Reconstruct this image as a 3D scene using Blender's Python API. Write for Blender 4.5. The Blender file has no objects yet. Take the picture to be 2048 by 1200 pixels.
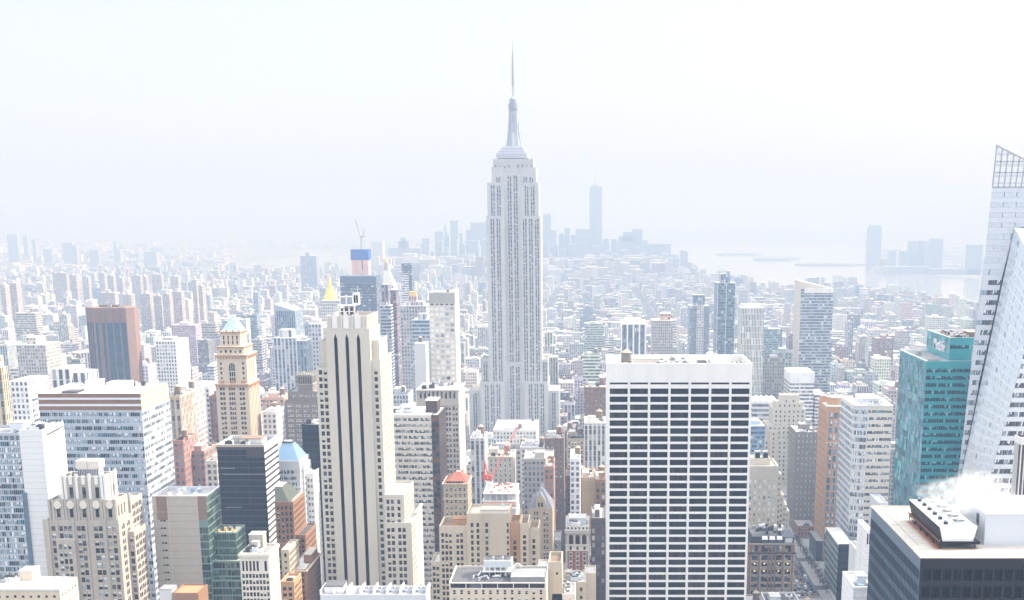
import bpy, math, random
from mathutils import Vector, Matrix
R = math.radians
random.seed(7)
scene = bpy.context.scene
COL = scene.collection

# ------------------------------------------------------------------ camera
F, XP, YHOR, PITCH, EYE = 2650.0, 1190.0, 435.0, R(13.1), 260.0
YP = YHOR + F * math.tan(PITCH)
cam = bpy.data.cameras.new('camera')
cam.sensor_width = 36.0
cam.lens = F / 2048 * 36.0
cam.shift_x = (1024 - XP) / 2048
cam.shift_y = (YP - 600) / 2048
cam.clip_start = 1.0
cam.clip_end = 90000.0
camo = bpy.data.objects.new('camera', cam)
camo.location = (0, 0, EYE)
camo.rotation_euler = (math.pi / 2 - PITCH, 0, 0)
COL.objects.link(camo)
scene.camera = camo

# ------------------------------------------------------------------ sky, sun, exposure
SKY_LOW, SKY_RISE = 0.77, 2.25
SUN = Vector((0.80, 0.30, 0.60)).normalized()
SUN_EL = math.asin(SUN.z)
SUN_AZ = math.atan2(SUN.x, SUN.y)
world = bpy.data.worlds.new('World')
scene.world = world
world.use_nodes = True
wn, wl = world.node_tree.nodes, world.node_tree.links
bg = wn['Background']
sky = wn.new('ShaderNodeTexSky')
sky.sky_type = 'NISHITA'
sky.sun_disc = False
sky.sun_elevation = SUN_EL
sky.sun_rotation = SUN_AZ
sky.altitude = 100
sky.air_density = 1.0
sky.dust_density = 4.0
sky.ozone_density = 1.0
veil = wn.new('ShaderNodeMixRGB')          # a thin sheet of high cloud over the blue
veil.inputs[0].default_value = 0.62
veil.inputs[2].default_value = (6.65, 6.8, 7.1, 1)
wl.new(sky.outputs[0], veil.inputs[1])
wtc = wn.new('ShaderNodeTexCoord'); wsx = wn.new('ShaderNodeSeparateXYZ'); wl.new(wtc.outputs['Generated'], wsx.inputs[0])
def wmath(op, a, b):
    n = wn.new('ShaderNodeMath'); n.operation = op
    for i, x in enumerate((a, b)):
        if isinstance(x, (int, float)): n.inputs[i].default_value = x
        else: wl.new(x, n.inputs[i])
    return n.outputs[0]
# an overcast dome: dull towards the horizon, bright overhead; faint cloud streaks
wmp = wn.new('ShaderNodeMapping'); wmp.inputs['Scale'].default_value = (1.2, 1.2, 9.0); wl.new(wtc.outputs['Generated'], wmp.inputs[0])
wno = wn.new('ShaderNodeTexNoise'); wno.inputs['Scale'].default_value = 1.6; wno.inputs['Detail'].default_value = 5; wl.new(wmp.outputs[0], wno.inputs['Vector'])
rise = wmath('ADD', wmath('MULTIPLY', wmath('MAXIMUM', wmath('SUBTRACT', wsx.outputs[2], 0.15), 0.0), SKY_RISE), SKY_LOW)
rise = wmath('MULTIPLY', rise, wmath('ADD', wmath('MULTIPLY', wno.outputs['Fac'], 0.10), 0.95))
dome = wn.new('ShaderNodeVectorMath'); dome.operation = 'SCALE'
wl.new(veil.outputs[0], dome.inputs[0]); wl.new(rise, dome.inputs['Scale'])
wl.new(dome.outputs[0], bg.inputs['Color'])
bg.inputs['Strength'].default_value = 0.13
sl = bpy.data.lights.new('sun', 'SUN')
sl.energy = 4.2
sl.angle = R(0.5)
sl.color = (1.0, 0.93, 0.82)
so = bpy.data.objects.new('sun', sl)
so.rotation_euler = (-SUN).to_track_quat('-Z', 'Y').to_euler()
so.location = (300, 100, 900)
COL.objects.link(so)
vs = scene.view_settings
vs.view_transform = 'Standard'
vs.look = 'None'
vs.gamma = 1.0
vs.exposure = 0.93
HAZE_DENSITY = 0.00029
HAZE_EXT, HAZE_ALBEDO = (0.56, 0.745, 1.0), (0.428, 0.460, 0.508)   # blue light is scattered most

scene.cycles.use_denoising = True
scene.cycles.max_bounces = 6
scene.cycles.diffuse_bounces = 2
scene.cycles.glossy_bounces = 2
scene.cycles.transmission_bounces = 2
scene.cycles.transparent_max_bounces = 12
scene.cycles.volume_bounces = 1
scene.cycles.caustics_reflective = False
scene.cycles.caustics_refractive = False

# ------------------------------------------------------------------ pixel <-> place (2048 x 1200 photograph)
CP, SP = math.cos(PITCH), math.sin(PITCH)
def U2X(u, v, Y):
    return (u - XP) * Y / (F * CP - (v - YP) * SP)
def V2Z(v, Y):
    return EYE + Y * (-F * SP - (v - YP) * CP) / (F * CP - (v - YP) * SP)
def proj(X, Y, Z):
    z = Z - EYE
    d = Y * CP - z * SP
    return XP + F * X / d, YP - F * (Y * SP + z * CP) / d
def V2Y(v, Z=0.0):                        # distance at which height Z shows at row v
    k = (-F * SP - (v - YP) * CP) / (F * CP - (v - YP) * SP)
    return (Z - EYE) / k
def at(u, v, Y):
    return Vector((U2X(u, v, Y), Y, V2Z(v, Y)))

# ------------------------------------------------------------------ materials
MATS = {}
def new_mat(name):
    m = bpy.data.materials.new(name)
    m.use_nodes = True
    MATS[name] = m
    nt = m.node_tree
    return m, nt, nt.nodes['Principled BSDF']
def N(nt, t, **kw):
    n = nt.nodes.new(t)
    for k, v in kw.items():
        setattr(n, k, v)
    return n
def math_n(nt, op, a, b=None, c=None):
    n = nt.nodes.new('ShaderNodeMath'); n.operation = op
    for i, x in enumerate((a, b, c)):
        if x is None: continue
        if isinstance(x, (int, float)): n.inputs[i].default_value = x
        else: nt.links.new(x, n.inputs[i])
    return n.outputs[0]

def stone(name, rgb, var=0.12, scale=0.5, rough=0.9, stain=0.15, courses=0.0, spec=0.3):
    """masonry: two sizes of mottling, rain streaks running down, faint courses"""
    m, nt, b = new_mat(name)
    tc = N(nt, 'ShaderNodeTexCoord')
    n1 = N(nt, 'ShaderNodeTexNoise'); n1.inputs['Scale'].default_value = scale; n1.inputs['Detail'].default_value = 6
    n2 = N(nt, 'ShaderNodeTexNoise'); n2.inputs['Scale'].default_value = 0.06; n2.inputs['Detail'].default_value = 3
    mp = N(nt, 'ShaderNodeMapping'); mp.inputs['Scale'].default_value = (0.9, 0.9, 0.03)
    n3 = N(nt, 'ShaderNodeTexNoise'); n3.inputs['Scale'].default_value = 1.0; n3.inputs['Detail'].default_value = 4
    nt.links.new(tc.outputs['Object'], n1.inputs['Vector'])
    nt.links.new(tc.outputs['Object'], n2.inputs['Vector'])
    nt.links.new(tc.outputs['Object'], mp.inputs['Vector'])
    nt.links.new(mp.outputs[0], n3.inputs['Vector'])
    a = math_n(nt, 'MULTIPLY_ADD', n1.outputs['Fac'], 2 * var, 1 - var)
    c = math_n(nt, 'MULTIPLY_ADD', n2.outputs['Fac'], 2 * var, 1 - var)
    s = math_n(nt, 'MULTIPLY_ADD', n3.outputs['Fac'], 2 * stain, 1 - stain)
    f = math_n(nt, 'MULTIPLY', math_n(nt, 'MULTIPLY', a, c), s)
    if courses:
        sx = N(nt, 'ShaderNodeSeparateXYZ'); nt.links.new(tc.outputs['Object'], sx.inputs[0])
        fr = math_n(nt, 'FRACT', math_n(nt, 'MULTIPLY', sx.outputs[2], 1.0 / courses))
        ln = math_n(nt, 'MULTIPLY_ADD', math_n(nt, 'LESS_THAN', fr, 0.12), -0.18, 1.0)
        f = math_n(nt, 'MULTIPLY', f, ln)
    mx = N(nt, 'ShaderNodeVectorMath', operation='SCALE')
    mx.inputs[0].default_value = rgb
    nt.links.new(f, mx.inputs['Scale'])
    nt.links.new(mx.outputs[0], b.inputs['Base Color'])
    b.inputs['Roughness'].default_value = rough
    b.inputs['Specular IOR Level'].default_value = spec
    return m
def plain(name, rgb, rough=0.6, metal=0.0, spec=0.5, var=0.08, scale=1.5, emit=None):
    m, nt, b = new_mat(name)
    tc = N(nt, 'ShaderNodeTexCoord')
    n1 = N(nt, 'ShaderNodeTexNoise'); n1.inputs['Scale'].default_value = scale; n1.inputs['Detail'].default_value = 4
    nt.links.new(tc.outputs['Object'], n1.inputs['Vector'])
    mx = N(nt, 'ShaderNodeVectorMath', operation='SCALE')
    mx.inputs[0].default_value = rgb
    nt.links.new(math_n(nt, 'MULTIPLY_ADD', n1.outputs['Fac'], 2 * var, 1 - var), mx.inputs['Scale'])
    nt.links.new(mx.outputs[0], b.inputs['Base Color'])
    b.inputs['Roughness'].default_value = rough
    b.inputs['Metallic'].default_value = metal
    b.inputs['Specular IOR Level'].default_value = spec
    if emit:
        b.inputs['Emission Color'].default_value = (*emit[0], 1)
        b.inputs['Emission Strength'].default_value = emit[1]
    return m

plain('glass_dark', (0.008, 0.008, 0.009), 0.14, 0, 0.16, 0.5, 0.4)
plain('glass_black', (0.003, 0.002, 0.002), 0.2, 0, 0.06, 0.6, 0.5)
plain('glass_mid', (0.07, 0.085, 0.10), 0.12, 0, 0.6, 0.4, 0.4)
plain('glass_brown', (0.035, 0.018, 0.012), 0.15, 0, 0.16, 0.5, 0.4)
plain('glass_sky', (0.34, 0.44, 0.53), 0.06, 0.85, 0.5, 0.12, 0.2)
plain('glass_pale', (0.64, 0.70, 0.76), 0.12, 0.5, 0.5, 0.1, 0.2)
plain('glass_teal', (0.05, 0.36, 0.42), 0.07, 0.3, 0.6, 0.35, 0.15)
plain('glass_teal_light', (0.17, 0.50, 0.56), 0.10, 0.3, 0.6, 0.2, 0.3)
plain('glass_teal_spandrel', (0.02, 0.36, 0.40), 0.25, 0.25, 0.6, 0.12, 0.6)
plain('glass_green', (0.03, 0.065, 0.055), 0.09, 0.3, 0.6, 0.4, 0.15)
plain('glass_green_light', (0.16, 0.23, 0.20), 0.10, 0.5, 0.6, 0.3, 0.15)
plain('glass_blue', (0.05, 0.13, 0.22), 0.08, 0.45, 0.6, 0.35, 0.1)
plain('glass_blue_light', (0.22, 0.36, 0.50), 0.1, 0.6, 0.5, 0.2, 0.2)
plain('glass_petrol', (0.018, 0.085, 0.13), 0.12, 0.2, 0.5, 0.4, 0.2)
plain('glass_amber', (0.20, 0.085, 0.02), 0.2, 0.3, 0.5, 0.6, 0.5)
plain('blind', (0.62, 0.60, 0.55), 0.7, 0, 0.4, 0.1)
plain('blind_bright', (0.80, 0.81, 0.82), 0.5, 0, 0.5, 0.06)
plain('blind_dull', (0.30, 0.28, 0.25), 0.7, 0, 0.4, 0.2)
plain('lamp_warm', (0.9, 0.6, 0.2), 0.5, 0, 0.5, 0.1, 1, ((1.0, 0.62, 0.18), 2.5))
plain('frame_dark', (0.035, 0.03, 0.028), 0.6)
plain('frame_brown', (0.10, 0.06, 0.04), 0.6)
plain('frame_white', (0.68, 0.68, 0.66), 0.5)
plain('frame_grey', (0.30, 0.31, 0.32), 0.45, 0.3)
plain('frame_green', (0.13, 0.21, 0.18), 0.5)
plain('metal_white', (0.78, 0.79, 0.81), 0.45, 0.0, 0.5, 0.04)
plain('metal_panel_pale', (0.60, 0.64, 0.70), 0.4, 0.2, 0.5, 0.06)
plain('metal_panel_bright', (0.70, 0.735, 0.785), 0.35, 0.1, 0.5, 0.05)
plain('metal_grey', (0.36, 0.37, 0.38), 0.5, 0.4)
plain('metal_dark', (0.035, 0.034, 0.036), 0.5, 0.2)
plain('metal_black', (0.008, 0.007, 0.009), 0.5, 0, 0.2)
plain('metal_bronze', (0.055, 0.036, 0.026), 0.4, 0.4)
plain('metal_silver', (0.34, 0.37, 0.42), 0.35, 0.6, 0.5, 0.05)
plain('spandrel_blue_grey', (0.44, 0.49, 0.56), 0.35, 0.3, 0.5, 0.08)
plain('spandrel_esb', (0.25, 0.26, 0.30), 0.5, 0.3)
plain('copper_green', (0.36, 0.46, 0.44), 0.7, 0, 0.4, 0.2, 0.5)
plain('slate_green', (0.075, 0.085, 0.07), 0.75, 0, 0.3, 0.3, 0.8)
plain('slate_blue', (0.15, 0.165, 0.20), 0.75, 0, 0.3, 0.3, 0.8)
plain('zinc_blue', (0.22, 0.36, 0.50), 0.45, 0.2, 0.5, 0.1)
plain('gold_leaf', (0.85, 0.60, 0.16), 0.35, 0.35, 0.6, 0.08)
plain('crane_red', (0.52, 0.08, 0.05), 0.5)
plain('netting_orange', (0.70, 0.42, 0.34), 0.8, 0, 0.3, 0.2, 0.1)
plain('netting_blue', (0.03, 0.11, 0.38), 0.8, 0, 0.3, 0.2, 0.1)
plain('wood_tank', (0.20, 0.14, 0.09), 0.85, 0, 0.3, 0.35, 1.5)
plain('wood_tank_grey', (0.26, 0.24, 0.21), 0.85, 0, 0.3, 0.3, 1.5)
plain('tank_cone', (0.46, 0.38, 0.28), 0.8, 0, 0.3, 0.2, 1.5)
plain('rust', (0.25, 0.085, 0.025), 0.9, 0, 0.2, 0.4, 1.0)
stone('limestone_cream', (0.545, 0.515, 0.445), 0.07, 0.6, stain=0.07)
stone('limestone_warm', (0.58, 0.50, 0.385), 0.12, 0.6, stain=0.12)
stone('limestone_grey', (0.40, 0.365, 0.32), 0.16, 0.6, stain=0.2)
stone('limestone_pale', (0.64, 0.60, 0.54), 0.08, 0.6, stain=0.1)
stone('limestone_esb', (0.50, 0.505, 0.51), 0.07, 0.3, stain=0.07)
stone('brick_buff', (0.50, 0.435, 0.335), 0.12, 1.2, stain=0.12, courses=0.6)
stone('brick_sand', (0.46, 0.385, 0.285), 0.12, 1.2, stain=0.12, courses=0.6)
stone('brick_brown', (0.24, 0.135, 0.075), 0.2, 1.2, stain=0.15, courses=0.5)
stone('brick_orange', (0.29, 0.16, 0.09), 0.18, 1.2, stain=0.12, courses=0.5)
stone('brick_red', (0.34, 0.10, 0.06), 0.18, 1.2, stain=0.1, courses=0.5)
stone('brick_tan', (0.50, 0.29, 0.15), 0.15, 1.2, stain=0.12, courses=0.5)
stone('brick_pink', (0.235, 0.15, 0.12), 0.14, 0.8, stain=0.1)
stone('brick_grey', (0.21, 0.185, 0.165), 0.18, 1.2, stain=0.15, courses=0.5)
stone('brick_dark', (0.075, 0.045, 0.035), 0.2, 1.2, stain=0.15)
stone('terracotta', (0.45, 0.23, 0.11), 0.25, 0.8, stain=0.2)
stone('tile_red', (0.30, 0.11, 0.075), 0.25, 1.5, stain=0.15, courses=0.8)
stone('concrete', (0.40, 0.37, 0.325), 0.08, 0.5, stain=0.1, courses=3.4)
stone('concrete_white', (0.74, 0.745, 0.75), 0.04, 0.4, stain=0.04)
stone('concrete_pale', (0.58, 0.60, 0.63), 0.06, 0.4, stain=0.06)
stone('travertine', (0.73, 0.73, 0.72), 0.035, 0.4, stain=0.045)
stone('panel_white', (0.70, 0.715, 0.74), 0.04, 0.5, stain=0.05, courses=2.6)
stone('granite_black', (0.010, 0.007, 0.009), 0.3, 1.0, 0.4, stain=0.2)
stone('granite_slate', (0.10, 0.155, 0.215), 0.2, 0.6, 0.35, stain=0.15)
stone('roof_white', (0.55, 0.545, 0.53), 0.2, 0.25, stain=0.0)
stone('roof_grey', (0.28, 0.28, 0.285), 0.25, 0.25, stain=0.0)
stone('roof_dark', (0.10, 0.10, 0.105), 0.3, 0.25, stain=0.0)
stone('roof_sand', (0.47, 0.43, 0.36), 0.2, 0.25, stain=0.0)
stone('roof_brown', (0.22, 0.15, 0.10), 0.3, 0.25, stain=0.0)
stone('asphalt', (0.075, 0.078, 0.085), 0.2, 0.08, stain=0.0)
stone('pavement', (0.30, 0.295, 0.285), 0.15, 0.3, stain=0.0)
plain('road_paint', (0.75, 0.75, 0.72), 0.7)

# rust wash round the steelwork of the cooling tower: a stain with a shape of its own
def stained_roof():
    m, nt, b = new_mat('roof_rust_stained')
    tc = N(nt, 'ShaderNodeTexCoord')
    n1 = N(nt, 'ShaderNodeTexNoise'); n1.inputs['Scale'].default_value = 0.35; n1.inputs['Detail'].default_value = 7
    n2 = N(nt, 'ShaderNodeTexNoise'); n2.inputs['Scale'].default_value = 2.5; n2.inputs['Detail'].default_value = 5
    nt.links.new(tc.outputs['Object'], n1.inputs['Vector']); nt.links.new(tc.outputs['Object'], n2.inputs['Vector'])
    at_ = N(nt, 'ShaderNodeAttribute'); at_.attribute_name = 'wash'
    k = math_n(nt, 'MULTIPLY', at_.outputs['Fac'], math_n(nt, 'MULTIPLY_ADD', n2.outputs['Fac'], 1.6, 0.25))
    k = math_n(nt, 'MINIMUM', math_n(nt, 'POWER', k, 1.5), 1.0)
    r1 = N(nt, 'ShaderNodeValToRGB')
    r1.color_ramp.elements[0].position = 0.3; r1.color_ramp.elements[0].color = (0.40, 0.37, 0.32, 1)
    r1.color_ramp.elements[1].position = 0.7; r1.color_ramp.elements[1].color = (0.54, 0.50, 0.44, 1)
    nt.links.new(n1.outputs['Fac'], r1.inputs[0])
    mx = N(nt, 'ShaderNodeMixRGB'); mx.inputs[2].default_value = (0.27, 0.10, 0.03, 1)
    nt.links.new(k, mx.inputs[0]); nt.links.new(r1.outputs[0], mx.inputs[1])
    nt.links.new(mx.outputs[0], b.inputs['Base Color'])
    b.inputs['Roughness'].default_value = 0.9
stained_roof()

def city_mat(name, wx, wz, strips=False):
    """walls of the many lesser buildings: UV counts bays and storeys, 'tint' is the wall colour"""
    m, nt, b = new_mat(name)
    uv = N(nt, 'ShaderNodeUVMap')
    sx = N(nt, 'ShaderNodeSeparateXYZ'); nt.links.new(uv.outputs[0], sx.inputs[0])
    at_ = N(nt, 'ShaderNodeAttribute'); at_.attribute_name = 'tint'
    fu, fv = math_n(nt, 'FRACT', sx.outputs[0]), math_n(nt, 'FRACT', sx.outputs[1])
    iu, iv = math_n(nt, 'FLOOR', sx.outputs[0]), math_n(nt, 'FLOOR', sx.outputs[1])
    cb = N(nt, 'ShaderNodeCombineXYZ'); nt.links.new(iu, cb.inputs[0]); nt.links.new(iv, cb.inputs[1])
    wh = N(nt, 'ShaderNodeTexWhiteNoise'); wh.noise_dimensions = '2D'; nt.links.new(cb.outputs[0], wh.inputs['Vector'])
    mu = math_n(nt, 'LESS_THAN', math_n(nt, 'ABSOLUTE', math_n(nt, 'SUBTRACT', fu, 0.5)), wx)
    mv = math_n(nt, 'LESS_THAN', math_n(nt, 'ABSOLUTE', math_n(nt, 'SUBTRACT', fv, 0.5)), wz)
    pos = math_n(nt, 'GREATER_THAN', sx.outputs[1], 0.02)
    mask = math_n(nt, 'MULTIPLY', math_n(nt, 'MULTIPLY', mu, mv), pos)
    rp = N(nt, 'ShaderNodeValToRGB'); rp.color_ramp.interpolation = 'CONSTANT'
    e = rp.color_ramp.elements
    e[0].position = 0; e[0].color = (0.075, 0.09, 0.11, 1)
    e[1].position = 0.45; e[1].color = (0.12, 0.145, 0.175, 1)
    for p, c in ((0.6, (0.19, 0.22, 0.26, 1)), (0.85, (0.38, 0.39, 0.4, 1)), (0.96, (0.6, 0.6, 0.6, 1))):
        x = e.new(p); x.color = c
    nt.links.new(wh.outputs['Value'], rp.inputs[0])
    tc = N(nt, 'ShaderNodeTexCoord')
    n1 = N(nt, 'ShaderNodeTexNoise'); n1.inputs['Scale'].default_value = 0.25; n1.inputs['Detail'].default_value = 5
    nt.links.new(tc.outputs['Object'], n1.inputs['Vector'])
    sc = N(nt, 'ShaderNodeVectorMath', operation='SCALE')
    nt.links.new(at_.outputs['Color'], sc.inputs[0])
    nt.links.new(math_n(nt, 'MULTIPLY_ADD', n1.outputs['Fac'], 0.4, 0.8), sc.inputs['Scale'])
    mx = N(nt, 'ShaderNodeMixRGB')
    nt.links.new(mask, mx.inputs[0]); nt.links.new(sc.outputs[0], mx.inputs[1]); nt.links.new(rp.outputs[0], mx.inputs[2])
    nt.links.new(mx.outputs[0], b.inputs['Base Color'])
    nt.links.new(math_n(nt, 'MULTIPLY_ADD', mask, -0.7, 0.88), b.inputs['Roughness'])
    return m
city_mat('city_wall', 0.26, 0.30)
city_mat('city_ribbon', 0.49, 0.27)
city_mat('city_strip', 0.28, 0.47)
def tint_mat(name, rough=0.9):
    m, nt, b = new_mat(name)
    at_ = N(nt, 'ShaderNodeAttribute'); at_.attribute_name = 'tint'
    tc = N(nt, 'ShaderNodeTexCoord')
    n1 = N(nt, 'ShaderNodeTexNoise'); n1.inputs['Scale'].default_value = 0.15; n1.inputs['Detail'].default_value = 5
    nt.links.new(tc.outputs['Object'], n1.inputs['Vector'])
    sc = N(nt, 'ShaderNodeVectorMath', operation='SCALE')
    nt.links.new(at_.outputs['Color'], sc.inputs[0])
    nt.links.new(math_n(nt, 'MULTIPLY_ADD', n1.outputs['Fac'], 0.5, 0.75), sc.inputs['Scale'])
    nt.links.new(sc.outputs[0], b.inputs['Base Color'])
    b.inputs['Roughness'].default_value = rough
tint_mat('city_plain')

# ------------------------------------------------------------------ mesh building
class MB:
    def __init__(self):
        self.v, self.f, self.m, self.uv, self.tint, self.mats = [], [], [], [], [], []
        self.cur_tint = (0.5, 0.5, 0.5)
    def mi(self, mat):
        if mat not in self.mats: self.mats.append(mat)
        return self.mats.index(mat)
    def poly(self, pts, mat, uv=None):
        n = len(self.v)
        self.v.extend(tuple(p) for p in pts)
        self.f.append(tuple(range(n, n + len(pts))))
        self.m.append(self.mi(mat))
        self.uv.append(uv or [(0.0, -1.0)] * len(pts))
        self.tint.append(self.cur_tint)
    def box(self, x0, x1, y0, y1, z0, z1, mat, top=None, bottom=False):
        a, b, c, d = (x0, y0), (x1, y0), (x1, y1), (x0, y1)
        for p, q in ((a, b), (b, c), (c, d), (d, a)):
            self.poly([(*p, z0), (*q, z0), (*q, z1), (*p, z1)], mat)
        self.poly([(*a, z1), (*b, z1), (*c, z1), (*d, z1)], top or mat)
        if bottom: self.poly([(*d, z0), (*c, z0), (*b, z0), (*a, z0)], mat)
    def prism(self, pts, z0, z1, mat, top=None):     # pts counter-clockwise from above
        n = len(pts)
        for i in range(n):
            p, q = pts[i], pts[(i + 1) % n]
            self.poly([(*p, z0), (*q, z0), (*q, z1), (*p, z1)], mat)
        self.poly([(*p, z1) for p in pts], top or mat)
    def frustum(self, r0, z0, r1, z1, mat, top=None):  # rectangles (x0,x1,y0,y1)
        a = [(r0[0], r0[2]), (r0[1], r0[2]), (r0[1], r0[3]), (r0[0], r0[3])]
        b = [(r1[0], r1[2]), (r1[1], r1[2]), (r1[1], r1[3]), (r1[0], r1[3])]
        for i in range(4):
            j = (i + 1) % 4
            self.poly([(*a[i], z0), (*a[j], z0), (*b[j], z1), (*b[i], z1)], mat)
        self.poly([(*p, z1) for p in b], top or mat)
    def cyl(self, cx, cy, z0, z1, r0, r1, mat, n=12, top=None):
        A = [(cx + r0 * math.cos(2 * math.pi * i / n), cy + r0 * math.sin(2 * math.pi * i / n)) for i in range(n)]
        B = [(cx + r1 * math.cos(2 * math.pi * i / n), cy + r1 * math.sin(2 * math.pi * i / n)) for i in range(n)]
        for i in range(n):
            j = (i + 1) % n
            self.poly([(*A[i], z0), (*A[j], z0), (*B[j], z1), (*B[i], z1)], mat)
        if r1 > 0.01: self.poly([(*p, z1) for p in B], top or mat)
    def bar(self, p, q, t, mat):                       # square bar from p to q
        p, q = Vector(p), Vector(q)
        d = (q - p).normalized()
        s = d.cross(Vector((0, 0, 1)))
        if s.length < 1e-3: s = Vector((1, 0, 0))
        s.normalize(); u = s.cross(d) * t / 2; s = s * t / 2
        k = [s + u, -s + u, -s - u, s - u]
        for i in range(4):
            j = (i + 1) % 4
            self.poly([p + k[i], p + k[j], q + k[j], q + k[i]], mat)
        self.poly([q + x for x in k], mat); self.poly([p + x for x in reversed(k)], mat)
    def build(self, name, parent=None, loc=(0, 0, 0), kind=None):
        if not self.f: return None
        me = bpy.data.meshes.new(name)
        L = loc
        me.from_pydata([(x - L[0], y - L[1], z - L[2]) for x, y, z in self.v], [], self.f)
        for k in self.mats: me.materials.append(MATS[k])
        me.polygons.foreach_set('material_index', self.m)
        if any(k.startswith('city') for k in self.mats):
            ul = me.uv_layers.new(name='UVMap')
            ul.data.foreach_set('uv', [c for f in self.uv for p in f for c in p])
            ca = me.attributes.new('tint', 'FLOAT_COLOR', 'CORNER')
            ca.data.foreach_set('color', [c for f, t in zip(self.f, self.tint) for _ in f for c in (*t, 1.0)])
        o = bpy.data.objects.new(name, me)
        COL.objects.link(o)
        if parent: o.parent = parent
        else: o.location = L
        if kind: o['kind'] = kind
        return o

def tag(o, label, cat, group=None):
    o['label'] = label; o['category'] = cat
    if group: o['group'] = group
    return o
def empty(name, loc):
    o = bpy.data.objects.new(name, None)
    o.location = loc; o.empty_display_size = 5
    COL.objects.link(o)
    return o

# ------------------------------------------------------------------ faces of a block and their windows
def frame(side, x0, x1, y0, y1):
    """a point s along the face, d behind it, z up"""
    if side == 'f': return (lambda s, d, z: (x0 + s, y0 + d, z)), x1 - x0, 0.0
    if side == 'r': return (lambda s, d, z: (x1 - d, y0 + s, z)), y1 - y0, math.pi / 2
    if side == 'l': return (lambda s, d, z: (x0 + d, y1 - s, z)), y1 - y0, -math.pi / 2
    return (lambda s, d, z: (x1 - s, y1 - d, z)), x1 - x0, math.pi
def fquad(mb, fr, s0, s1, z0, z1, mat, d=0.0):
    mb.poly([fr(s0, d, z0), fr(s1, d, z0), fr(s1, d, z1), fr(s0, d, z1)], mat)
def fbox(mb, fr, s0, s1, z0, z1, d0, d1, mat):          # d0 (outer, negative = proud) to d1
    fquad(mb, fr, s0, s1, z0, z1, mat, d0)
    mb.poly([fr(s0, d0, z1), fr(s1, d0, z1), fr(s1, d1, z1), fr(s0, d1, z1)], mat)
    mb.poly([fr(s0, d1, z0), fr(s1, d1, z0), fr(s1, d0, z0), fr(s0, d0, z0)], mat)
    mb.poly([fr(s0, d1, z0), fr(s0, d0, z0), fr(s0, d0, z1), fr(s0, d1, z1)], mat)
    mb.poly([fr(s1, d0, z0), fr(s1, d1, z0), fr(s1, d1, z1), fr(s1, d0, z1)], mat)

WSETS = {}
def window_set(key, nx, nz, frame_mat, fw, weights, blind=0.0, blind_mats=('blind',), tilt=0.0, n=8, seed=1):
    """a handful of panes that differ in what shows behind them; unit size, facing -Y"""
    rnd = random.Random(seed)
    mats = [k for k, w in weights for _ in range(w)]
    out = []
    for i in range(n):
        mb = MB()
        base = rnd.choice(mats)
        for a in range(nx):
            for c in range(nz):
                g = base if rnd.random() < 0.55 else rnd.choice(mats)
                xa, xb = -0.5 + a / nx, -0.5 + (a + 1) / nx
                za, zb = -0.5 + c / nz, -0.5 + (c + 1) / nz
                t = [rnd.uniform(-tilt, tilt) for _ in range(3)]
                q = [(xa, t[0], za), (xb, t[1], za), (xb, t[2] + t[1] - t[0], zb), (xa, t[2], zb)]
                if rnd.random() < blind and c == nz - 1 or (blind > 0.6 and rnd.random() < blind):
                    k = rnd.choice((0.3, 0.5, 0.7, 1.0)); zm = zb - (zb - za) * k
                    bm_ = rnd.choice(blind_mats)
                    if k < 1: mb.poly([(xa, 0, za), (xb, 0, za), (xb, 0, zm), (xa, 0, zm)], g)
                    mb.poly([(xa, 0, zm), (xb, 0, zm), (xb, 0, zb), (xa, 0, zb)], bm_)
                else:
                    mb.poly(q, g)
        fx, fz = fw
        y = -0.07
        def strip(x0, x1, z0, z1):
            mb.poly([(x0, y, z0), (x1, y, z0), (x1, y, z1), (x0, y, z1)], frame_mat)
            mb.poly([(x0, y, z1), (x1, y, z1), (x1, 0.02, z1), (x0, 0.02, z1)], frame_mat)
            mb.poly([(x1, y, z0), (x1, 0.02, z0), (x1, 0.02, z1), (x1, y, z1)], frame_mat)
            mb.poly([(x0, 0.02, z0), (x0, y, z0), (x0, y, z1), (x0, 0.02, z1)], frame_mat)
        if frame_mat:
            for a in range(nx + 1):
                x = -0.5 + a / nx
                strip(max(x - fx / 2, -0.5), min(x + fx / 2, 0.5), -0.5, 0.5)
            for c in range(nz + 1):
                z = -0.5 + c / nz
                strip(-0.5, 0.5, max(z - fz / 2, -0.5), min(z + fz / 2, 0.5))
        me_o = mb.build('window')
        me = me_o.data
        bpy.data.objects.remove(me_o)
        out.append((me, mb))
    WSETS[key] = out

def cols(W, bay, ww, margin=None, group=1, gap=0.4):
    """evenly spread openings, or groups of openings with a narrow pier between"""
    mg = bay * 0.25 if margin is None else margin
    n = max(1, round((W - 2 * mg) / bay))
    b = (W - 2 * mg) / n
    out = []
    for i in range(n):
        c = mg + (i + 0.5) * b
        tot = group * ww + (group - 1) * gap
        for g in range(group):
            s = c - tot / 2 + g * (ww + gap)
            out.append((s, s + ww))
    return out

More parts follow.
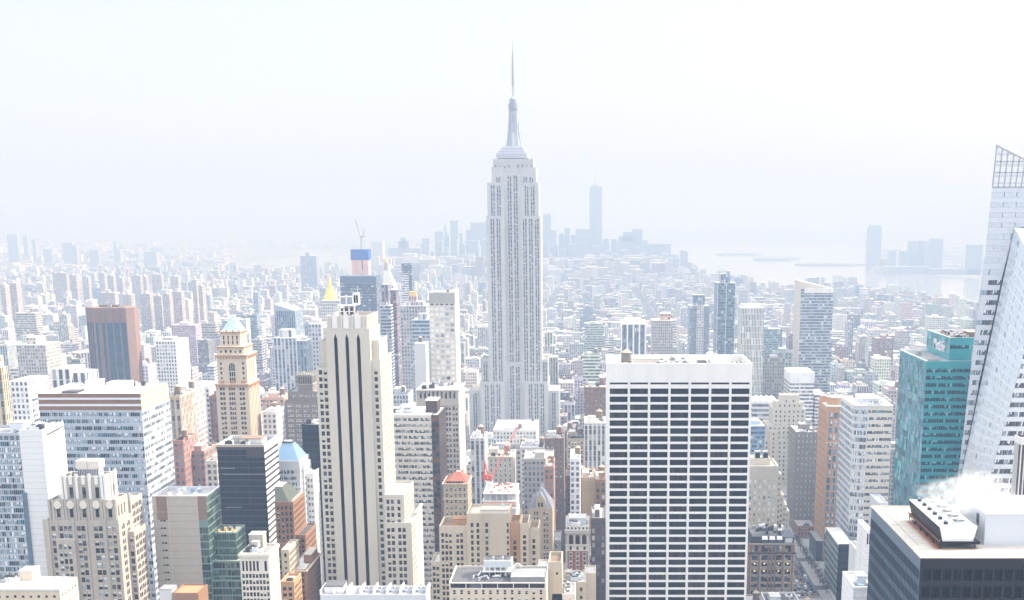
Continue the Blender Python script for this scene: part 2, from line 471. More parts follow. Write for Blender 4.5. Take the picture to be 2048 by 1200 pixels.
class Tower:
    """one building: an Empty at its base, walls, roofs, windows and roof gear as its parts"""
    def __init__(self, name, label, cat, x, y, group=None, vbot=1210, ulim=(-5, 2053)):
        self.root = tag(empty(name, (x, y, 0)), label, cat, group)
        self.L = (x, y, 0)
        self.wall, self.roof, self.roofs, self.wins = MB(), MB(), [], []
        self.vbot, self.ulim = vbot, ulim
        self.rnd = random.Random(name + label)
    def openings(self, fr, rot, cs, rs, dep, wset, wall):
        for a, b in cs:
            for c, d in rs:
                self.wall.poly([fr(a, 0, c), fr(a, dep, c), fr(a, dep, d), fr(a, 0, d)], wall)
                self.wall.poly([fr(b, dep, c), fr(b, 0, c), fr(b, 0, d), fr(b, dep, d)], wall)
                self.wall.poly([fr(a, 0, c), fr(b, 0, c), fr(b, dep, c), fr(a, dep, c)], wall)
                self.wall.poly([fr(a, dep, d), fr(b, dep, d), fr(b, 0, d), fr(a, 0, d)], wall)
                self.pane(fr, rot, (a + b) / 2, (c + d) / 2, b - a, d - c, dep - 0.04, wset)
    def pane(self, fr, rot, s, z, w, h, dep, wset):
        p = fr(s, dep, z)
        self.wins.append((p, rot, w, h, wset, self.rnd.randrange(len(WSETS[wset]))))
    def punched(self, fr, W, rot, z0, z1, cs, rs, wall, wset, dep=0.4):
        mb = self.wall
        cs = sorted(c for c in cs if c[0] > 0.02 and c[1] < W - 0.02)
        rs = sorted(r for r in rs if r[0] > z0 + 0.02 and r[1] < z1 - 0.02)
        z = z0
        for c, d in rs:
            fquad(mb, fr, 0, W, z, c, wall)
            s = 0
            for a, b in cs:
                fquad(mb, fr, s, a, c, d, wall); s = b
            fquad(mb, fr, s, W, c, d, wall)
            z = d
        fquad(mb, fr, 0, W, z, z1, wall)
        self.openings(fr, rot, cs, rs, dep, wset, wall)
    def block(self, x0, x1, y0, y1, z0, z1, wall, roof='roof_white', spec=None, sides='fr', parapet=1.0, pw=0.5, zvis=None, cap=None):
        """SPEC: fh, ww, wh, bay, group, gap, margin, top, wset, dep, sill (or a dict of these per side)"""
        for sd in 'frlb':
            fr, W, rot = frame(sd, x0, x1, y0, y1)
            sp = spec.get(sd, None) if spec and any(k in spec for k in 'frlb') else (spec if sd in sides else None)
            if sp and W > 2:
                zl = max(z0, zvis if zvis is not None else z0)
                if zl > z0: fquad(self.wall, fr, 0, W, z0, zl, wall)
                fh, wh = sp['fh'], sp['wh']
                top = z1 - sp.get('top', 2.0)
                rs = []
                z = top - wh
                while z > zl + 0.3:
                    rs.append((z, z + wh)); z -= fh
                cs = sp['cols'](W) if 'cols' in sp else cols(W, sp['bay'], sp['ww'], sp.get('margin'), sp.get('group', 1), sp.get('gap', 0.4))
                self.punched(fr, W, rot, zl, z1, cs, rs, wall, sp['wset'], sp.get('dep', 0.4))
                if sp.get('pier'):                           # proud piers between the columns of openings
                    pwid, proud, pm = sp['pier']
                    edges = [0] + [x for c in cs for x in c] + [W]
                    for i in range(0, len(edges), 2):
                        m_, g_ = (edges[i] + edges[i + 1]) / 2, edges[i + 1] - edges[i]
                        if g_ > pwid * 0.6:
                            w_ = min(pwid, g_) / 2
                            fbox(self.wall, fr, m_ - w_ + 0.003, m_ + w_ - 0.003, zl, z1 - 0.01, -proud, 0, pm or wall)
            else:
                fquad(self.wall, fr, 0, W, z0, z1, wall)
        self.flat(x0, x1, y0, y1, z1, wall if cap is None else cap, roof, parapet, pw)
    def flat(self, x0, x1, y0, y1, z1, wall, roof, parapet=1.0, pw=0.5):
        if parapet <= 0:
            self.roofs.append(MB()); self.roofs[-1].poly([(x0, y0, z1), (x1, y0, z1), (x1, y1, z1), (x0, y1, z1)], roof); return
        a, b, c, d = x0 + pw, x1 - pw, y0 + pw, y1 - pw
        o = [(x0, y0), (x1, y0), (x1, y1), (x0, y1)]; i_ = [(a, c), (b, c), (b, d), (a, d)]
        for k in range(4):
            j = (k + 1) % 4
            self.wall.poly([(*o[k], z1), (*o[j], z1), (*i_[j], z1), (*i_[k], z1)], wall)
            self.wall.poly([(*i_[k], z1), (*i_[j], z1), (*i_[j], z1 - parapet), (*i_[k], z1 - parapet)], wall)
        self.roofs.append(MB()); self.roofs[-1].poly([(*p, z1 - parapet) for p in i_], roof)
    def part(self, name, mb, parent=None, kind=None, label=None):
        o = mb.build(name, parent or self.root, self.L, kind)
        if label and o: o['label'] = label
        return o
    def bulkhead(self, x0, x1, y0, y1, z0, z1, wall='concrete_pale', roof='roof_white', name='bulkhead', eave=0.0):
        m = MB(); m.box(x0, x1, y0, y1, z0, z1, wall)
        m.box(x0 - eave - 0.15, x1 + eave + 0.15, y0 - eave - 0.15, y1 + eave + 0.15, z1 + 0.003, z1 + 0.35, roof, bottom=True)
        return self.part(name, m)
    def air_handler(self, x, y, z, w=3.0, d=2.4, h=1.8, mat='metal_grey'):
        m = MB(); m.box(x - w / 2, x + w / 2, y - d / 2, y + d / 2, z + 0.3, z + h, mat, bottom=True)
        m.box(x - w / 2 + .2, x - w / 2 + .5, y - d / 2, y + d / 2, z, z + 0.3, 'metal_dark'); m.box(x + w / 2 - .5, x + w / 2 - .2, y - d / 2, y + d / 2, z, z + 0.3, 'metal_dark')
        m.cyl(x, y, z + h, z + h + 0.35, min(w, d) * 0.36, min(w, d) * 0.36, 'metal_dark', 12)
        return self.part('air_handler', m)
    def tank(self, x, y, z, r=2.2, h=4.0, leg=2.6, wood='wood_tank', cone='tank_cone'):
        t = MB(); t.cyl(x, y, z + leg, z + leg + h, r, r * 0.96, wood, 14)
        for k in range(1, 5): t.cyl(x, y, z + leg + h * k / 5, z + leg + h * k / 5 + 0.12, r * 1.015, r * 1.015, 'frame_dark', 14)
        o = self.part('water_tank', t)
        c = MB(); c.cyl(x, y, z + leg + h, z + leg + h * 1.42, r * 1.1, 0.0, cone, 14); self.part('tank_roof', c, o)
        g = MB()
        for dx, dy in ((-1, -1), (1, -1), (1, 1), (-1, 1)):
            g.bar((x + dx * r * .7, y + dy * r * .7, z), (x + dx * r * .7, y + dy * r * .7, z + leg), 0.35, 'metal_dark')
        g.box(x - r, x + r, y - r, y + r, z + leg - 0.4, z + leg - 0.05, 'metal_dark', bottom=True)
        for dx in (-1, 1):
            g.bar((x + dx * r * .7, y - r * .7, z), (x + dx * r * .7, y + r * .7, z + leg - .4), 0.15, 'metal_dark')
            g.bar((x - r * .7, y + dx * r * .7, z), (x + r * .7, y + dx * r * .7, z + leg - .4), 0.15, 'metal_dark')
        self.part('tank_stand', g, o)
        return o
    def clutter(self, x0, x1, y0, y1, z, n, seed=0):
        rnd = random.Random(seed + int(x0 * 7))
        for i in range(n):
            w, d, h = rnd.uniform(1.5, 4), rnd.uniform(1.5, 3.5), rnd.uniform(1.0, 2.6)
            if x1 - x0 < w + 1 or y1 - y0 < d + 1: continue
            self.air_handler(rnd.uniform(x0 + w / 2, x1 - w / 2), rnd.uniform(y0 + d / 2, y1 - d / 2), z, w, d, h, rnd.choice(['metal_grey', 'metal_white', 'metal_panel_pale', 'metal_dark']))
    def done(self):
        self.part('wall', self.wall)
        for r in [self.roof] + self.roofs: self.part('roof', r)
        def size(w):
            (x, y, z), rot, ww, hh, _, _ = w
            u, v = proj(x, y, z)
            if not (self.ulim[0] < u < self.ulim[1]) or v > self.vbot or v < 0: return -1
            f = 1.0 if rot == 0 else min(1.0, abs(x) / y)
            return ww * hh * f / (y * y)
        order = sorted(self.wins, key=size, reverse=True)
        keep = [w for w in order[:100] if size(w) > 0]
        rest = order[len(keep):]
        for (p, rot, w, h, ws, i) in keep:
            o = bpy.data.objects.new('window', WSETS[ws][i][0])
            o.parent = self.root
            o.location = (p[0] - self.L[0], p[1] - self.L[1], p[2])
            o.rotation_euler = (0, 0, rot); o.scale = (w, 1, h)
            COL.objects.link(o)
        if rest:
            g = MB()
            for (p, rot, w, h, ws, i) in rest:
                src = WSETS[ws][i][1]
                c, s = math.cos(rot), math.sin(rot)
                n = len(g.v)
                for (x, y, z) in src.v:
                    x *= w; g.v.append((p[0] + c * x - s * y, p[1] + s * x + c * y, p[2] + z * h))
                for f, m in zip(src.f, src.m):
                    g.f.append(tuple(k + n for k in f)); g.m.append(g.mi(src.mats[m]))
            self.part('glazing', g, kind='stuff')
        return self

window_set('sash', 1, 2, 'frame_brown', (0.12, 0.07), (('glass_dark', 6), ('glass_mid', 2), ('glass_brown', 2)), 0.5, ('blind', 'blind', 'blind_bright', 'blind_dull'), seed=3, n=14)
window_set('sash_white', 1, 2, 'frame_white', (0.14, 0.08), (('glass_dark', 6), ('glass_mid', 3), ('glass_sky', 1)), 0.4, ('blind', 'blind_bright', 'blind_dull'), seed=4, n=12)
window_set('sash_lit', 1, 2, 'frame_dark', (0.1, 0.07), (('glass_dark', 3), ('glass_mid', 2), ('glass_pale', 3)), 0.75, ('blind_bright', 'blind'), seed=5, n=12)
window_set('sash_deco', 1, 2, 'frame_brown', (0.1, 0.08), (('glass_dark', 5), ('glass_mid', 3), ('glass_sky', 2)), 0.55, ('blind_bright', 'blind', 'blind_bright'), seed=6, n=14)
window_set('plate_black', 7, 1, 'metal_black', (0.006, 0.02), (('glass_black', 7), ('glass_dark', 3), ('glass_brown', 2)), 0.0, tilt=0.02, seed=7, n=12)
window_set('plate_dark', 2, 1, 'frame_dark', (0.04, 0.05), (('glass_dark', 6), ('glass_mid', 3)), 0.15, ('blind', 'blind_dull'), seed=8, n=10)
window_set('ribbon_sky', 6, 1, 'metal_panel_pale', (0.015, 0.03), (('glass_sky', 5), ('glass_pale', 4), ('glass_mid', 3), ('glass_petrol', 2), ('glass_dark', 1)), 0.25, ('blind_bright', 'glass_pale'), tilt=0.05, seed=9, n=16)
window_set('ribbon_sky_dark', 6, 1, 'metal_panel_pale', (0.015, 0.03), (('glass_petrol', 2), ('glass_mid', 2), ('glass_dark', 2), ('glass_sky', 5), ('glass_blue_light', 2)), 0.3, ('blind_bright', 'glass_sky'), tilt=0.05, seed=10, n=16)
window_set('ribbon_grey', 5, 1, 'frame_grey', (0.02, 0.05), (('glass_mid', 4), ('glass_dark', 3), ('glass_sky', 4), ('glass_green_light', 2)), 0.35, ('blind_bright', 'blind'), tilt=0.04, seed=11, n=14)
window_set('ribbon_brown', 4, 1, 'frame_dark', (0.02, 0.05), (('glass_brown', 5), ('glass_dark', 3), ('glass_mid', 1)), 0.0, tilt=0.03, seed=12)
window_set('teal_vision', 7, 1, 'glass_teal_spandrel', (0.02, 0.03), (('glass_black', 5), ('glass_dark', 5), ('glass_petrol', 1)), 0.3, ('glass_teal', 'glass_teal_light'), tilt=0.03, seed=13, n=16)
window_set('teal_mirror', 5, 1, 'glass_teal_spandrel', (0.012, 0.02), (('glass_teal', 4), ('glass_teal_light', 5), ('glass_petrol', 3), ('glass_blue_light', 6), ('glass_sky', 2)), 0.0, tilt=0.12, seed=14, n=18)
window_set('green', 3, 1, 'frame_green', (0.02, 0.04), (('glass_green', 6), ('glass_green_light', 2), ('glass_dark', 3)), 0.2, ('glass_green_light',), tilt=0.08, seed=15, n=14)
window_set('petrol', 1, 1, 'frame_dark', (0.03, 0.08), (('glass_petrol', 5), ('glass_blue', 2), ('glass_dark', 2)), 0.0, tilt=0.03, seed=16)
window_set('blue', 2, 1, 'frame_grey', (0.04, 0.05), (('glass_blue', 4), ('glass_blue_light', 3), ('glass_sky', 2)), 0.15, ('blind_bright',), tilt=0.04, seed=17, n=12)
window_set('pale_square', 1, 1, 'frame_white', (0.05, 0.05), (('glass_pale', 5), ('glass_sky', 2), ('blind_bright', 3)), 0.3, ('blind_bright',), tilt=0.03, seed=18)
window_set('black_plate', 3, 1, 'metal_black', (0.012, 0.03), (('glass_black', 8), ('glass_dark', 3)), 0.0, tilt=0.03, seed=19, n=16)
window_set('slate_vision', 1, 1, 'metal_dark', (0.05, 0.04), (('glass_black', 6), ('glass_dark', 3), ('glass_brown', 1)), 0.35, ('blind_dull', 'blind'), seed=20, n=12)
window_set('amber', 2, 1, 'metal_bronze', (0.03, 0.05), (('glass_amber', 4), ('glass_brown', 4), ('glass_dark', 2)), 0.0, tilt=0.06, seed=21)
window_set('slot', 1, 1, 'metal_black', (0.02, 0.01), (('glass_black', 1),), 0.0, seed=22, n=3)
window_set('arch_dark', 1, 3, 'frame_dark', (0.1, 0.03), (('glass_dark', 5), ('glass_mid', 1)), 0.0, seed=23)
window_set('pale_ribbon', 6, 1, 'frame_white', (0.012, 0.04), (('glass_mid', 5), ('glass_sky', 4), ('glass_dark', 3)), 0.3, ('blind_bright', 'blind'), tilt=0.04, seed=24, n=14)
window_set('crystal', 5, 1, 'metal_panel_pale', (0.02, 0.04), (('glass_dark', 5), ('glass_mid', 3), ('glass_brown', 1), ('glass_sky', 2)), 0.2, ('blind_bright',), tilt=0.03, seed=25, n=14)
window_set('pale_mirror', 4, 1, 'metal_panel_pale', (0.02, 0.04), (('glass_pale', 14), ('glass_sky', 1)), 0.0, ('blind_bright',), tilt=0.03, seed=26, n=14)
window_set('loft', 2, 2, 'frame_dark', (0.05, 0.06), (('glass_dark', 5), ('glass_mid', 3), ('glass_sky', 1)), 0.3, ('blind', 'blind_dull', 'blind_bright'), seed=27, n=12)
# ------------------------------------------------------------------ the buildings one can name by sight
HERO = []                                  # footprints and sight lines kept free of the lesser blocks
def keep_clear(x0, x1, y0, y1):
    HERO.append((x0 - 2, x1 + 2, y0 - 2, y1 + 2))
def px(u0, u1, v, Y):
    return U2X(u0, v, Y), U2X(u1, v, Y), V2Z(v, Y)
def sc(Y): return Y / 2690.0
def tower(name, label, cat, u0, u1, v, Y, depth, vbot, group=None):
    x0, x1, z = px(u0, u1, v, Y)
    t = Tower(name, label, cat, (x0 + x1) / 2, Y + depth / 2, group, vbot)
    keep_clear(x0, x1, Y, Y + depth)
    t.box = (x0, x1, Y, Y + depth, z)
    t.zvis = max(0, V2Z(vbot, Y) - 12)
    return t
def at_cols(list_px, width_px):
    return lambda W: [(a / width_px * W, b / width_px * W) for a, b in list_px]

# ---- white grid slab (front centre right)
def white_grid_tower():
    Y, D = 590, 39
    t = tower('office_tower', 'white flat topped slab with wide black window bands in seven columns', 'office tower', 1213, 1505, 727, Y, D, 1205)
    x0, x1, y0, y1, z = t.box
    W = x1 - x0; k = W / 292
    cs = [(6.7 + 40.8 * i, 6.7 + 40.8 * i + 35.9) for i in range(7)]
    colf = at_cols(cs, 292)
    zz = V2Z(765, Y) ; fh = 16.35 * sc(Y); wh = 11.5 * sc(Y)
    # blank head panel, louvre slit, then the storeys
    for sd in 'frlb':
        fr, w, rot = frame(sd, x0, x1, y0, y1)
        z2 = V2Z(772, Y); slit = V2Z(769, Y)
        if sd in 'fr':
            cc = colf(w) if sd == 'f' else cols(w, 8.9, 7.85, 1.2)
            t.punched(fr, w, rot, z2, z, cc, [(slit, V2Z(765, Y))], 'travertine', 'slot', 0.8)
            rs, q = [], V2Z(777, Y)
            while q - wh > 2: rs.append((q - wh, q)); q -= fh
            t.punched(fr, w, rot, 0, z2, cc, rs, 'travertine', 'plate_black', 0.3)
            ed = [0] + [a for c in cc for a in c] + [w]
            for i in range(2, len(ed) - 2, 2):
                a, b = ed[i], ed[i + 1]
                fbox(t.wall, fr, a + .12, b - .12, 0, z - 0.02, -0.22, 0, 'travertine')
                for s in (a - 1.2, b + .9): fbox(t.wall, fr, s, s + .3, V2Z(762, Y), z - .02, -0.06, 0, 'travertine')
        else:
            fquad(t.wall, fr, 0, w, 0, z, 'travertine')
    t.flat(x0, x1, y0, y1, z, 'travertine', 'roof_sand', 3.2, 0.9)
    zr = z - 3.2
    def rp(u, v):                                   # a spot on the roof seen at u, v
        yy = V2Y(v, zr); return U2X(u, v, yy), yy
    a, b = rp(1263, 724), rp(1309, 716)
    t.bulkhead(a[0], b[0], y0 + 4, y0 + 13, zr, zr + 4.6, 'limestone_pale', 'roof_white')
    t.bulkhead(x0 + 22.5, x0 + 26, y0 + 4, y0 + 8, zr, zr + 3.4, 'limestone_pale', 'roof_white')
    t.tank(x0 + 9.2, y0 + 16, zr, 2.4, 4.0, 2.6, 'wood_tank_grey')
    t.bulkhead(x0 + 47, x0 + 55, y0 + 9, y0 + 22, zr, zr + 3.4, 'metal_white', 'roof_white', 'plant_room')
    m = MB()
    for i in range(9): m.box(x0 + 42 + i * .45, x0 + 42.3 + i * .45, y0 + 5, y0 + 24, zr + .3, zr + 2.2, 'metal_dark')
    t.part('louvre_pit', m)
    m = MB()
    for i in range(6): m.box(x0 + 57 + i * 1.05, x0 + 57.5 + i * 1.05, y0 + 4, y0 + 26, zr + .2, zr + 1.2, 'metal_dark' if i % 2 else 'metal_white')
    t.part('pipe_rack', m)
    t.clutter(x0 + 15, x1 - 22, y0 + 18, y1 - 4, zr, 7, 3)
    t.clutter(x0 + 28, x1 - 26, y0 + 4, y0 + 16, zr, 4, 9)
    m = MB(); m.bar((x0 + 30, y0 + 20, zr), (x0 + 30, y0 + 20, zr + 7), .25, 'metal_grey'); t.part('mast', m)
    t.done()
white_grid_tower()

# ---- cream stepped tower with three black stripes
def striped_tower():
    Y, D = 610, 34
    t = tower('stone_tower', 'cream stepped stone tower with three tall black window stripes and crown', 'tower', 632, 761, 735, Y, 38, 1175)
    s = sc(Y)
    wall = 'limestone_cream'
    W1 = dict(fh=13.95 * s, ww=1.55, wh=2.05, bay=3.6, group=1, wset='sash', dep=.35, top=1.6)
    x0, x1, z = px(632, 761, 735, Y)
    # lower shaft, windows in pairs at both shoulders; stripes are cut right through the middle
    zc = V2Z(631, Y)
    cx0, cx1, _ = px(652, 735, 631, Y - 1.2)
    bx0, bx1, _ = px(651, 739, 660, Y - 1.2)
    stripe = [(667.5, 674.5), (690.2, 697), (713, 720)]
    sx = [(U2X(a, 675, Y - 1.2), U2X(b, 675, Y - 1.2)) for a, b in stripe]
    yb = Y - 1.2
    fr, W, rot = frame('f', bx0, bx1, yb, Y + 30)
    zs = V2Z(676, yb)
    cs = [(a - bx0, b - bx0) for a, b in sx]
    rs = [(z_, z_ + 11.4) for z_ in [12 + 11.4 * i for i in range(int((zs - 12) / 11.4))]]
    top = rs[-1][1]
    t.punched(fr, W, rot, 0, V2Z(657, yb), cs, [(12, top)], wall, 'slot', 0.9)
    t.wins = []
    for a, b in cs:                                                     # each stripe a column of tall dark bays
        for c, d in rs: t.pane(fr, rot, (a + b) / 2, (c + d) / 2, b - a, d - c, .86, 'slot')
        t.wall.poly([fr(a, -0.02, top), fr(b, -0.02, top), fr((a + b) / 2, -0.02, top + 2.6)], 'glass_black')
    # the crown with its pale ribs
    zb = V2Z(657, yb)
    t.wall.poly([(bx0, yb, zb), (bx1, yb, zb), (bx1, yb + 1, zb + .7), (bx0, yb + 1, zb + .7)], wall)
    t.block(cx0, cx1, yb + .5, Y + 26, zb, zc, 'limestone_pale', 'roof_brown', parapet=2.0)
    fr2, W2, _ = frame('f', cx0, cx1, yb + .5, Y + 26)
    for i in range(15):
        q = W2 * (i + .5) / 15
        fbox(t.wall, fr2, q - .28, q + .28, zb, zc + (.5 if i % 2 else 0), -.45, 0, 'limestone_pale')
    for a, b in sx:
        q = (a + b) / 2 - cx0
        fbox(t.wall, fr2, q - 1.25, q + 1.25, zb, zb + 5.5, -.8, 0, 'travertine')
        t.wall.poly([fr2(q - 1.25, -.8, zb + 5.5), fr2(q + 1.25, -.8, zb + 5.5), fr2(q, -.8, zb + 8)], 'travertine')
    fr3, W3, _ = frame('r', cx0, cx1, yb + .5, Y + 26)
    for i in range(12):
        q = W3 * (i + .5) / 12
        fbox(t.wall, fr3, q - .3, q + .3, zb - 8, zc + (.4 if i % 2 else 0), -.4, 0, 'limestone_pale')
    for k in 'rlb':
        f_, w_, _ = frame(k, bx0, bx1, yb, Y + 28); fquad(t.wall, f_, 0, w_, 0, zb, wall)
    # shoulders
    def shoulder(u0, u1, v, d, spec, off=0.0, roof='roof_sand', sides='frl', z0=0):
        a, b, zz = px(u0, u1, v, Y + off)
        t.block(a, b, Y + off, Y + off + d, z0, zz, wall, roof, spec, sides, 1.0, .4, zvis=max(z0, t.zvis))
        return a, b, zz
    wl_, wr_ = bx0 - x0, x1 - bx1
    # main shaft left and right of the bay
    frf, Wf, rotf = frame('f', x0, bx0, Y, Y + 34)
    zsh = V2Z(735, Y)
    k = [(16.3 / 14.0, 1)]
    def pairs(left):
        return [(left, left + 1.55), (left + 2.25, left + 3.8)]
    spl = dict(W1); spl['cols'] = lambda W: pairs(1.15); spl['top'] = 1.2
    spr = dict(W1, bay=3.3, ww=1.5)
    t.block(x0, bx0 - .003, Y, Y + 34, 0, zsh, wall, 'roof_sand', {'f': spl, 'l': spr}, parapet=.8, pw=.3, zvis=t.zvis)
    xr = U2X(761, 735, Y)
    sprf = dict(W1); sprf['cols'] = lambda W: pairs(W - 5.2); sprf['top'] = 1.2
    t.block(bx1 + .003, xr, Y, Y + 34, 0, V2Z(718, Y + 2), wall, 'roof_sand', {'f': dict(sprf, top=1.2 + (V2Z(718, Y + 2) - zsh)), 'r': spr}, parapet=.8, pw=.3, zvis=t.zvis)
    # upper shoulders with tall dark slots
    a, b, zz = px(639.5, 651, 681, Y + 3)
    slot = dict(fh=60, ww=1.25, wh=12.0, bay=2.6, wset='arch_dark', dep=.4, top=3.3, cols=lambda W: [(W * .46, W * .46 + 1.3)])
    t.block(a, bx0 - .006, Y + 3, Y + 28, zsh - 1, zz, wall, 'roof_sand', {'f': slot}, parapet=.8, pw=.3)
    a, b, zz = px(739, 758, 680, Y + 3)
    slot = dict(slot, cols=lambda W: [(W * .12, W * .12 + 1.3)])
    t.block(bx1 + .006, b, Y + 3, Y + 27, zsh - 1, zz, wall, 'roof_sand', {'f': slot}, parapet=.8, pw=.3)
    # low wings stepping out to the west
    a2, b2, z2 = px(770.5, 808, 989, Y - 3)
    wg = dict(W1, top=2.5); wg['cols'] = lambda W: [(.9, 2.3), (3.0, 4.4), (6.0, 7.4)]
    t.block(xr + .01, b2, Y - 3, Y + 30, 0, z2, wall, 'roof_white', {'f': wg, 'r': spr}, parapet=1.0, zvis=t.zvis)
    a3, b3, z3 = px(769, 823, 1045, Y - 5)
    wg2 = dict(W1, top=2.6); wg2['cols'] = lambda W: [(1.0, 2.5), (3.1, 4.6), (6.2, 7.7), (8.3, 9.8)]
    t.block(U2X(769, 1045, Y - 5), b3, Y - 5, Y + 30, 0, z3, wall, 'roof_white', {'f': wg2, 'r': spr}, parapet=.9, zvis=t.zvis)
    a4, b4, z4 = px(823, 831, 1025, Y + 12)
    t.block(b3 + .01, b4, Y + 10, Y + 34, 0, z4, wall, 'roof_white', {'f': spr, 'r': spr}, parapet=.9, zvis=t.zvis)
    a5, b5, z5 = px(808, 817, 1023, Y + 6)
    # rooftop frame house and tank room
    zr = zc - 2
    m = MB()
    fx0, fx1, _ = px(678, 709, 632, Y + 6)
    ztop = V2Z(612, Y + 6)
    m.box(fx0 + .8, fx1 - .8, Y + 7, Y + 17, zr, ztop - 1.2, 'metal_bronze', bottom=True)
    for q in (0, .33, .66, 1):
        xq = fx0 + (fx1 - fx0) * q
        m.box(xq - .3, xq + .3, Y + 6, Y + 6.6, zr, ztop, 'metal_white')
    m.box(fx0 - .6, fx1 + .6, Y + 5.6, Y + 19, ztop, ztop + .5, 'metal_white', 'roof_white', bottom=True)
    m.box(fx0 - .3, fx1 + .3, Y + 5.8, Y + 6.1, zr + 3.2, zr + 3.6, 'metal_white', bottom=True)
    t.part('roof_house', m)
    gx0, gx1, gz = px(680, 716, 594, Y + 10)
    m = MB(); m.box(gx0, gx1 - 1.5, Y + 10, Y + 18, ztop + .5, gz, 'metal_silver', 'roof_white')
    for q in (0, .35, .7, .98):
        m.box(gx0 + (gx1 - gx0) * q - .25, gx0 + (gx1 - gx0) * q + .25, Y + 9.6, Y + 9.9, ztop + .5, gz + .8, 'metal_white')
    m.box(gx1 - 2.3, gx1 + .2, Y + 9.5, Y + 14, ztop + .5, gz + 1.8, 'metal_white', 'roof_white')
    for q in (gx1 - 1.9, gx1 - .8): m.box(q, q + .8, Y + 9.42, Y + 9.49, ztop + 1.2, gz + .9, 'glass_black')
    t.part('tank_house', m)
    m = MB(); m.bar((gx1 - .5, Y + 12, gz + 1), (gx1 - .5, Y + 12, gz + 5), .15, 'metal_white'); t.part('mast', m)
    m = MB()
    for i in range(9):
        xx = cx0 + 1 + i * 2.1
        m.box(xx, xx + 1.4, Y + 2, Y + 4.5, zr, zr + random.uniform(.8, 2.2), random.choice(['rust', 'metal_bronze', 'metal_white', 'metal_dark']))
    t.part('roof_gear', m)
    t.done()
striped_tower()

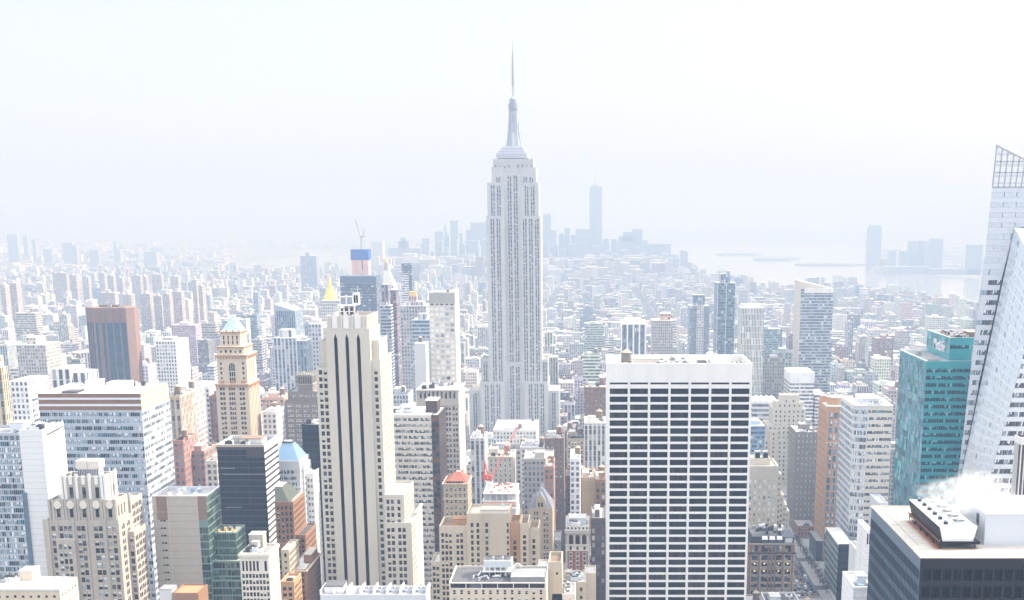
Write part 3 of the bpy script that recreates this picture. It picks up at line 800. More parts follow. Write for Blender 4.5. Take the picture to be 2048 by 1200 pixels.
# ---- the tall landmark tower with spire
def landmark():
    Y = 1300
    s = sc(Y)
    t = tower('landmark_skyscraper', 'tallest pale limestone skyscraper with stepped top and long antenna spire', 'skyscraper', 972, 1082, 432, Y, 44, 850)
    wall = 'limestone_esb'
    cxm = U2X(1027, 432, Y)
    def span(u0, u1, v, y): return px(u0, u1, v, y)
    fh = 3.75
    def strips(W, z0, z1, fr, rot, groups, top=2.5, base=0):
        """window columns parted by light piers: SPANDREL panels between the panes"""
        for (a, b) in groups:
            t.wall.poly([fr(a, 0, base or z0), fr(a, .5, base or z0), fr(a, .5, z1 - top), fr(a, 0, z1 - top)], wall)
            t.wall.poly([fr(b, .5, base or z0), fr(b, 0, base or z0), fr(b, 0, z1 - top), fr(b, .5, z1 - top)], wall)
            t.wall.poly([fr(a, .5, z1 - top), fr(b, .5, z1 - top), fr(b, 0, z1 - top), fr(a, 0, z1 - top)], wall)
            fquad(t.wall, fr, a, b, base or z0, z1 - top, 'spandrel_esb', .5)
            z = z1 - top - 2.3
            while z > (base or z0):
                t.pane(fr, rot, (a + b) / 2, z + 1.0, b - a - .12, 2.05, .42, 'sash_esb')
                z -= fh
    def blockx(x0, x1, y0, y1, z0, z1, pat, sides='frl', top=2.5, roof='roof_grey', base=0):
        for sd in 'frlb':
            fr, W, rot = frame(sd, x0, x1, y0, y1)
            if sd in sides and z1 - z0 > 6:
                g = pat(W, sd)
                g = [c for c in g if c[1] < W - .3]
                e = [0] + [q for c in g for q in c] + [W]
                for i in range(0, len(e), 2): fquad(t.wall, fr, e[i], e[i + 1], z0, z1, wall)
                for c in g:
                    fquad(t.wall, fr, c[0], c[1], z1 - top, z1, wall)
                    if base: fquad(t.wall, fr, c[0], c[1], z0, base, wall)
                strips(W, z0, z1, fr, rot, g, top, base)
            else: fquad(t.wall, fr, 0, W, z0, z1, wall)
        t.flat(x0, x1, y0, y1, z1, wall, roof, .8, .5)
    def grp(W, sd, first=1.6, pw=1.25, ww=1.45, gap=.75, bay=None):
        # pairs of window columns between wide piers
        unit = 2 * ww + gap + 2.1
        n = max(1, int((W - 1.4) / unit)); mg = (W - n * unit + 2.1) / 2
        out = []
        for i in range(n):
            a = mg + i * unit
            out += [(a, a + ww), (a + ww + gap, a + 2 * ww + gap)]
        return out
    one = lambda W, sd: grp(W, sd)
    # main shaft: two flanks and a recessed middle
    z_main, z_728 = V2Z(432, Y), V2Z(763, Y)
    xl, xr, _ = span(972, 1081, 432, Y)
    ml, mr = U2X(1011, 560, Y), U2X(1043, 560, Y)
    blockx(xl, ml, Y, Y + 40, z_728, z_main, one, 'fl')
    blockx(mr, xr, Y, Y + 40, z_728, z_main, one, 'fr')
    blockx(ml, mr, Y + 3.0, Y + 38, V2Z(724, Y), V2Z(345, Y + 3), one, 'f', roof='roof_grey')
    fr, W, rot = frame('f', ml, mr, Y + 1.2, Y + 38)
    blockx(ml + .01, mr - .01, Y + 1.2, Y + 38, 0, V2Z(724, Y), one, 'f', top=4)
    # upper setbacks
    ul, ur, z2 = span(974, 1077, 365, Y + 1.5)
    blockx(ul, ml, Y + 1.5, Y + 38, z_main, z2, one, 'fl')
    blockx(mr, ur, Y + 1.5, Y + 38, z_main, z2, one, 'fr')
    ul, ur, z3 = span(983, 1072, 334, Y + 4)
    blockx(ul, ml, Y + 4, Y + 36, z2, z3, one, 'fl', top=9)
    blockx(mr, ur, Y + 4, Y + 36, z2, z3, one, 'fr', top=9)
    ul, ur, z4 = span(986, 1067, 318, Y + 5)
    sq = lambda W, sd: [(W * (i + .5) / 9 - .5, W * (i + .5) / 9 + .5) for i in range(9)]
    blockx(ul, ur, Y + 5, Y + 34, z2 + 6, z4, lambda W, sd: [], 'f')
    frt, Wt, _ = frame('f', ul, ur, Y + 5, Y + 34)
    for i in range(9):
        q = Wt * (i + .5) / 9
        if abs(q - Wt / 2) > 0: t.pane(frt, 0, q, z4 - 6.5, 1.1, 3.2, -.04, 'sash_esb')
    for i in range(10):
        q = Wt * i / 9
        fbox(t.wall, frt, max(q - .5, 0), min(q + .5, Wt), z4 - 9, z4 + .8, -.5, 0, wall)
    # base tiers and wings
    bl, br, zb = span(960, 1096, 763, Y - 4)
    blockx(bl, ml - 2.0, Y - 4, Y + 50, 0, zb, one, 'fl', roof='roof_white')
    blockx(mr + 2.0, br, Y - 4, Y + 50, 0, zb, one, 'fr', roof='roof_white')
    for (a, b) in ((ml - 2.0, ml), (mr, mr + 2.0)):
        t.wall.box(a, b, Y - 2, Y + 40, 0, zb, wall)
    wl0, wl1, zw = span(963, 975, 717, Y + 4)
    blockx(wl0, xl - .02, Y + 4, Y + 36, zb, zw, one, 'fl')
    wr0, wr1, zw = span(1081, 1096, 719, Y + 4)
    blockx(xr + .02, wr1, Y + 4, Y + 36, zb, zw, one, 'fr')
    a, b, zz = span(938, 961, 781, Y + 2); blockx(a, bl - .02, Y + 2, Y + 50, 0, zz, one, 'fl', roof='roof_sand')
    a, b, zz = span(1096, 1118, 781, Y + 2); blockx(br + .02, b, Y + 2, Y + 50, 0, zz, one, 'fr', roof='roof_sand')
    keep_clear(a - 75, b, Y - 4, Y + 50)
    # metal crown: stepped deck, winged mast, drum and dome
    cy = Y + 20
    m = MB()
    for (u0, u1, va, vb_) in ((994, 1057, 317, 307), (997, 1053, 307, 302), (1004, 1050, 302, 296), (1007, 1046, 296, 293)):
        a, b, z1 = span(u0, u1, vb_, cy); z0 = V2Z(va, cy)
        w = (b - a) / 2
        m.box(a, b, cy - w * .8, cy + w * .8, z0, z1, 'metal_panel_pale', bottom=True)
        for i in range(int(w * 2 / 1.6)): m.box(a + i * 1.6 + .3, a + i * 1.6 + .9, cy - w * .8 - .06, cy - w * .8, z0 + .6, z1 - .5, 'spandrel_esb')
    t.part('crown_deck', m)
    m = MB()
    zs = [(293, 16), (275, 13), (260, 11.5), (243, 10.6), (220, 9.6)]
    rad = [(V2Z(v, cy), h * 2 * s * .5) for v, h in zs]
    for (za, ra), (zb_, rb) in zip(rad, rad[1:]):
        m.cyl(cxm, cy, za, zb_, ra * .92, rb * .92, 'metal_silver', 8)
    for dx, dy in ((1, 0), (-1, 0), (0, 1), (0, -1)):                    # buttress wings, stepped
        for (v0, v1, h) in ((293, 282, 15), (282, 266, 13), (266, 247, 11.3)):
            hw = h * s
            a, b = sorted((cxm + dx * hw - (0 if dx else 1.2), cxm + (dx * 1.0 if dx else 1.2)))
            c, d = sorted((cy + dy * hw - (0 if dy else 1.2), cy + (dy * 1.0 if dy else 1.2)))
            m.box(a, b, c, d, V2Z(v0, cy) - .5, V2Z(v1, cy), 'metal_panel_pale')
    for i in (-1, 0, 1):
        m.box(cxm + i * 1.7 - .5, cxm + i * 1.7 + .5, cy - 6.2, cy - 5.0, V2Z(290, cy), V2Z(224, cy), 'spandrel_blue_grey')
    t.part('mast', m)
    m = MB()
    for (v0, v1, h0, h1) in ((220, 217, 9.6, 10), (217, 209, 9.5, 9.5), (209, 208, 10, 10), (208, 200, 7.6, 7.4), (200, 198, 7.8, 7.6), (198, 193, 6.2, 2.2)):
        m.cyl(cxm, cy, V2Z(v0, cy), V2Z(v1, cy), h0 * s, h1 * s, 'metal_silver', 16)
    t.part('dome', m)
    m = MB()
    for (v0, v1, h0, h1) in ((193, 172, 1.4, 1.1), (172, 150, 2.6, 2.3), (150, 126, 2.2, 1.5), (126, 122, 2.0, 2.0), (122, 100, 1.1, .9), (100, 84, .7, .4)):
        m.cyl(cxm, cy, V2Z(v0, cy), V2Z(v1, cy), h0 * s, h1 * s, 'metal_grey', 8)
    for v in (180, 168, 160, 152, 143, 135, 128, 118, 110):
        z = V2Z(v, cy); m.bar((cxm - 2.2, cy, z), (cxm + 2.2, cy, z), .35, 'metal_grey')
    t.part('antenna', m)
    m = MB()
    for (u, v, h) in ((988, 318, 6), (997, 307, 5), (1008, 300, 5), (1046, 299, 5), (1055, 309, 5), (1066, 318, 5), (1070, 366, 5), (1062, 362, 6)):
        p = at(u, v, cy - 12); m.bar(p, (p[0], p[1], p[2] + h), .4, 'metal_white')
    t.part('aerial', m)
    t.done()
window_set('sash_esb', 1, 2, 'frame_grey', (0.12, 0.08), (('glass_dark', 1), ('glass_mid', 5), ('glass_sky', 3)), 0.4, ('blind_bright', 'blind_dull', 'blind'), seed=41, n=14)
landmark()

# ---- foreground art deco tower at the left
def deco_tower():
    Y = 540; s = sc(Y)
    t = tower('deco_tower', 'grey cream stepped building with scalloped parapets and white roof box', 'tower', 86, 238, 1041, Y, 16, 1205)
    wall = 'limestone_grey'
    W1 = dict(fh=15.85 * s, ww=1.55, wh=2.15, bay=3.9, group=2, gap=.35, wset='sash_deco', dep=.35, top=2.4)
    x0, x1, z = px(86, 238, 1041, Y)
    cz = [(365, 393), (420, 446), (452, 477), (483, 508), (543, 570), (574, 600), (660, 692), (696, 722), (755, 782), (790, 816)]
    spec = dict(W1, cols=at_cols([(a - 312, b - 312) for a, b in cz], 530))
    t.block(x0, x1, Y, Y + 15, 0, z, wall, 'roof_grey', {'f': spec, 'r': dict(W1, bay=5)}, parapet=1.2, zvis=None)
    fr, W, rot = frame('f', x0, x1, Y, Y + 15)
    k = W / 530
    for a, b, d in ((312, 352, .6), (400, 412, .5), (514, 528, .5), (606, 618, .6), (735, 747, .5), (826, 842, .7)):
        fbox(t.wall, fr, max((a - 312) * k, .01), min((b - 312) * k, W - .01), 0, z + .6, -d, 0, wall)
    # projecting oriel bay
    pb0, pb1 = (398 - 312) * k, (530 - 312) * k
    zb = V2Z(1077, Y)
    bspec = dict(W1, top=2.2, cols=lambda w: [(1.0, 2.4), (2.9, 4.3), (4.8, 6.2)])
    t.block(x0 + pb0, x0 + pb1, Y - 1.3, Y - .005, 0, zb, wall, 'limestone_pale', {'f': bspec}, parapet=0)
    # second tier, five dark slots between fluted piers
    a, b, z2 = px(95, 232, 1000, Y + 1)
    zz = z - 1.2
    sl = lambda us, u0, u1, w: at_cols([(u - w / 2 - u0, u + w / 2 - u0) for u in us], u1 - u0)
    s2 = dict(fh=40, ww=1, wh=V2Z(1014, Y) - V2Z(1036, Y), wset='arch_dark', dep=.5, top=z2 - V2Z(1014, Y), cols=sl((405, 497, 588, 680, 772), 335, 820, 26))
    s2r = dict(s2, cols=lambda w: [(1.5, 2.8), (5, 6.3), (8.6, 9.9)])
    t.block(a, b, Y + 1, Y + 14.5, zz, z2, wall, 'roof_grey', {'f': s2, 'r': s2r}, parapet=1.0)
    fr, W, rot = frame('f', a, b, Y + 1, Y + 14.5)
    k = W / 485
    for u in (345, 372, 440, 460, 530, 550, 622, 642, 715, 735, 808):
        fbox(t.wall, fr, max((u - 335 - 8) * k, .01), min((u - 335 + 8) * k, W - .01), zz, z2 + .4, -.55, 0, 'limestone_grey')
    for u in (405, 497, 588, 680, 772):                                   # rounded stone shields over each slot
        q = (u - 335) * k
        m = [(q + 1.6 * math.cos(i * math.pi / 8), z2 - 1.9 + 1.75 * math.sin(i * math.pi / 8)) for i in range(16)]
        for i in range(16):
            j = (i + 1) % 16
            t.wall.poly([fr(m[i][0], 0, m[i][1]), fr(m[i][0], -.7, m[i][1]), fr(m[j][0], -.7, m[j][1]), fr(m[j][0], 0, m[j][1])], 'limestone_grey')
        t.wall.poly([fr(p, -.7, q2) for p, q2 in m], 'limestone_pale')
    # top tier, three slots
    a, b, z3 = px(120, 211, 953, Y + 2.5)
    s3 = dict(s2, wh=V2Z(977, Y) - V2Z(999, Y), top=z3 - V2Z(977, Y), cols=sl((495, 585, 677), 425, 745, 27))
    t.block(a, b, Y + 2.5, Y + 14, z2 - 1, z3, wall, 'roof_dark', {'f': s3, 'r': dict(s3, cols=lambda w: [(3, 4.4), (7, 8.4)])}, parapet=1.6, pw=.9)
    fr, W, rot = frame('f', a, b, Y + 2.5, Y + 14)
    k = W / 320
    for u in (432, 458, 538, 630, 715, 738):
        fbox(t.wall, fr, max((u - 425 - 9) * k, .01), min((u - 425 + 9) * k, W - .01), z2 - 1, z3 + 1.1, -.6, 0, 'travertine')
    for u in (495, 585, 677):
        fbox(t.wall, fr, (u - 425 - 12) * k, (u - 425 + 12) * k, z3 - 3.4, z3 + .4, -.25, 0, 'travertine')
    fr, W, rot = frame('r', a, b, Y + 2.5, Y + 14)
    for q in (.8, 2.4, 5.5, 9.0, 11): fbox(t.wall, fr, q - .4, min(q + .4, W), z2 - 1, z3 + 1, -.5, 0, 'travertine')
    # white penthouse
    p0, p1, pz = px(150, 197, 922, Y + 6)
    m = MB(); m.box(p0 + .5, p1 - .5, Y + 6.5, Y + 12, z3 - 1.6, pz - 3.4, 'metal_panel_pale')
    for i in range(12): m.box(p0 + .8 + i * .72, p0 + 1.1 + i * .72, Y + 6.4, Y + 6.5, z3 - .6, pz - 3.8, 'metal_dark')
    m.box(p0, p1, Y + 6, Y + 12.6, pz - 3.4, pz, 'limestone_pale', 'roof_white', bottom=True)
    m.box((p0 + p1) / 2 - .1, (p0 + p1) / 2 + .1, Y + 5.95, Y + 6, pz - 3.3, pz, 'frame_grey')
    t.part('penthouse', m)
    m = MB()
    for i in range(5): m.box(a + 1.6 + i * 2.4, a + 3.2 + i * 2.4, Y + 3.6, Y + 5.2, z3 - 1.6, z3 - 1.6 + (1.2 if i % 2 else .7), 'metal_dark' if i % 2 else 'metal_white')
    t.part('roof_gear', m)
    # west wing
    a, b, zw = px(246, 268, 1063, Y + 9)
    t.block(x1 + .01, b, Y + 9, Y + 24, 0, zw, wall, 'roof_white', {'f': dict(W1, bay=3, group=1), 'r': dict(W1, bay=4)}, parapet=1.0)
    a, b, zw = px(238, 262, 1000, Y + 15)
    t.block(x0 + 8, b - .3, Y + 15.01, Y + 30, 0, zw, wall, 'roof_white', {'r': dict(W1, bay=4)}, parapet=1.0)
    keep_clear(x0, x1 + 8, Y, Y + 30)
    t.clutter(a - 12, b - 2, Y + 17, Y + 28, zw - 1, 5, 2)
    t.done()
deco_tower()

# ---- white slab with glass wing at the far left
def slab_left():
    Y = 575; s = sc(Y)
    t = tower('slab_building', 'windowless white slab beside a blue glass wing at the left border', 'office building', -60, 84, 860, Y, 24, 1160)
    x0, x1, z = px(37, 84, 860, Y)
    gx0 = U2X(-60, 860, Y)
    fr, W, rot = frame('r', x0, x1, Y, Y + 24)
    rows = [(q, q + 1.7) for q in [z - 14 - 4.2 * i for i in range(16)]]
    t.punched(fr, W, rot, 0, z, [(3.2, 4.0), (9.0, 9.8), (14.4, 15.2), (18.2, 19)], rows[::2], 'panel_white', 'slate_vision', .3)
    t.punched(frame('f', x0, x1, Y, Y + 24)[0], x1 - x0, 0, 0, z, [], [], 'panel_white', 'slot')
    for sd in 'lb':
        f_, w_, _ = frame(sd, x0, x1, Y, Y + 24); fquad(t.wall, f_, 0, w_, 0, z, 'panel_white')
    t.flat(x0, x1, Y, Y + 24, z, 'panel_white', 'roof_grey', 1.5, .7)
    fbox(t.wall, frame('f', x0, x1, Y, Y + 24)[0], -.9, .9, 0, V2Z(985, Y), -.8, 0, 'granite_slate')
    gz = V2Z(866, Y + 1)
    spec = dict(fh=12.7 * s, ww=5.2, wh=9.6 * s, bay=5.4, margin=.15, wset='ribbon_sky_dark', dep=.2, top=1.2)
    t.block(gx0, x0 - .02, Y + 1, Y + 24, 0, gz, 'spandrel_blue_grey', 'roof_grey', {'f': spec}, parapet=1.2, zvis=t.zvis)
    m = MB()
    for i in range(10):
        xx = gx0 + 14 + i * 2.0
        m.bar((xx, Y + 4, gz - 1.2), (xx + 1, Y + 20, gz + random.uniform(-.6, .8)), .4, random.choice(['metal_dark', 'metal_white', 'metal_grey']))
    t.part('pipe_rack', m)
    t.bulkhead(x0 - 9, x0 - 3, Y + 12, Y + 20, gz - 1.2, gz + 2.6, 'metal_panel_bright')
    t.clutter(x0 + 1.5, x1 - 1.5, Y + 3, Y + 21, z - 1.5, 6, 4)
    t.done()
slab_left()

# ---- low cream block at the bottom left corner
def corner_block():
    Y = 470; s = sc(Y)
    t = tower('stone_block', 'low cream block with grey slab roof at the lower left corner', 'building', -30, 119, 1178, Y, 17, 1205)
    x0, x1, y0, y1, z = t.box
    sp = dict(fh=3.4, ww=1.0, wh=1.0, bay=2.9, wset='sash', dep=.3, top=2.4)
    t.block(x0, x1, y0, y1, 0, z, 'limestone_warm', 'concrete_pale', sp, 'fr', .4, .8, zvis=z - 18)
    t.wall.box(x0 - .25, x1 + .25, y0 - .25, y0 - .003, z - .6, z + .1, 'concrete_pale', bottom=True)
    t.roof.box(x0 + 3, x1 - 2.2, y0 + 2.2, y1 - 2.0, z - .4, z + .55, 'concrete_white')
    for i in range(4): t.roof.box(x0 + 5 + i * 5.2, x0 + 5.5 + i * 5.2, y0 + 2.2, y1 - 2, z + .55, z + .8, 'metal_panel_pale')
    t.bulkhead(x0 + 9, x0 + 14, y0 + 9, y1 - 1, z, z + 4.2, 'limestone_warm')
    t.clutter(x0 + 1, x0 + 8, y0 + 4, y1 - 1, z, 4, 5)
    t.done()
corner_block()

# ---- wide glass block with brown bands
def banded_block():
    Y, D = 660, 44; s = sc(Y)
    t = tower('banded_office', 'wide mirrored glass block with brown bands under its flat white roof', 'office building', 75, 281, 787, Y, D, 1200)
    x0, x1, y0, y1, z = t.box
    W = x1 - x0
    fh = 14.25 * s
    for sd in 'frlb':
        fr, w, rot = frame(sd, x0, x1, y0, y1)
        if sd in 'fr':
            bands = [(787, 795.5), (799.5, 808), (812.5, 820.5)]
            zt = z
            for va, vb_ in bands:
                a, b = V2Z(vb_, Y), V2Z(va, Y)
                if b < zt - .01: fquad(t.wall, fr, 0, w, b, zt, 'metal_panel_bright')
                fquad(t.wall, fr, 0, w, a, b, 'brick_brown' if sd == 'f' else 'brick_sand', .12)
                t.wall.poly([fr(0, .12, b), fr(w, .12, b), fr(w, 0, b), fr(0, 0, b)], 'metal_panel_bright')
                t.wall.poly([fr(0, 0, a), fr(w, 0, a), fr(w, .12, a), fr(0, .12, a)], 'metal_panel_bright')
                zt = a
            rs, q = [], V2Z(825, Y)
            wh = 8.2 * s
            while q - wh > max(0, t.zvis): rs.append((q - wh, q)); q -= fh
            if sd == 'f': cc = [(.25 + i * (w - .5) / 9 + .04, .25 + (i + 1) * (w - .5) / 9 - .04) for i in range(9)]
            else: cc = [(.3 + i * (w - .6) / 8 + .03, .3 + (i + 1) * (w - .6) / 8 - .03) for i in range(8)]
            t.punched(fr, w, rot, 0, zt, cc, rs, 'spandrel_blue_grey' if sd == 'f' else 'metal_panel_bright', 'ribbon_sky_dark' if sd == 'f' else 'ribbon_sky', .15)
        else: fquad(t.wall, fr, 0, w, 0, z, 'metal_panel_bright')
    t.flat(x0, x1, y0, y1, z, 'metal_white', 'roof_white', .5, .35)
    zr = z - .5
    t.bulkhead(x0 + 30, x0 + 40, y0 + 13, y0 + 24, zr, zr + 4.0, 'metal_white', 'roof_white')
    t.bulkhead(x0 + 18, x0 + 23, y0 + 16, y0 + 30, zr, zr + 4.2, 'metal_white', 'roof_white')
    m = MB(); m.box(x0 + 10, x0 + 18, y0 + 5, y0 + 14, zr + .2, zr + .9, 'metal_dark', 'roof_dark', bottom=True); t.part('roof_hatch', m)
    t.clutter(x0 + 3, x1 - 4, y0 + 26, y1 - 3, zr, 8, 6)
    t.done()
banded_block()

# ---- pink brick tower with blue glass strips, chamfered corners
def pink_tower():
    Y = 1240; s = sc(Y)
    t = tower('chamfered_tower', 'pink brick tower with dark blue glass strips and chamfered corners', 'tower', 163, 262, 616, Y, 30, 765)
    x0, x1, y0, y1, z = t.box
    ch = (x1 - x0) * .235
    ch2 = (x1 - x0) * .11
    P = [(x0 + ch, y0), (x1 - ch2, y0), (x1, y0 + ch2 * 1.4), (x1, y1 - ch), (x1 - ch, y1), (x0 + ch, y1), (x0, y1 - ch), (x0, y0 + ch)]
    zg = V2Z(645, Y)
    for i in range(8):
        a, b = Vector(P[i]), Vector(P[(i + 1) % 8])
        d = (b - a); L = d.length; d.normalize(); n = Vector((d.y, -d.x))
        fr = (lambda a, d, n: lambda s_, q, zz: (a.x + d.x * s_ - n.x * q, a.y + d.y * s_ - n.y * q, zz))(a, d, n)
        rot = math.atan2(d.y, d.x)
        if i in (0, 7):
            wide = [(.03, .115), (.23, .315), (.385, .56), (.61, .77), (.83, .98)] if i == 0 else [(.05, .28), (.37, .58), (.68, .92)]
            cc = [(p * L, q * L) for p, q in wide]
            fh = 7.4 * s
            zl = V2Z(800, Y)
            rs, q = [], zg
            while q > zl: rs.append((q - fh + .9, q)); q -= fh
            t.punched(fr, L, rot, 0, z, cc, rs, 'brick_pink', 'petrol', .5)
            for c in cc:
                for r in rs: fquad(t.wall, fr, c[0], c[1], r[0] - .9, r[0], 'glass_petrol', -.01)
            for c in cc: fbox(t.wall, fr, c[0] - .5, c[0] - .02, zg, z - .05, -.25, 0, 'brick_brown')
            for p in ([.16, .33, .57, .78] if i == 0 else [.0, .31, .61]): fbox(t.wall, fr, p * L, p * L + .7, 0, z + .1, -.5, 0, 'brick_pink')
        else: fquad(t.wall, fr, 0, L, 0, z, 'brick_pink')
    t.roof.poly([(*p, z) for p in P], 'roof_brown')
    m = MB(); m.box(x0 + 12, x1 - 12, y0 + 12, y1 - 12, z, z + 2.0, 'brick_brown', 'roof_dark'); t.part('bulkhead', m)
    t.clutter(x0 + 10, x1 - 10, y0 + 6, y0 + 14, z, 3, 6)
    t.done()
pink_tower()

# ---- cream tower with ornate crown and green pyramid
def pyramid_tower():
    Y = 860; s = sc(Y)
    t = tower('pyramid_tower', 'ornate cream tower with pale green copper pyramid roof', 'tower', 431, 494, 765, Y, 27, 885)
    wall = 'limestone_warm'
    W1 = dict(fh=10.0 * s, ww=1.35, wh=2.0, wset='sash', dep=.35, top=1.5)
    a, b, z1 = px(431, 496, 768, Y)
    cc = at_cols([(7.5, 12.5), (13.5, 18), (26, 29.5), (30.5, 34), (35, 38.5), (47, 51.5), (52.5, 57.5)], 65)
    rspec = dict(fh=10.0 * s, ww=1.0, wh=2.3, bay=3.6, wset='sash', dep=.3, top=3.2, pier=(1.1, .5, wall))
    t.block(a, b, Y, Y + 27, 0, z1, wall, 'roof_sand', {'f': dict(W1, cols=cc, top=2.2), 'r': rspec}, parapet=0, zvis=t.zvis)
    fr, W, _ = frame('f', a, b, Y, Y + 27); k = W / 65
    for q in (24.3, 39.5): fbox(t.wall, fr, q * k - .4, q * k + .4, 0, z1, -.35, 0, wall)
    # cornice with rust coloured terracotta scrolls
    def cornice(x0, x1, y0, y1, z, h, out, teeth=True):
        for i, (dz, o) in enumerate(((0, out * .4), (h * .4, out * .8), (h * .7, out))):
            t.wall.box(x0 - o, x1 + o, y0 - o, y1 + o, z + dz, z + dz + h * .3, 'limestone_warm' if i != 1 else 'terracotta', bottom=True)
        if teeth:
            n = int((x1 - x0) / 1.8)
            for i in range(n):
                q = x0 + (i + .5) * (x1 - x0) / n
                t.wall.box(q - .35, q + .35, y0 - out - .25, y0 - out + .1, z - h * .5, z + h * .4, 'terracotta', bottom=True)
            n = int((y1 - y0) / 1.8)
            for i in range(n):
                q = y0 + (i + .5) * (y1 - y0) / n
                t.wall.box(x1 + out - .1, x1 + out + .25, q - .35, q + .35, z - h * .5, z + h * .4, 'terracotta', bottom=True)
    cornice(a, b, Y, Y + 27, z1 - 1.6, 1.8, .8)
    a2, b2, z2 = px(432.5, 492.5, 711, Y + .8)
    sp2 = dict(fh=9.7 * s, ww=1.1, wh=1.9, wset='sash', dep=.3, top=4.2, cols=lambda W: [(W * .1, W * .1 + 1.3), (W * .84, W * .84 + 1.3)])
    t.block(a2, b2, Y + .8, Y + 25, z1, z2, wall, 'roof_sand', {'f': sp2}, parapet=0)
    fr, W, _ = frame('f', a2, b2, Y + .8, Y + 25)
    ab = [(W * .5 - 1.9, z1 + .8)] ; zc_ = V2Z(732, Y)
    pts = [(W * .5 - 1.9, z1 + .6), (W * .5 + 1.9, z1 + .6)] + [(W * .5 + 1.9 * math.cos(i * math.pi / 8), zc_ + 1.9 * math.sin(i * math.pi / 8)) for i in range(9)]
    t.wall.poly([fr(p, -.03, q) for p, q in pts], 'glass_dark')
    for q in (-.65, .65): fbox(t.wall, fr, W * .5 + q - .12, W * .5 + q + .12, z1 + .6, zc_ + 1.5, -.18, 0, 'limestone_pale')
    for q in (z1 + 4.2, z1 + 7.8): fbox(t.wall, fr, W * .5 - 1.9, W * .5 + 1.9, q, q + .5, -.15, 0, 'limestone_pale')
    fbox(t.wall, fr, W * .5 - 2.5, W * .5 - 1.9, z1, zc_, -.4, 0, wall); fbox(t.wall, fr, W * .5 + 1.9, W * .5 + 2.5, z1, zc_, -.4, 0, wall)
    for q in (W * .14, W * .86, W * .5):                                  # scrolled aedicules at the foot
        fbox(t.wall, fr, q - 1.4, q + 1.4, z1 - .2, z1 + 2.2, -.6, 0, 'terracotta')
    frr, Wr, _ = frame('r', a2, b2, Y + .8, Y + 25)
    for i in range(3):
        q = Wr * .3 + i * Wr * .2
        t.wall.poly([frr(p, -.03, zq) for p, zq in [(q - 1, z1 + 3), (q + 1, z1 + 3)] + [(q + math.cos(j * math.pi / 6), z2 - 4.5 + math.sin(j * math.pi / 6)) for j in range(7)]], 'glass_brown')
        fbox(t.wall, frr, q - 1.6, q - 1.05, z1 + 2, z2 - 3, -.4, 0, wall)
    cornice(a2, b2, Y + .8, Y + 25, z2 - 1.2, 1.8, .9)
    a3, b3, z3 = px(434, 487, 694, Y + 2)
    t.block(a3, b3, Y + 2, Y + 24, z2, z3, wall, 'roof_sand', dict(fh=10, ww=1.5, wh=1.9, bay=3.4, wset='sash', dep=.3, top=1.8), 'fr', parapet=.6)
    cornice(a3, b3, Y + 2, Y + 24, z3 - .6, .9, .5)
    a4, b4, z4 = px(440, 479.5, 664, Y + 5)
    t.block(a4, b4, Y + 5, Y + 22, z3 - .6, z4, wall, 'roof_sand', dict(fh=9.6 * s, ww=1.0, wh=2.6, bay=2.6, wset='arch_dark', dep=.4, top=2.4), 'fr', parapet=0)
    cornice(a4, b4, Y + 5, Y + 22, z4 - .7, 1.0, .5)
    for q in (a4, a4 + (b4 - a4) * .33, a4 + (b4 - a4) * .66, b4):
        t.wall.box(q - .3, q + .3, Y + 4.3, Y + 4.9, z4 - .2, z4 + 1.4, 'terracotta')
    cx, cy = (a4 + b4) / 2, Y + 13.5
    zt = V2Z(629, cy)
    m = MB(); m.frustum((a4 + .5, b4 - .5, Y + 5.5, Y + 21.5), z4 + .31, (cx + .2, cx + .8, cy - .3, cy + .3), zt, 'copper_green'); t.part('pyramid_roof', m)
    t.done()
pyramid_tower()

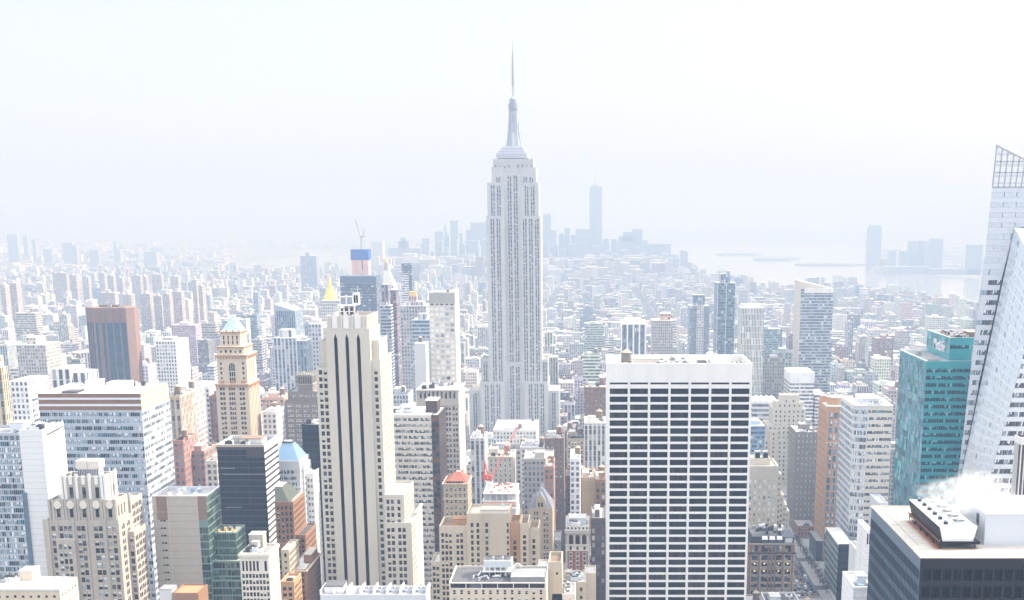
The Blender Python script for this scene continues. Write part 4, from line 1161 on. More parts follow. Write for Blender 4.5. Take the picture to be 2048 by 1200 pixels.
# ---- concrete slab with green glass sides
def green_glass():
    Y = 570; s = sc(Y)
    t = tower('glass_office', 'beige concrete slab with green glass corner, pipes and blue units on roof', 'office building', 303, 412, 992, Y, 22, 1205)
    x0, x1, y0, y1, z = t.box
    xc = U2X(394, 992, Y)
    fr, W, rot = frame('f', x0, xc, Y, Y + 22)
    kk = W / 330
    rs, q = [], V2Z(1040, Y)
    while q > t.zvis - 20: rs.append((q - .75, q)); q -= 15.9 * s
    t.punched(fr, W, rot, 0, z, [(50 * kk, 63 * kk), (68 * kk, 88 * kk)], rs, 'concrete', 'slot', .3)
    fquad(t.wall, fr, 30 * kk, 108 * kk, V2Z(1040, Y), V2Z(993, Y), 'roof_brown', -.02)
    fquad(t.wall, fr, 30 * kk, 108 * kk, V2Z(1024.3, Y), V2Z(1023.6, Y), 'concrete', -.035)
    for q in (110 * kk, W - .05): fbox(t.wall, fr, q - .05, q + .05, 0, z, -.06, 0, 'concrete_pale')
    f_, w_, _ = frame('l', x0, x1, Y, Y + 22); fquad(t.wall, f_, 0, w_, 0, z, 'concrete')
    f_, w_, _ = frame('b', x0, x1, Y, Y + 22); fquad(t.wall, f_, 0, w_, 0, z, 'concrete')
    fr, W, rot = frame('f', xc + .002, x1, Y, Y + 22)
    rs, q = [], V2Z(1040, Y); fh = 15.9 * s
    while q > 6: rs.append((q - fh + .5, q)); q -= fh
    t.punched(fr, W, rot, 0, V2Z(1040, Y), [(.1, W - .1)], rs, 'frame_green', 'green', .12)
    fquad(t.wall, fr, 0, W, V2Z(1040, Y), z, 'roof_brown')
    fr, W, rot = frame('r', xc, x1, Y, Y + 22)
    rs, q = [], z - .8
    while q > 6: rs.append((q - fh + .55, q)); q -= fh
    t.punched(fr, W, rot, 0, z, [(.1 + i * (W - .2) / 5 + .04, .1 + (i + 1) * (W - .2) / 5 - .04) for i in range(5)], rs, 'frame_green', 'green', .12)
    t.flat(x0, x1, y0, y1, z, 'concrete_pale', 'roof_grey', 1.3, .5)
    rnd = random.Random(5)
    m = MB()
    for i in range(10):
        q, r_ = x0 + 5 + rnd.random() * 14, Y + 4 + rnd.random() * 14
        m.cyl(q, r_, z - 1.3, z - .2 + rnd.random(), .9, .8, rnd.choice(['zinc_blue', 'metal_white', 'metal_grey', 'metal_panel_pale']), 10)
    t.part('roof_gear', m)
    # stepped green annex
    steps = [(430, 472, 1065, 8), (432, 479, 1122, 3), (436, 483, 1160, 0)]
    for i, (u0, u1, v, dy) in enumerate(steps):
        a, b, zz = px(u0, u1, v, Y + dy)
        a = x1 + .01
        sp = dict(fh=fh, ww=(b - a - .4) / 3 - .1, wh=fh - .6, bay=(b - a - .2) / 3, margin=.1, wset='green', dep=.15, top=.7)
        if i < 2: t.block(a, b, Y + dy, Y + 24 - i * .02, 0, zz, 'frame_green', 'roof_sand', {'f': sp, 'r': sp}, parapet=.8, zvis=t.zvis)
        else: t.block(a, b, Y + dy, Y + 24.05, 0, zz, 'frame_green', 'roof_sand', {'f': sp, 'r': sp}, parapet=.8, zvis=t.zvis)
    a, b, zz = px(430, 472, 1065, Y + 8)
    m = MB()
    for i in range(7): m.cyl(x1 + 1 + i * 1.1, Y + 12 + (i % 3) * 3, zz - .8, zz + .6 + (i % 2) * .9, .5, .7, 'gold_leaf' if i % 3 == 0 else 'slate_green', 7)
    t.part('roof_planting', m)
    keep_clear(x0, b + 3, Y, Y + 26)
    t.done()
green_glass()

# ---- black tower with striped west side
def black_tower():
    Y = 690; s = sc(Y)
    t = tower('black_tower', 'dark brown black office tower with white striped sunlit side', 'office tower', 433, 528, 889, Y, 30, 1085)
    x0, x1, y0, y1, z = t.box
    fr, W, rot = frame('f', x0, x1, Y, Y + 30)
    xm = W * .63
    fh = 12.75 * s
    rs, q = [], V2Z(900, Y)
    while q > t.zvis - 10: rs.append((q - fh + .55, q)); q -= fh
    cc = [(.25 + i * xm / 4 + .05, .25 + (i + 1) * xm / 4 - .05) for i in range(4)] + [(xm + .4, W - .3)]
    rs2 = rs[2:]
    t.punched(fr, W, rot, 0, z, cc, rs, 'metal_bronze', 'black_plate', .12)
    fquad(t.wall, fr, 0, W, V2Z(894, Y), z, 'brick_sand', -.02)
    fquad(t.wall, fr, W * .62, W, V2Z(915, Y), V2Z(894, Y), 'metal_bronze', -.025)
    for (q, w_, a) in ((936, .3, .06), (948, .9, .08), (1014, .36, .1)): fbox(t.wall, fr, W * a, W * (a + w_), V2Z(q + 1, Y), V2Z(q, Y), -.05, 0, 'metal_grey')
    fr, W, rot = frame('r', x0, x1, Y, Y + 30)
    fquad(t.wall, fr, 0, W, V2Z(898, Y), z, 'concrete_white')
    zt = V2Z(898, Y)
    q = zt
    while q > 0:
        a = max(q - fh * .5, 0); fquad(t.wall, fr, 0, W, a, q, 'concrete_white')
        b = max(a - fh * .5, 0)
        if a > 0:
            fquad(t.wall, fr, 0, W, b, a, 'metal_bronze', .25)
            t.wall.poly([fr(0, .25, b), fr(0, .25, a), fr(0, 0, a), fr(0, 0, b)], 'metal_bronze')
            t.wall.poly([fr(0, 0, b), fr(W, 0, b), fr(W, .25, b), fr(0, .25, b)], 'concrete_white')
        q = b
    for sd in 'lb':
        f_, w_, _ = frame(sd, x0, x1, Y, Y + 30); fquad(t.wall, f_, 0, w_, 0, z, 'metal_black')
    t.flat(x0, x1, y0, y1, z, 'concrete_pale', 'roof_dark', 1.5, .6)
    t.bulkhead(x0 + 9, x1 - 4, Y + 12, Y + 22, z - 1.5, z + .9, 'concrete_white', 'roof_brown')
    t.clutter(x0 + 2, x1 - 3, Y + 4, Y + 11, z - 1.5, 6, 8)
    t.done()
black_tower()

# ---- pale block with sloping blue metal roof
def blue_roof():
    Y = 735; s = sc(Y)
    t = tower('mansard_office', 'pale grey office block with sloping sky blue metal roof', 'office building', 545, 599, 922, Y, 26, 1110)
    x0, x1, y0, y1, z = t.box
    sp = dict(fh=13.0 * s, ww=3.2, wh=1.9, bay=3.4, margin=1.9, wset='ribbon_grey', dep=.3, top=5.4)
    t.block(x0, x1, y0, y1, 0, z, 'concrete_pale', 'roof_white', {'f': sp, 'r': dict(sp, bay=4, ww=1.7, margin=1)}, parapet=.5, zvis=t.zvis)
    a, b, zt = px(564, 584.5, 886, Y + 8)
    m = MB(); m.frustum((x0 + .8, x1 - .6, y0 + .8, y1 - 3), z - .1, (a, b, Y + 8, Y + 14), zt, 'zinc_blue', 'metal_dark')
    for i in range(12):
        q = i / 11
        m.bar((x0 + .8 + (x1 - x0 - 1.4) * q, y0 + .72, z), (a + (b - a) * q, Y + 7.95, zt), .12, 'zinc_blue')
    rf = t.part('mansard_roof', m)
    m = MB(); m.box(a - .3, b + .3, Y + 7.7, Y + 14.3, zt, zt + .5, 'metal_dark'); m.box(a + 1, b - 1, Y + 9, Y + 13, zt + .5, zt + 1, 'metal_panel_pale'); t.part('roof_light', m, rf)
    # wings stepping down west
    w1 = dict(fh=13.0 * s, ww=1.15, wh=1.7, bay=2.9, group=2, gap=.5, wset='sash_white', dep=.3, top=3.4)
    a, b, zz = px(585, 620, 944, Y + 5)
    t.block(x1 + .01, b - 3.4, Y + 5, Y + 30, 0, V2Z(930, Y + 5), 'concrete_pale', 'roof_grey', {'f': w1, 'r': w1}, parapet=.8, zvis=t.zvis)
    t.block(b - 3.39, b + 1.0, Y + 9, Y + 32, 0, V2Z(946, Y + 9), 'concrete_white', 'roof_white', {'f': w1, 'r': dict(w1, group=1, bay=4)}, parapet=.8, zvis=t.zvis)
    keep_clear(x0, b + 1, Y, Y + 32)
    # curved white roof frame in front of the gable
    m = MB()
    for i in range(6):
        m.bar((x0 + 3 + i * 1.7, Y - .4, V2Z(972, Y)), (x0 + 4.2 + i * 1.7, Y - .4, V2Z(985, Y)), .35, 'metal_white')
    m.bar((x0 + 3, Y - .4, V2Z(972, Y)), (x1 + 1, Y - .4, V2Z(975, Y)), .5, 'metal_white')
    m.bar((x0 + 4, Y - .4, V2Z(985, Y)), (x1 + 1, Y - .4, V2Z(984, Y)), .5, 'metal_white')
    t.part('roof_truss', m)
    t.done()
blue_roof()

# ---- orange brick block with slate hip
def orange_brick():
    Y = 640; s = sc(Y)
    t = tower('brick_tower', 'orange brick tower with dark green slate roof beside the blue roofed block', 'brick building', 549, 586, 1004, Y, 26, 1145)
    x0, x1, y0, y1, z = t.box
    sp = dict(fh=12.6 * s, ww=1.05, wh=1.9, bay=2.2, wset='sash', dep=.3, top=2.0)
    t.block(x0, x1, y0, y1, 0, z, 'brick_orange', 'roof_sand', sp, 'fr', parapet=.6, zvis=t.zvis)
    m = MB()
    zt = V2Z(974, Y + 7)
    a, b, _ = px(548, 566, 974, Y + 7)
    m.frustum((x0 + .2, x1 - 2.2, y0 + .3, y1 - 1), z - .2, (a, a + 3.5, Y + 8, y1 - 6), zt, 'slate_green', 'limestone_pale')
    t.part('hip_roof', m)
    m = MB()
    for i in range(7): m.box(x1 - .7, x1 - .1, y0 + .5 + i * 3.6, y0 + 2 + i * 3.6, z, z + 1.2, 'limestone_pale')
    t.part('parapet_block', m)
    a, b, zz = px(552, 607, 1087, Y - 3)
    t.block(x0, b - 3.0, Y - 3, Y - .01, 0, zz, 'brick_orange', 'roof_sand', {'f': dict(sp, top=1.8), 'r': sp}, parapet=.5, zvis=t.zvis)
    t.block(x1 + .01, b, Y + 2, Y + 28, 0, V2Z(1070, Y + 2), 'brick_orange', 'roof_dark', {'f': sp, 'r': sp}, parapet=.6, zvis=t.zvis)
    keep_clear(x0, b, Y - 3, Y + 28)
    t.done()
orange_brick()

def small_cream():
    Y = 520; s = sc(Y)
    t = tower('stone_block', 'short cream block with row of tall dark windows under a cornice', 'building', 479, 537, 1106, Y, 17, 1205)
    x0, x1, y0, y1, z = t.box
    W = x1 - x0
    zt = V2Z(1144, Y)
    fr, w, rot = frame('f', x0, x1, y0, y1)
    t.punched(fr, w, rot, zt, z, [(w * (.06 + i * .125), w * (.06 + i * .125) + w * .075) for i in range(5)] + [(w * .83, w * .83 + w * .09)], [(zt + .3, V2Z(1122, Y))], 'limestone_pale', 'arch_dark', .5)
    sp = dict(fh=13.5 * s, ww=1.15, wh=1.9, bay=w / 4.2, group=2, gap=.3, margin=.4, wset='sash', dep=.3, top=1.2)
    rs, q = [], zt - .8
    while q > 4: rs.append((q - 1.75, q)); q -= 13.4 * s
    t.punched(fr, w, rot, 0, zt, cols(w, w / 4.1, 1.05, .3, 2, .35), rs, 'limestone_pale', 'sash', .3)
    fr, w, rot = frame('r', x0, x1, y0, y1)
    rs, q = [], z - 4
    while q > 4: rs.append((q - 1.75, q)); q -= 13.4 * s
    t.punched(fr, w, rot, 0, z, cols(w, 2.6, 1.0, .6), rs, 'limestone_pale', 'sash', .3)
    for sd in 'lb':
        f_, w_, _ = frame(sd, x0, x1, y0, y1); fquad(t.wall, f_, 0, w_, 0, z, 'limestone_grey')
    t.wall.box(x0 - .5, x1 + .5, y0 - .5, y0 - .003, z - 1.6, z - .4, 'limestone_pale', bottom=True)
    t.wall.box(x1 + .003, x1 + .5, y0, y1, z - 1.6, z - .4, 'limestone_pale', bottom=True)
    t.flat(x0, x1, y0, y1, z, 'limestone_pale', 'roof_grey', .9, .5)
    t.bulkhead(x0 + 1.5, x0 + 7.2, y0 + 10, y0 + 16, z - .9, z + 5, 'concrete', 'roof_white')
    t.bulkhead(x0 + 3.2, x0 + 6, y0 + 7, y0 + 10, z - .9, z + 2.6, 'limestone_pale', 'roof_white')
    t.clutter(x0 + 1, x1 - 1, y0 + 2, y0 + 9, z - .9, 8, 11)
    t.done()
small_cream()

def brown_cornice():
    Y = 590; s = sc(Y)
    t = tower('brick_block', 'brown brick block with white flat roof and stone cornice', 'brick building', 577, 612, 1139, Y, 32, 1205)
    x0, x1, y0, y1, z = t.box
    sp = dict(fh=12.9 * s, ww=1.15, wh=1.75, bay=2.3, wset='sash', dep=.3, top=1.7)
    t.block(x0, x1, y0, y1, 0, z, 'brick_brown', 'roof_white', sp, 'fr', parapet=.5, zvis=t.zvis)
    t.wall.box(x0 - .6, x1 + .6, y0 - .6, y0 - .003, z - 1.1, z - .3, 'limestone_warm', bottom=True)
    t.wall.box(x1 + .003, x1 + .6, y0, y1, z - 1.1, z - .3, 'limestone_warm', bottom=True)
    t.bulkhead(x0 + 4.3, x1 - .2, y0 + 13, y0 + 28, z, z + 3.5, 'brick_orange', 'roof_sand')
    t.done()
    t = tower('brick_block', 'narrow cream tan block squeezed between cornice building and short cream block', 'building', 556, 578, 1106, 575, 26, 1205)
    x0, x1, y0, y1, z = t.box
    t.block(x0, x1 - 1.4, y0 + 6, y1, 0, z, 'brick_buff', 'roof_sand', dict(sp, bay=2.0), 'fr', parapet=.6, zvis=t.zvis)
    a, b, zz = px(560, 588, 1163, 566)
    t.block(a, b, 566, 580.9, 0, zz, 'brick_tan', 'roof_sand', dict(sp, ww=1.7, bay=2.6, top=2.4), 'fr', parapet=1.2, pw=.6, zvis=t.zvis)
    t.clutter(a + 1, b - 1, 568, 579, zz - 1.2, 3, 2)
    t.done()
brown_cornice()

# ---- black slab behind the striped tower, ornate grey building behind that
def black_slab():
    t = tower('dark_slab', 'plain black slab standing against the cream striped tower', 'office building', 603, 650, 849, 760, 22, 1090)
    x0, x1, y0, y1, z = t.box
    fr, W, rot = frame('f', x0, x1, y0, y1)
    rs, q = [], z - 4.5
    while q > t.zvis: rs.append((q - 2.6, q)); q -= 3.7
    t.block(x0, x1, y0, y1, 0, z, 'metal_black', 'roof_grey', dict(fh=3.7, ww=3.0, wh=2.7, bay=3.2, margin=.2, wset='black_plate', dep=.08, top=4), 'f', parapet=.8, zvis=t.zvis)
    t.clutter(x0 + 1, x1 - 4, y0 + 2, y1 - 2, z - .8, 4, 3)
    t.done()
    Y = 905; s = sc(Y)
    t = tower('ornate_block', 'ornate dark grey brick building with pinnacled crown and bright blinds', 'building', 568, 640, 803, Y, 40, 890)
    x0, x1, y0, y1, z = t.box
    sp = dict(fh=10.1 * s, ww=1.1, wh=1.9, bay=5.0, group=3, gap=.3, wset='sash_lit', dep=.35, top=2.2)
    t.block(x0, x1, y0, y1, 0, z, 'brick_grey', 'roof_grey', sp, 'fr', parapet=.8, zvis=t.zvis)
    a, b, z2 = px(575, 640, 783, Y + 3)
    t.block(a, b, Y + 3, Y + 38, z - .8, z2, 'brick_grey', 'roof_grey', sp, 'f', parapet=.8)
    a, b, z3 = px(594, 624, 750, Y + 6)
    t.block(a, b, Y + 6, Y + 30, z2 - .8, z3, 'brick_grey', 'roof_grey', dict(fh=30, ww=.7, wh=5.0, bay=1.7, wset='arch_dark', dep=.4, top=1.4), 'fr', parapet=1, pw=.4)
    m = MB()
    for i in range(8):
        q = a + (b - a) * i / 7
        m.box(q - .4, q + .4, Y + 5.6, Y + 6.3, z3 - .5, z3 + 1.7, 'limestone_grey')
        m.cyl(q, Y + 5.95, z3 + 1.7, z3 + 3.2, .45, 0, 'limestone_grey', 4)
    for i in range(6):
        q = Y + 8 + i * 4; m.box(b - .4, b + .3, q - .4, q + .4, z3 - .5, z3 + 1.9, 'limestone_grey')
    t.part('pinnacle_crown', m)
    m = MB(); m.box(a - .6, b + .6, Y + 5.5, Y + 31, z3 - 6.6, z3 - 6.1, 'limestone_grey', bottom=True); t.part('cornice', m)
    t.done()
black_slab()

# ---- curved ribbon block with dark glass end
def curved_block():
    Y = 780; s = sc(Y)
    t = tower('ribbon_block', 'curved cream banded office block with dark bronze end and brown penthouse', 'office building', 765, 863, 829, Y, 36, 1115)
    x0, x1, y0, y1, z = t.box
    W = x1 - x0
    n = 8
    pts = [(x0 + W * i / n, Y + 2.6 * ((i / n) ** 2.2) * 0 - 2.2 * math.sin(math.pi * i / n * .5)) for i in range(n + 1)]
    fh = 12.2 * s
    for i in range(n):
        a, b = Vector(pts[i]), Vector(pts[i + 1])
        d = b - a; L = d.length; d.normalize(); nn = Vector((d.y, -d.x))
        fr = (lambda a, d, nn: lambda s_, q, zz: (a.x + d.x * s_ - nn.x * q, a.y + d.y * s_ - nn.y * q, zz))(a, d, nn)
        rs, q = [], z - 1.9
        while q > max(t.zvis - 8, 4): rs.append((q - fh * .52, q)); q -= fh
        t.punched(fr, L, math.atan2(d.y, d.x), 0, z, [(.12, L - .12)], rs, 'limestone_pale', 'ribbon_grey', .35)
    ye = pts[-1][1]
    # bronze end bay
    a, b, _ = px(863, 877.5, 829, ye)
    a = pts[-1][0] + .02
    t.block(a, b, ye, y1, 0, z, 'metal_bronze', 'roof_white', {'f': dict(fh=fh, ww=(b - a) - .6, wh=fh * .62, bay=b - a, margin=0, wset='amber', dep=.2, top=1.2), 'r': dict(fh=fh * .5, ww=5.2, wh=fh * .27, bay=5.5, margin=.3, wset='amber', dep=.15, top=1.2)}, parapet=.6, zvis=t.zvis)
    t.wall.poly([(x0, y1, 0), (x0, Y, 0), (x0, Y, z), (x0, y1, z)], 'limestone_pale')
    t.wall.poly([(a, y1, 0), (x0, y1, 0), (x0, y1, z), (a, y1, z)], 'limestone_pale')
    t.roof.poly([(*p, z) for p in pts] + [(a, y1, z), (x0, y1, z)], 'roof_white')
    c, d, zz = px(851, 881, 802, Y + 8)
    t.bulkhead(c, d - 2, Y + 8, Y + 24, z, zz, 'brick_dark', 'roof_white', 'penthouse')
    c, d, zz = px(800, 824, 812, Y + 18)
    m = MB(); m.box(c, d, Y + 18, Y + 28, z, zz, 'metal_white', 'roof_white')
    for i in range(4): m.box(c + .8 + i * 1.6, c + 1.9 + i * 1.6, Y + 17.93, Y + 18, z + 1, zz - 1.2, 'glass_dark')
    t.part('plant_room', m)
    t.clutter(x0 + 4, x1 - 8, Y + 4, Y + 16, z, 8, 3)
    keep_clear(x0, b, Y - 3, y1)
    t.done()
curved_block()

# ---- stone block under the pale gridded tower, and that tower
def gridded_pair():
    Y = 930; s = sc(Y)
    t = tower('stone_block', 'tall stone block with colonnaded attic in front of the pale gridded tower', 'building', 833, 917, 780, Y, 42, 960)
    x0, x1, y0, y1, z = t.box
    zt = V2Z(797, Y)
    fr, W, rot = frame('f', x0, x1, y0, y1)
    t.punched(fr, W, rot, V2Z(812, Y), z, [(W * (.07 + i * .1) , W * (.07 + i * .1) + 1.5) for i in range(9)], [(zt, V2Z(783, Y))], 'limestone_grey', 'plate_dark', .6)
    sp = dict(fh=10.9 * s, ww=1.3, wh=2.2, bay=5.2, group=2, gap=.8, wset='sash', dep=.4, top=.8)
    rs, q = [], V2Z(814, Y)
    while q > t.zvis - 15: rs.append((q - 2.3, q)); q -= 10.9 * s
    t.punched(fr, W, rot, 0, V2Z(812, Y), cols(W, 5.0, 1.35, .4, 2, .7), rs, 'limestone_grey', 'sash', .4)
    for sd, wl_ in (('r', 'limestone_pale'), ('l', 'limestone_grey')):
        f_, w_, r_ = frame(sd, x0, x1, y0, y1)
        rs2, q = [], z - 3
        while q > t.zvis - 15: rs2.append((q - 2, q)); q -= 10.9 * s
        t.punched(f_, w_, r_, 0, z, cols(w_, 4.2, 1.3, 1), rs2, wl_, 'sash', .4)
    f_, w_, _ = frame('b', x0, x1, y0, y1); fquad(t.wall, f_, 0, w_, 0, z, 'limestone_grey')
    t.wall.box(x0 - .7, x1 + .7, y0 - .7, y1 + .7, z - .9, z, 'limestone_grey', 'limestone_pale', bottom=True)
    t.roof.poly([(x0, y0, z + .02), (x1, y0, z + .02), (x1, y1, z + .02), (x0, y1, z + .02)], 'roof_grey')
    t.wall.box(x0 - .5, x1 + .5, y0 - .5, y0 - .003, V2Z(810, Y) - .3, V2Z(808, Y), 'limestone_grey', bottom=True)
    t.clutter(x0 + 3, x1 - 3, y0 + 4, y1 - 4, z, 7, 4)
    t.done()
    Y = 1060; s = sc(Y)
    t = tower('gridded_tower', 'slender pale tower of square panes with louvred grey head', 'tower', 857.5, 910, 584, Y, 30, 775)
    x0, x1, y0, y1, z = t.box
    zl, zw = V2Z(607, Y), V2Z(610, Y)
    fr, W, rot = frame('f', x0, x1, y0, y1)
    kk = W / 52.5
    t.punched(fr, W, rot, V2Z(612, Y), z, [(kk * (2.2 + i * 10), kk * (2.2 + i * 10 + 6.5)) for i in range(5)], [(V2Z(610.6, Y), V2Z(607.2, Y))], 'limestone_pale', 'plate_dark', .5)
    for i in range(26): fbox(t.wall, fr, W * (i + .3) / 26, W * (i + .7) / 26, V2Z(606, Y), z - .8, -.25, 0, 'metal_grey')
    fh = 10.75 * s
    rs, q = [], V2Z(614, Y)
    while q > t.zvis - 30: rs.append((q - fh * .62, q)); q -= fh
    t.punched(fr, W, rot, 0, V2Z(612, Y), [(kk * (1.4 + i * 10), kk * (1.4 + i * 10 + 7.6)) for i in range(5)], rs, 'limestone_pale', 'pale_square', .35)
    for a in (0, 1): pass
    fr, w, rot = frame('r', x0, x1, y0, y1); fquad(t.wall, fr, 0, w, 0, z, 'concrete_white')
    for sd in 'lb':
        f_, w_, _ = frame(sd, x0, x1, y0, y1); fquad(t.wall, f_, 0, w_, 0, z, 'limestone_pale')
    t.flat(x0, x1, y0, y1, z, 'concrete_white', 'roof_white', 1.5, .5)
    m = MB(); m.bar((x1 - 5, Y + 4, z - 1), (x1 + .6, Y + 14, z + 2.2), 1.0, 'metal_white'); m.box(x1 - 7, x1 - 5.4, Y + 3, Y + 6, z - 1.5, z + 1.2, 'metal_dark'); t.part('window_cradle', m)
    t.done()
    t = tower('blank_slab', 'blank pale wall slab left of the pale gridded tower', 'building', 828, 851, 687, 1035, 26, 775)
    x0, x1, y0, y1, z = t.box
    t.block(x0, x1, y0, y1, 0, z, 'concrete_pale', 'roof_white', {'r': dict(fh=3.9, ww=1.6, wh=1.7, bay=5, wset='sash', dep=.3, top=3)}, parapet=.8, zvis=t.zvis)
    t.tank(x0 + 4, y0 + 8, z, 1.6, 2.6, 1.4)
    t.done()
gridded_pair()

# ---- red pyramid roof
def red_roof():
    Y = 720; s = sc(Y)
    t = tower('hip_roof_block', 'stone block with red tiled pyramid roof beside the curved office block', 'building', 886.5, 935, 969, Y, 22, 1050)
    x0, x1, y0, y1, z = t.box
    sp = dict(fh=12.6 * s, ww=1.15, wh=1.9, bay=2.5, wset='sash_white', dep=.35, top=2.0)
    t.block(x0, x1, y0, y1, 0, z, 'brick_sand', 'roof_sand', {'f': sp, 'r': dict(sp, bay=2.2)}, parapet=0, zvis=t.zvis)
    t.wall.box(x0 - .6, x1 + .6, y0 - .6, y1 + .6, z, z + .6, 'limestone_warm', bottom=True)
    t.wall.box(x0 - .4, x1 + .4, y0 - .4, y0 - .003, z - 8.6, z - 8.0, 'limestone_warm', bottom=True)
    cx, cy = (x0 + x1) / 2 + .7, Y + 11
    m = MB(); m.frustum((x0, x1, y0, y1), z + .6, (cx - 1.1, cx + 1.1, cy - 1, cy + 1), V2Z(942, cy), 'tile_red', 'limestone_pale')
    rf = t.part('pyramid_roof', m)
    m = MB()
    for i in range(6): m.box(x0 + 2.0 + i * 1.6, x0 + 3.0 + i * 1.6, y0 + .2, y0 + 1.6, z + .6, z + 1.9, 'metal_dark', 'tile_red')
    t.part('dormer', m, rf)
    t.done()
red_roof()

# ---- construction site with red tower crane (site building here, crane further down)
def site_building():
    Y = 690; s = sc(Y)
    t = tower('site_building', 'half finished white concrete frame with stacked materials below red crane', 'construction site', 966, 1032, 987, Y, 28, 1040)
    x0, x1, y0, y1, z = t.box
    zt = z
    for i in range(4):
        z1 = zt - i * 4.0
        t.roof.box(x0 - (i % 2) * .5, x1 + (i % 2) * .5, y0 - .4 * (i % 2), y1, z1 - .5, z1, 'concrete_white', bottom=True)
        for k in range(6):
            q = x0 + .6 + k * (x1 - x0 - 1.2) / 5
            t.wall.box(q - .3, q + .3, y0 + .3, y0 + .9, z1 - 4.0, z1 - .5, 'concrete_pale')
    t.wall.box(x0, x1, y0 + 3, y1, 0, zt - 1, 'concrete_pale')
    t.wall.box(x0, x1, y0 - .2, y0 + 3, 0, zt - 16, 'brick_red')
    m = MB(); rnd = random.Random(3)
    for i in range(40):
        q, r_ = x0 + 1 + rnd.random() * (x1 - x0 - 3), y0 + 1 + rnd.random() * 24
        m.box(q, q + rnd.uniform(.4, 2.4), r_, r_ + rnd.uniform(.3, 1.6), zt, zt + rnd.uniform(.3, 1.3), rnd.choice(['crane_red', 'netting_orange', 'metal_white', 'roof_sand', 'concrete_white', 'tile_red', 'frame_dark']))
    t.part('building_material', m, kind='stuff')
    m = MB()
    for k in range(9): 
        q = x0 + k * (x1 - x0) / 8; m.bar((q, y0 - .3, zt), (q, y0 - .3, zt + 1.2), .12, 'netting_orange')
    m.bar((x0, y0 - .3, zt + 1.1), (x1, y0 - .3, zt + 1.1), .15, 'netting_orange'); m.bar((x0, y0 - .3, zt + .5), (x1, y0 - .3, zt + .5), .15, 'netting_orange')
    m.box(x0, x1, y0 - .62, y0 - .5, zt - 6.2, zt - 4.6, 'netting_orange', bottom=True)
    t.part('guard_rail', m)
    t.done()
site_building()

